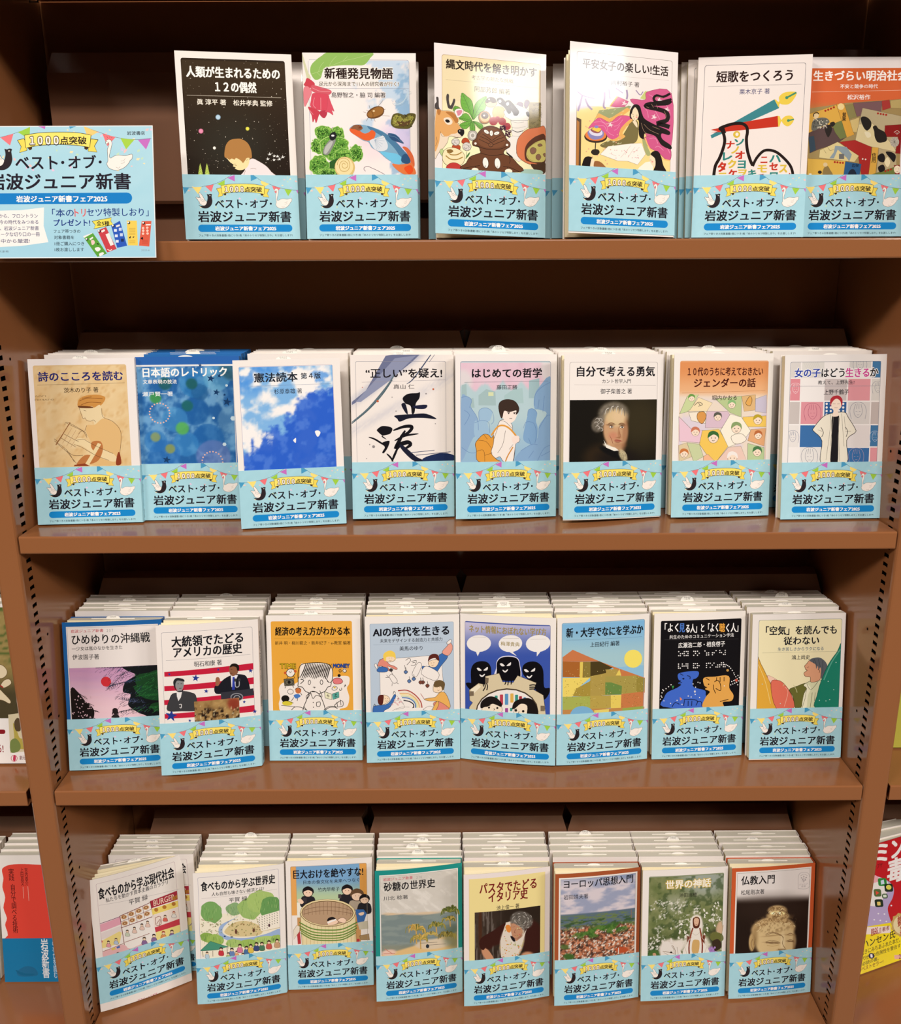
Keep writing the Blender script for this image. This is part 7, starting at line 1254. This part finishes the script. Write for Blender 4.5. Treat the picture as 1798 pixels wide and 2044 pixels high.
for key, row, L, R, n, mode, desc in STACKS:
    z = SZ[row]; art = COVERS[key].data() if key in COVERS else None
    yaw = open_ = 0.; hinge = 'R'; (xl, yl), (xr, yr) = L, R
    ang = math.atan2(yr-yl, xr-xl)
    if mode in ('block', 'yaw'): x0, y0, yaw = xl, yl, ang
    elif mode == 'open': x0, y0, open_ = xr-W, yr, (yr-yl); yaw = 0
    elif mode == 'openL': x0, y0, open_, hinge = xl, yl, (yl-yr), 'L'
    elif mode == 'lead': x0, y0, yaw, open_ = xr-.1055, yr-.012, .27, .021
    if mode == 'open' and key in ('sumi', 'kenpo'): pass
    nb = n; yh = max(yl, yr) if mode != 'lead' else yr+.004
    T = min(.0122, max(.0098, (YB-yh)/nb)); yfirst = YB-nb*T; pit = T; T *= .985
    if mode == 'block': T0 = T
    lab = 'paperback with ' + desc
    price = rnd.choice(PRICES); frontkind = rnd.choice([0, 0, 3, 3])
    sp = SPINES.get(key)
    args = dict(art=art, spine_txt=sp, spc=SPC.get(key))
    def sl(k): return (rnd.choice([0, 0, 1, 1, 2, 3, 3]), price, W*.5+rnd.uniform(-.010, .004))
    bz = {'heian': .0015, 'wig': .001, 'food1': .0105, 'kuki': .0012}.get(key, 0)
    book('paperback', lab, 'front books of the shelves', x0, y0+OFY, z, T, yaw=yaw, open_=open_, hinge=hinge, slip=(rnd.choice([1, 3, 3]), price, W*.47), bandz=bz, power={'jomon': 1.0, 'heian': 1.0}.get(key, 1.5), **args)
    yc = max(yfirst, (y0 if mode in ('open', 'openL') else max(yl, yr)))+T
    dx = 0
    for k in range(1, n):
        if row == 1: dx += {'hoshi': -.0012, 'fish': -.001, 'jomon': -.008, 'heian': -.0065, 'tanka': -.004, 'meiji': 0}.get(key, 0)
        elif key in ('gender', 'girl', 'phil', 'wig', 'listen', 'kuki'): dx -= .0014
        elif key == 'food1': dx = .004
        else: dx = rnd.uniform(-.0014, .0014)
        yk = YB-(n-k)*pit if row != 1 else yc+(k-1)*pit
        if row == 1 and k == 1: yk += 0
        lr = LEAN if row == 1 else .045
        if row != 1: yk += H*(math.sin(LEAN)-math.sin(lr))
        xk = (x0 if mode != 'lead' else xr-W+.002)+dx
        if mode == 'yaw' or mode == 'block': xk = (xl+xr-W)/2+dx
        full = k == 1 and key in ('tanka', 'food1', 'pasta')
        pl = 'immediately' if k == 1 else ORD[k-0]+' in the stack,'
        lb = ORD[k]+' book of the stack fronted by the ' + desc
        lb = ' '.join(lb.split()[:16])
        if lb.split()[-1] in ('a', 'an', 'the', 'and', 'with', 'in', 'of', 'beside', 'its', 'under', 'behind', 'on', 'above', 'before', 'white'): lb = ' '.join(lb.split()[:-1])
        book('paperback', lb, 'copies stacked behind the front books on the %s shelf' % ROWN[row], xk, yk+OFY, z, T, share=key+('f' if full else ''),
             slip=sl(k), lean=lr, yaw=rnd.uniform(-.004, .004), **dict(args, art=art if full else None, spc=args['spc'] if key == 'rhet' else None))
# ------------------------------------------------------------------ the fair's card in front of the top shelf
def sign():
    s5 = 5.619
    A = Art([(-53*s5, 9*s5), (303*s5, 11.6*s5), (-47*s5, 276*s5), (312*s5, 275.2*s5)], 163, 113)
    A.rm('f3f1ee', 0, 0, 163, 113); A.grid(.6, .6, 162.4, 112.4, 20, 14, lambda x, y: over(mixc('a6d3e0', 'b4dae4', fbm(x/300, y/200, 4)), '94c8e0', sst(900, 1500, y)*.35))
    confetti(A, 0, 80, 1700, 560, 60, 22, 8)
    A.l('5a5a60', 3.5, '-280 130 -150 190 0 182 100 160 230 122 360 70'); A.l('5a5a60', 3.5, '950 66 1110 130 1300 190 1500 218 1690 208')
    for c, P in (('f0777c', '30 182 176 138 136 270'), ('9fce45', '226 124 360 66 356 160 300 170'), ('c66fbf', '450 60 530 60 524 92'), ('4a9cc4', '790 64 870 64 800 92'), ('f8cc78', '950 64 1106 132 1020 182 980 150'), ('f0777c', '1156 150 1300 190 1210 290'), ('a8d048', '1354 202 1506 220 1416 326'), ('c66fbf', '1544 222 1684 210 1634 330'), ('fbe07e', '-180 180 -40 186 -100 290')): A.p(c, P)
    ribbon(A, 218, 128, 1.155); raven(A, -108, 284, 1.14); swan(A, 1180, 170, 1.19, w=4)
    K = '201a26'
    A.t(K, 'ベスト', 192, 470, 662, 462, 150, bold=1.2); A.t(K, 'オブ', 778, 462, 1088, 456, 150, bold=1.2); A.e(K, 718, 466, 18); A.e(K, 1131, 464, 17)
    A.t(K, '岩波ジュニア新書', -120, 684, 1468, 674, 190, bold=1.3, res=3); A.r('147cc4', -60, 808, 1484, 932, 60); A.t('fbf6f0', '岩波ジュニア新書フェア2025', 196, 878, 1210, 870, 76, bold=1.6)
    A.t('2a2a30', '岩波書店', 1424, 148, 1620, 148, 44, bold=.6)
    A.p('f6efe8', '-240 1010 250 1000 506 970 500 1180 552 1366 250 1408 -240 1430')
    N = '2c3c6c'
    for t_, x1, y in (('ジュニア新書の書籍から、フロントラン', 436, 1062), ('ナーたちとともに今の時代をみつめる', 442, 1132), ('シリーズフェアー、岩波ジュニア新書', 446, 1202), ('ならではのユニークな切り口の一冊', 456, 1272), ('を1000点の中から厳選!', 342, 1348)): A.t(N, t_, x1-len(t_)*49, y+6, x1, y, 50, bold=.3)
    A.t('6a7a84', '絵 山原津希', -120, 1474, 106, 1470, 26)
    A.t('1f3c80', '「本の', 596, 1034, 838, 1030, 92, bold=.5); A.t('e05050', 'トリ', 846, 1032, 970, 1032, 90, bold=.8); A.t('1f3c80', 'セツ特製しおり」', 980, 1030, 1666, 1028, 94, bold=.5)
    A.t('1c3480', 'プレゼント!', 612, 1148, 1020, 1140, 78, bold=1.3)
    for t_, x0, x1, y in (('フェア帯つきの', 612, 910, 1242), ('対象書籍を', 616, 840, 1312), ('1冊ご購入につき', 622, 952, 1384), ('1枚お渡しします', 622, 950, 1452)): A.t('24303c', t_, x0, y, x1, y, 44, bold=.5)
    A.p('f3df58', '1040 1130 1256 1090 1248 1130 1276 1170 1060 1216 1076 1172'); A.l('2a2018', 5, '1040 1130 1256 1090 1248 1130 1276 1170 1060 1216 1076 1172', smooth=False, closed=True); A.t('241c18', '全5種', 1090, 1164, 1232, 1146, 56, bold=1)
    A.p('f3ece4', '940 1300 1040 1264 1050 1280 960 1330'); A.p('5aa038', '952 1320 1050 1264 1206 1500 1100 1536')
    A.p('c84048', '1100 1236 1196 1196 1314 1446 1210 1486'); A.p('2c58b8', '1252 1180 1350 1126 1430 1410 1320 1434'); A.p('f0cc58', '1424 1124 1536 1126 1550 1408 1440 1406'); A.p('d85c44', '1590 1132 1698 1130 1676 1420 1562 1410')
    for x, y in ((984, 1334), (1122, 1244), (1276, 1184), (1448, 1150), (1612, 1154)): A.e('1c181c', x, y, 16); A.e('f3ece4', x-6, y-4, 10)
    for P in ('1010 1330 1046 1306 1056 1320 1020 1346', '1140 1240 1176 1220 1186 1240 1150 1260', '1306 1180 1346 1166 1350 1186 1310 1200', '1636 1166 1690 1164 1688 1180 1634 1182', '1190 1280 1230 1264 1282 1396 1246 1412'): A.p('f0e8e0', P)
    A.b('f0c8c0', '1030 1350 1060 1346 1070 1380 1040 1400'); A.b('f3ece4', '1070 1440 1110 1424 1136 1450 1100 1476'); A.b('f3ece4', '1120 1500 1160 1484 1172 1500 1130 1530'); A.e('24341c', 1104, 1388, 14, 7, 30); A.l('f3ece4', 8, '1210 1450 1240 1464 1262 1450')
    for k in range(3): A.r('dfe4f0', 1284+k*10, 1220+k*62, 1316+k*10, 1250+k*62); A.r('c8d4ec' if k != 2 else '1c2c5c', 1338+k*12, 1206+k*62, 1370+k*12, 1240+k*62)
    for y in (1210, 1224, 1238, 1252, 1270, 1284, 1350, 1364, 1378): A.l('b8963c', 4, [(1452, y), (1522, y)], smooth=False)
    A.b('1c181c', '1450 1320 1470 1300 1466 1326'); A.b('1c181c', '1490 1310 1510 1306 1500 1320'); A.dots('f3c8b8', [(1606, 1210), (1652, 1206), (1608, 1240), (1654, 1240), (1606, 1274), (1656, 1272)], 15); A.b('1c181c', '1580 1330 1600 1310 1606 1340')
    for y in (1350, 1364, 1380): A.l('a83c2c', 4, [(1596, y), (1660, y)], smooth=False)
    A.t('8a949c', '2025.6', 1586, 1464, 1680, 1460, 20)
    bl, br, tr = unproj(-47, 516, y=-.016), unproj(312, 515.2, y=-.016), unproj(303, 251.6, y=.006)
    root = bpy.data.objects.new('fair_card', None); COL.objects.link(root); root.location = bl
    w_ = br.x-bl.x; h_ = (tr-br).length; lean = math.atan2(tr.y-br.y, tr.z-br.z); root.rotation_euler = (-lean, 0, 0)
    root['label'] = 'pale blue fair card with bunting, a swan and five bookmarks before the top shelf'; root['category'] = 'sign'
    X, C = A.data(); P = X.reshape(-1, 3); q = np.c_[P[:, 0]/163*w_, -.0003-P[:, 2]*LAYER, h_-P[:, 1]/113*h_].reshape(-1, 3, 3)
    link('card_print', soup('card_print', [(q, C)]), (), root)
    link('card_board', mesh('card_board', *box_data(0, -.00025, 0, w_, .0006, h_)), [JACKET], root)
    # clear clip that grips the lip behind the card
    link('holder_clip', mesh('holder_clip', *merge([box_data(.06, .0007, .0, .10, .0017, .05), box_data(.06, .0017, .012, .10, .0155, .0130)])), [STEEL], root)
sign()

# ------------------------------------------------------------------ books of the neighbouring bays
def plain_book(name, label, x, y, z, T, Wb, Hb, corners=None, art=None, yaw=0., lean=LEAN, jc=JW, group=None, cat='book', obi=None, open_=0., spine='R'):
    root = bpy.data.objects.new(name, None); COL.objects.link(root); root.matrix_world = frame_at(x, y, z, yaw, T, lean)
    root['label'] = label; root['category'] = cat
    if group: root['group'] = group
    base = front_curve(open_, hinge=spine); fy = lambda u: base(np.asarray(u)*W/Wb); ns = 15 if open_ else 1
    parts = [sheet(fy, T, 0, Hb, jc, W=Wb, nseg=1, spine=spine)]
    if art is not None:
        X, C = art.data(); P = X.reshape(-1, 3); u = P[:, 0]/1000
        q = np.c_[u, fy(u)-.0001-P[:, 2]*LAYER, Hb-P[:, 1]/1000].reshape(-1, 3, 3); parts.append((q, C))
    link('jacket', soup('jacket', parts), (), root)
    link('page_block', block_mesh(T, Wb=Wb, Hb=Hb), (), root)
    if obi: obi(root, fy)
    return root
# red and blue book at the lower left
bl = unproj(10.3, 1961, z=SZ[4]+.0008)
kx, ky = bl.x, bl.y
def art_box(px0, py0, s, pc, wmm, hmm):
    return Art([((x-px0)*s, (y-py0)*s) for x, y in pc], wmm, hmm)
def corners_px(x, y, z, T, Wb, Hb, yaw=0., lean=LEAN):
    Mx = frame_at(x, y, z, yaw, T, lean); out = []
    for u, v in ((0, Hb), (Wb, Hb), (0, 0), (Wb, 0)):
        p = Mx@Vector((u, 0, v))-CAM; c = Vector((_R.dot(p), _D.dot(p), _F.dot(p))); out.append((899+FPX*c.x/c.z, CY+FPX*c.y/c.z))
    return out
A = art_box(0, 1640, 2.91, corners_px(kx, ky, SZ[4], .011, .107, .1718), 107, 171.8)
A.rm('efe8e0', 0, 0, 107, 171.8)
A.b('e2483a', '18 268 60 250 140 246 240 250 420 250 420 720 20 720 46 660 30 600 40 560 20 500 30 440 14 380 20 330 12 290', 3)
A.t('5a1a18', '実践', 66, 272, 66, 344, 34, vert=True, bold=.5); A.t('5a1a18', '自分で調べる技術', 74, 362, 90, 648, 32, vert=True, bold=.5); A.t('5a1a18', '宮内泰介', 150, 268, 158, 372, 20, vert=True, bold=.4); A.t('5a1a18', '上田昌文', 126, 268, 132, 372, 20, vert=True, bold=.4)
A.ls('f0b0a0', 2.5, '162 376 168 460', '134 378 138 446', smooth=False)
A.rm('1878a8', 0, 112, 107, 171.8); A.t('f0f0f0', '岩波新書', 256, 680, 270, 908, 46, vert=True, bold=1); A.t('d8e4ec', 'のなかを読む', 314, 690, 322, 908, 22, vert=True, bold=.3)
A.b('1f6a94', '100 870 150 840 200 850 220 890 160 900 110 896'); A.b('14648c', '90 860 140 880 200 884 180 894 120 890')
for k in range(4):
    plain_book('paperback', 'red and blue paperback on the lowest shelf left of the left upright' if k == 0 else ORD[k]+' book back in the stack behind the red and blue paperback, lowest shelf',
               kx+(.003*k if k else 0)*-.3, ky+.0112*k, SZ[4], .011, .107, .1718, art=A if k == 0 else None)
for k in range(4):
    b_ = plain_book('paperback', 'pale blue-edged book at the far left of the lowest shelf' if k == 0 else ORD[k]+' white book back in the far left stack of the lowest shelf', kx-.115, ky-.006+.0112*k, SZ[4], .011, .107, .1718, jc=lin('8fb8cc') if k == 0 else JW)
# tall picture-covered book, third shelf of the left bay
xr3 = -.478
tx, ty = unproj(46, 1527, z=SZ[3]).x+.012, unproj(46, 1527, z=SZ[3]).y
cp = corners_px(tx-.130, ty, SZ[3], .016, .130, .188)
A = art_box(0, 1190, 3.171, cp, 130, 188)
A.rm('efe8e0', 0, 0, 130, 188); A.grid(4, 4, 126, 135, 40, 44, lambda x, y: over(over(mixc('8a7a44', 'b09860', fbm(x/30, y/20, 4)), '3a3424', sst(440, 640, y)*.8), '5a6a34', sst(.55, .62, fbm(x/40, y/12, 9))*(1-sst(400, 440, y))))
for P in ('-60 440 -20 430 20 440 44 470 40 500 10 520 -40 510', '-60 540 0 590 20 610 66 660 60 680 20 660 -40 640', '6 560 30 530 60 526 72 550 50 570 20 580'): A.ol('e8d8b4', '6a5434', 3, P)
A.ls('a83028', 8, '-60 560 0 566 20 580')
A.rm('f3eee8', 0, 134, 130, 188); A.p('d8cca8', '52 750 190 730 190 980 66 992'); A.b('b8a850', '84 800 110 860 130 900 190 900 190 960 100 960 90 880'); A.b('5a4a34', '90 800 110 770 130 790 130 850 100 850'); A.b('7a8a4c', '66 920 100 900 130 940 120 980 70 988')
A.t('8c1c24', 'いる!', -60, 970, 22, 960, 50, bold=1); A.r('8c1c24', -60, 844, 34, 872, 12); A.e('c83a5c', 90, 1026, 21); A.e('f3eee8', 90, 1026, 18); A.b('c83a5c', '84 1040 86 1010 100 1010 98 1040'); A.t('6a1c28', '創元', 124, 1024, 160, 1020, 26, bold=.6)
plain_book('picture_book', 'tall book with brown painted cover and white band left of the left upright', tx-.130, ty, SZ[3], .016, .130, .188, art=A)
plain_book('picture_book', 'cream copy standing just behind the tall book with the brown painted cover', tx-.131, ty+.017, SZ[3], .016, .130, .188)
# red and yellow book at the lower right
A = Art([(x*314/108, y) for x, y in ((60/2.907, 120), (392/2.907, 42), (30/2.907, 905), (370/2.907, 815))], 107, 172)
A = Art([(96, 158), (420, 56), (-6, 916), (380, 792)], 107, 172)
A.rm('c41c24', 0, 0, 107, 172)
A.t('f6f0ec', 'ドパミン', 60, 200, 330, 150, 76, bold=1.8); A.t('f6f0ec', '毒', 236, 268, 330, 250, 100, bold=1.8); A.t('5a1414', 'アンナ・レンプケ', 90, 262, 216, 240, 18, bold=.4)
A.b('b8a8d0', '60 330 140 290 200 300 246 330 262 370 250 420 222 470 220 510 232 580 234 640 40 660'); A.b('f0ece6', '100 320 160 296 220 310 240 350 220 390 200 420 180 460 130 460 90 420'); A.b('f0b0b8', '120 300 176 288 190 320 140 330')
for c, x0, y0, x1, y1 in (('2f8a3c', 184, 304, 228, 348), ('1c3020', 214, 336, 258, 382), ('5a7040', 156, 364, 194, 408), ('1c3020', 154, 424, 198, 470), ('3a5a34', 196, 392, 226, 420)): A.r(c, x0, y0, x1, y1, 10)
A.p('d0e0f0', '198 318 214 312 216 336 198 340'); A.e('e8e060', 236, 356, 14); A.p('e8503c', '166 374 184 386 166 398'); A.r('e8d070', 166, 438, 184, 460, 4); A.r('e0ecd8', 202, 398, 220, 414, 3)
A.dots('f0ecf4', [(240, 464), (166, 510), (198, 514), (140, 546), (172, 552), (204, 560)], 5)
A.p('f6e020', '-20 600 100 586 225 570 330 545 400 530 400 800 -6 920'); A.r('f3e4dc', 80, 590, 222, 636); A.t('a83020', '脳』', 112, 622, 170, 614, 34, bold=.8); A.t('8c2c20', '著者', 176, 610, 218, 602, 22, bold=.6)
A.p('c8a860', [(290+(66 if k % 2 else 58)*math.cos(k*.2618), 590+(82 if k % 2 else 74)*math.sin(k*.2618)) for k in range(24)]); A.e('e8d8a8', 290, 590, 50, 62); A.t('a82418', '絶賛!!', 290, 526, 270, 660, 32, vert=True, bold=.9)
A.t('241c14', 'ハンセン氏', 60, 694, 246, 652, 38, bold=.8); A.t('241c14', '刺激と驚きにみちあふれた本だ。」', -20, 770, 292, 686, 26, bold=.3); A.t('3a2c14', '現代社会の危険性を警告する', 20, 796, 290, 728, 22, bold=.4); A.e('241c3c', 98, 782, 17, 20); A.r('f0ecf0', 92, 770, 104, 794, 3); A.t('3a2c14', '必読の書。', 40, 826, 136, 812, 20, bold=.5); A.t('7a2c14', '世界的ベストセラー!', -30, 880, 160, 838, 24, bold=.6)
A.r('e8b0a0', 228, 790, 310, 820, 3); A.t('7a2c24', '22', 254, 806, 282, 798, 26, bold=.6)
pr = unproj(1715.6, 1947.6, z=SZ[4]); pr2 = unproj(1798, 1917.8, z=SZ[4])
yw = math.atan2(pr2.y-pr.y, pr2.x-pr.x)
plain_book('paperback', 'red paperback with a yellow band right of the right upright, lowest shelf', pr.x-.006, pr.y-.002, SZ[4], .014, .107, .1718, art=A, yaw=yw, jc=lin('c41c24'))
for k in range(1, 3): plain_book('paperback', ORD[k]+' book back in the stack behind the red paperback with the yellow band', pr.x-.004, pr.y+.0165*k, SZ[4], .014, .107, .1718, yaw=yw*(1-.12*k), lean=.10)
# page edges seen past the right upright, third shelf
gx = unproj(1793, 1477, z=SZ[3]+.0)
for k in range(3): plain_book('paperback', ['yellow-edged book right of the right upright, third shelf', 'second book back behind the yellow-edged one right of the right upright', 'third book back behind the yellow-edged one right of the right upright'][k], .5072+.002*k, .070+.0152*k, SZ[3], .0148, .107, .1718, jc=lin('b8b048') if k == 0 else JW)
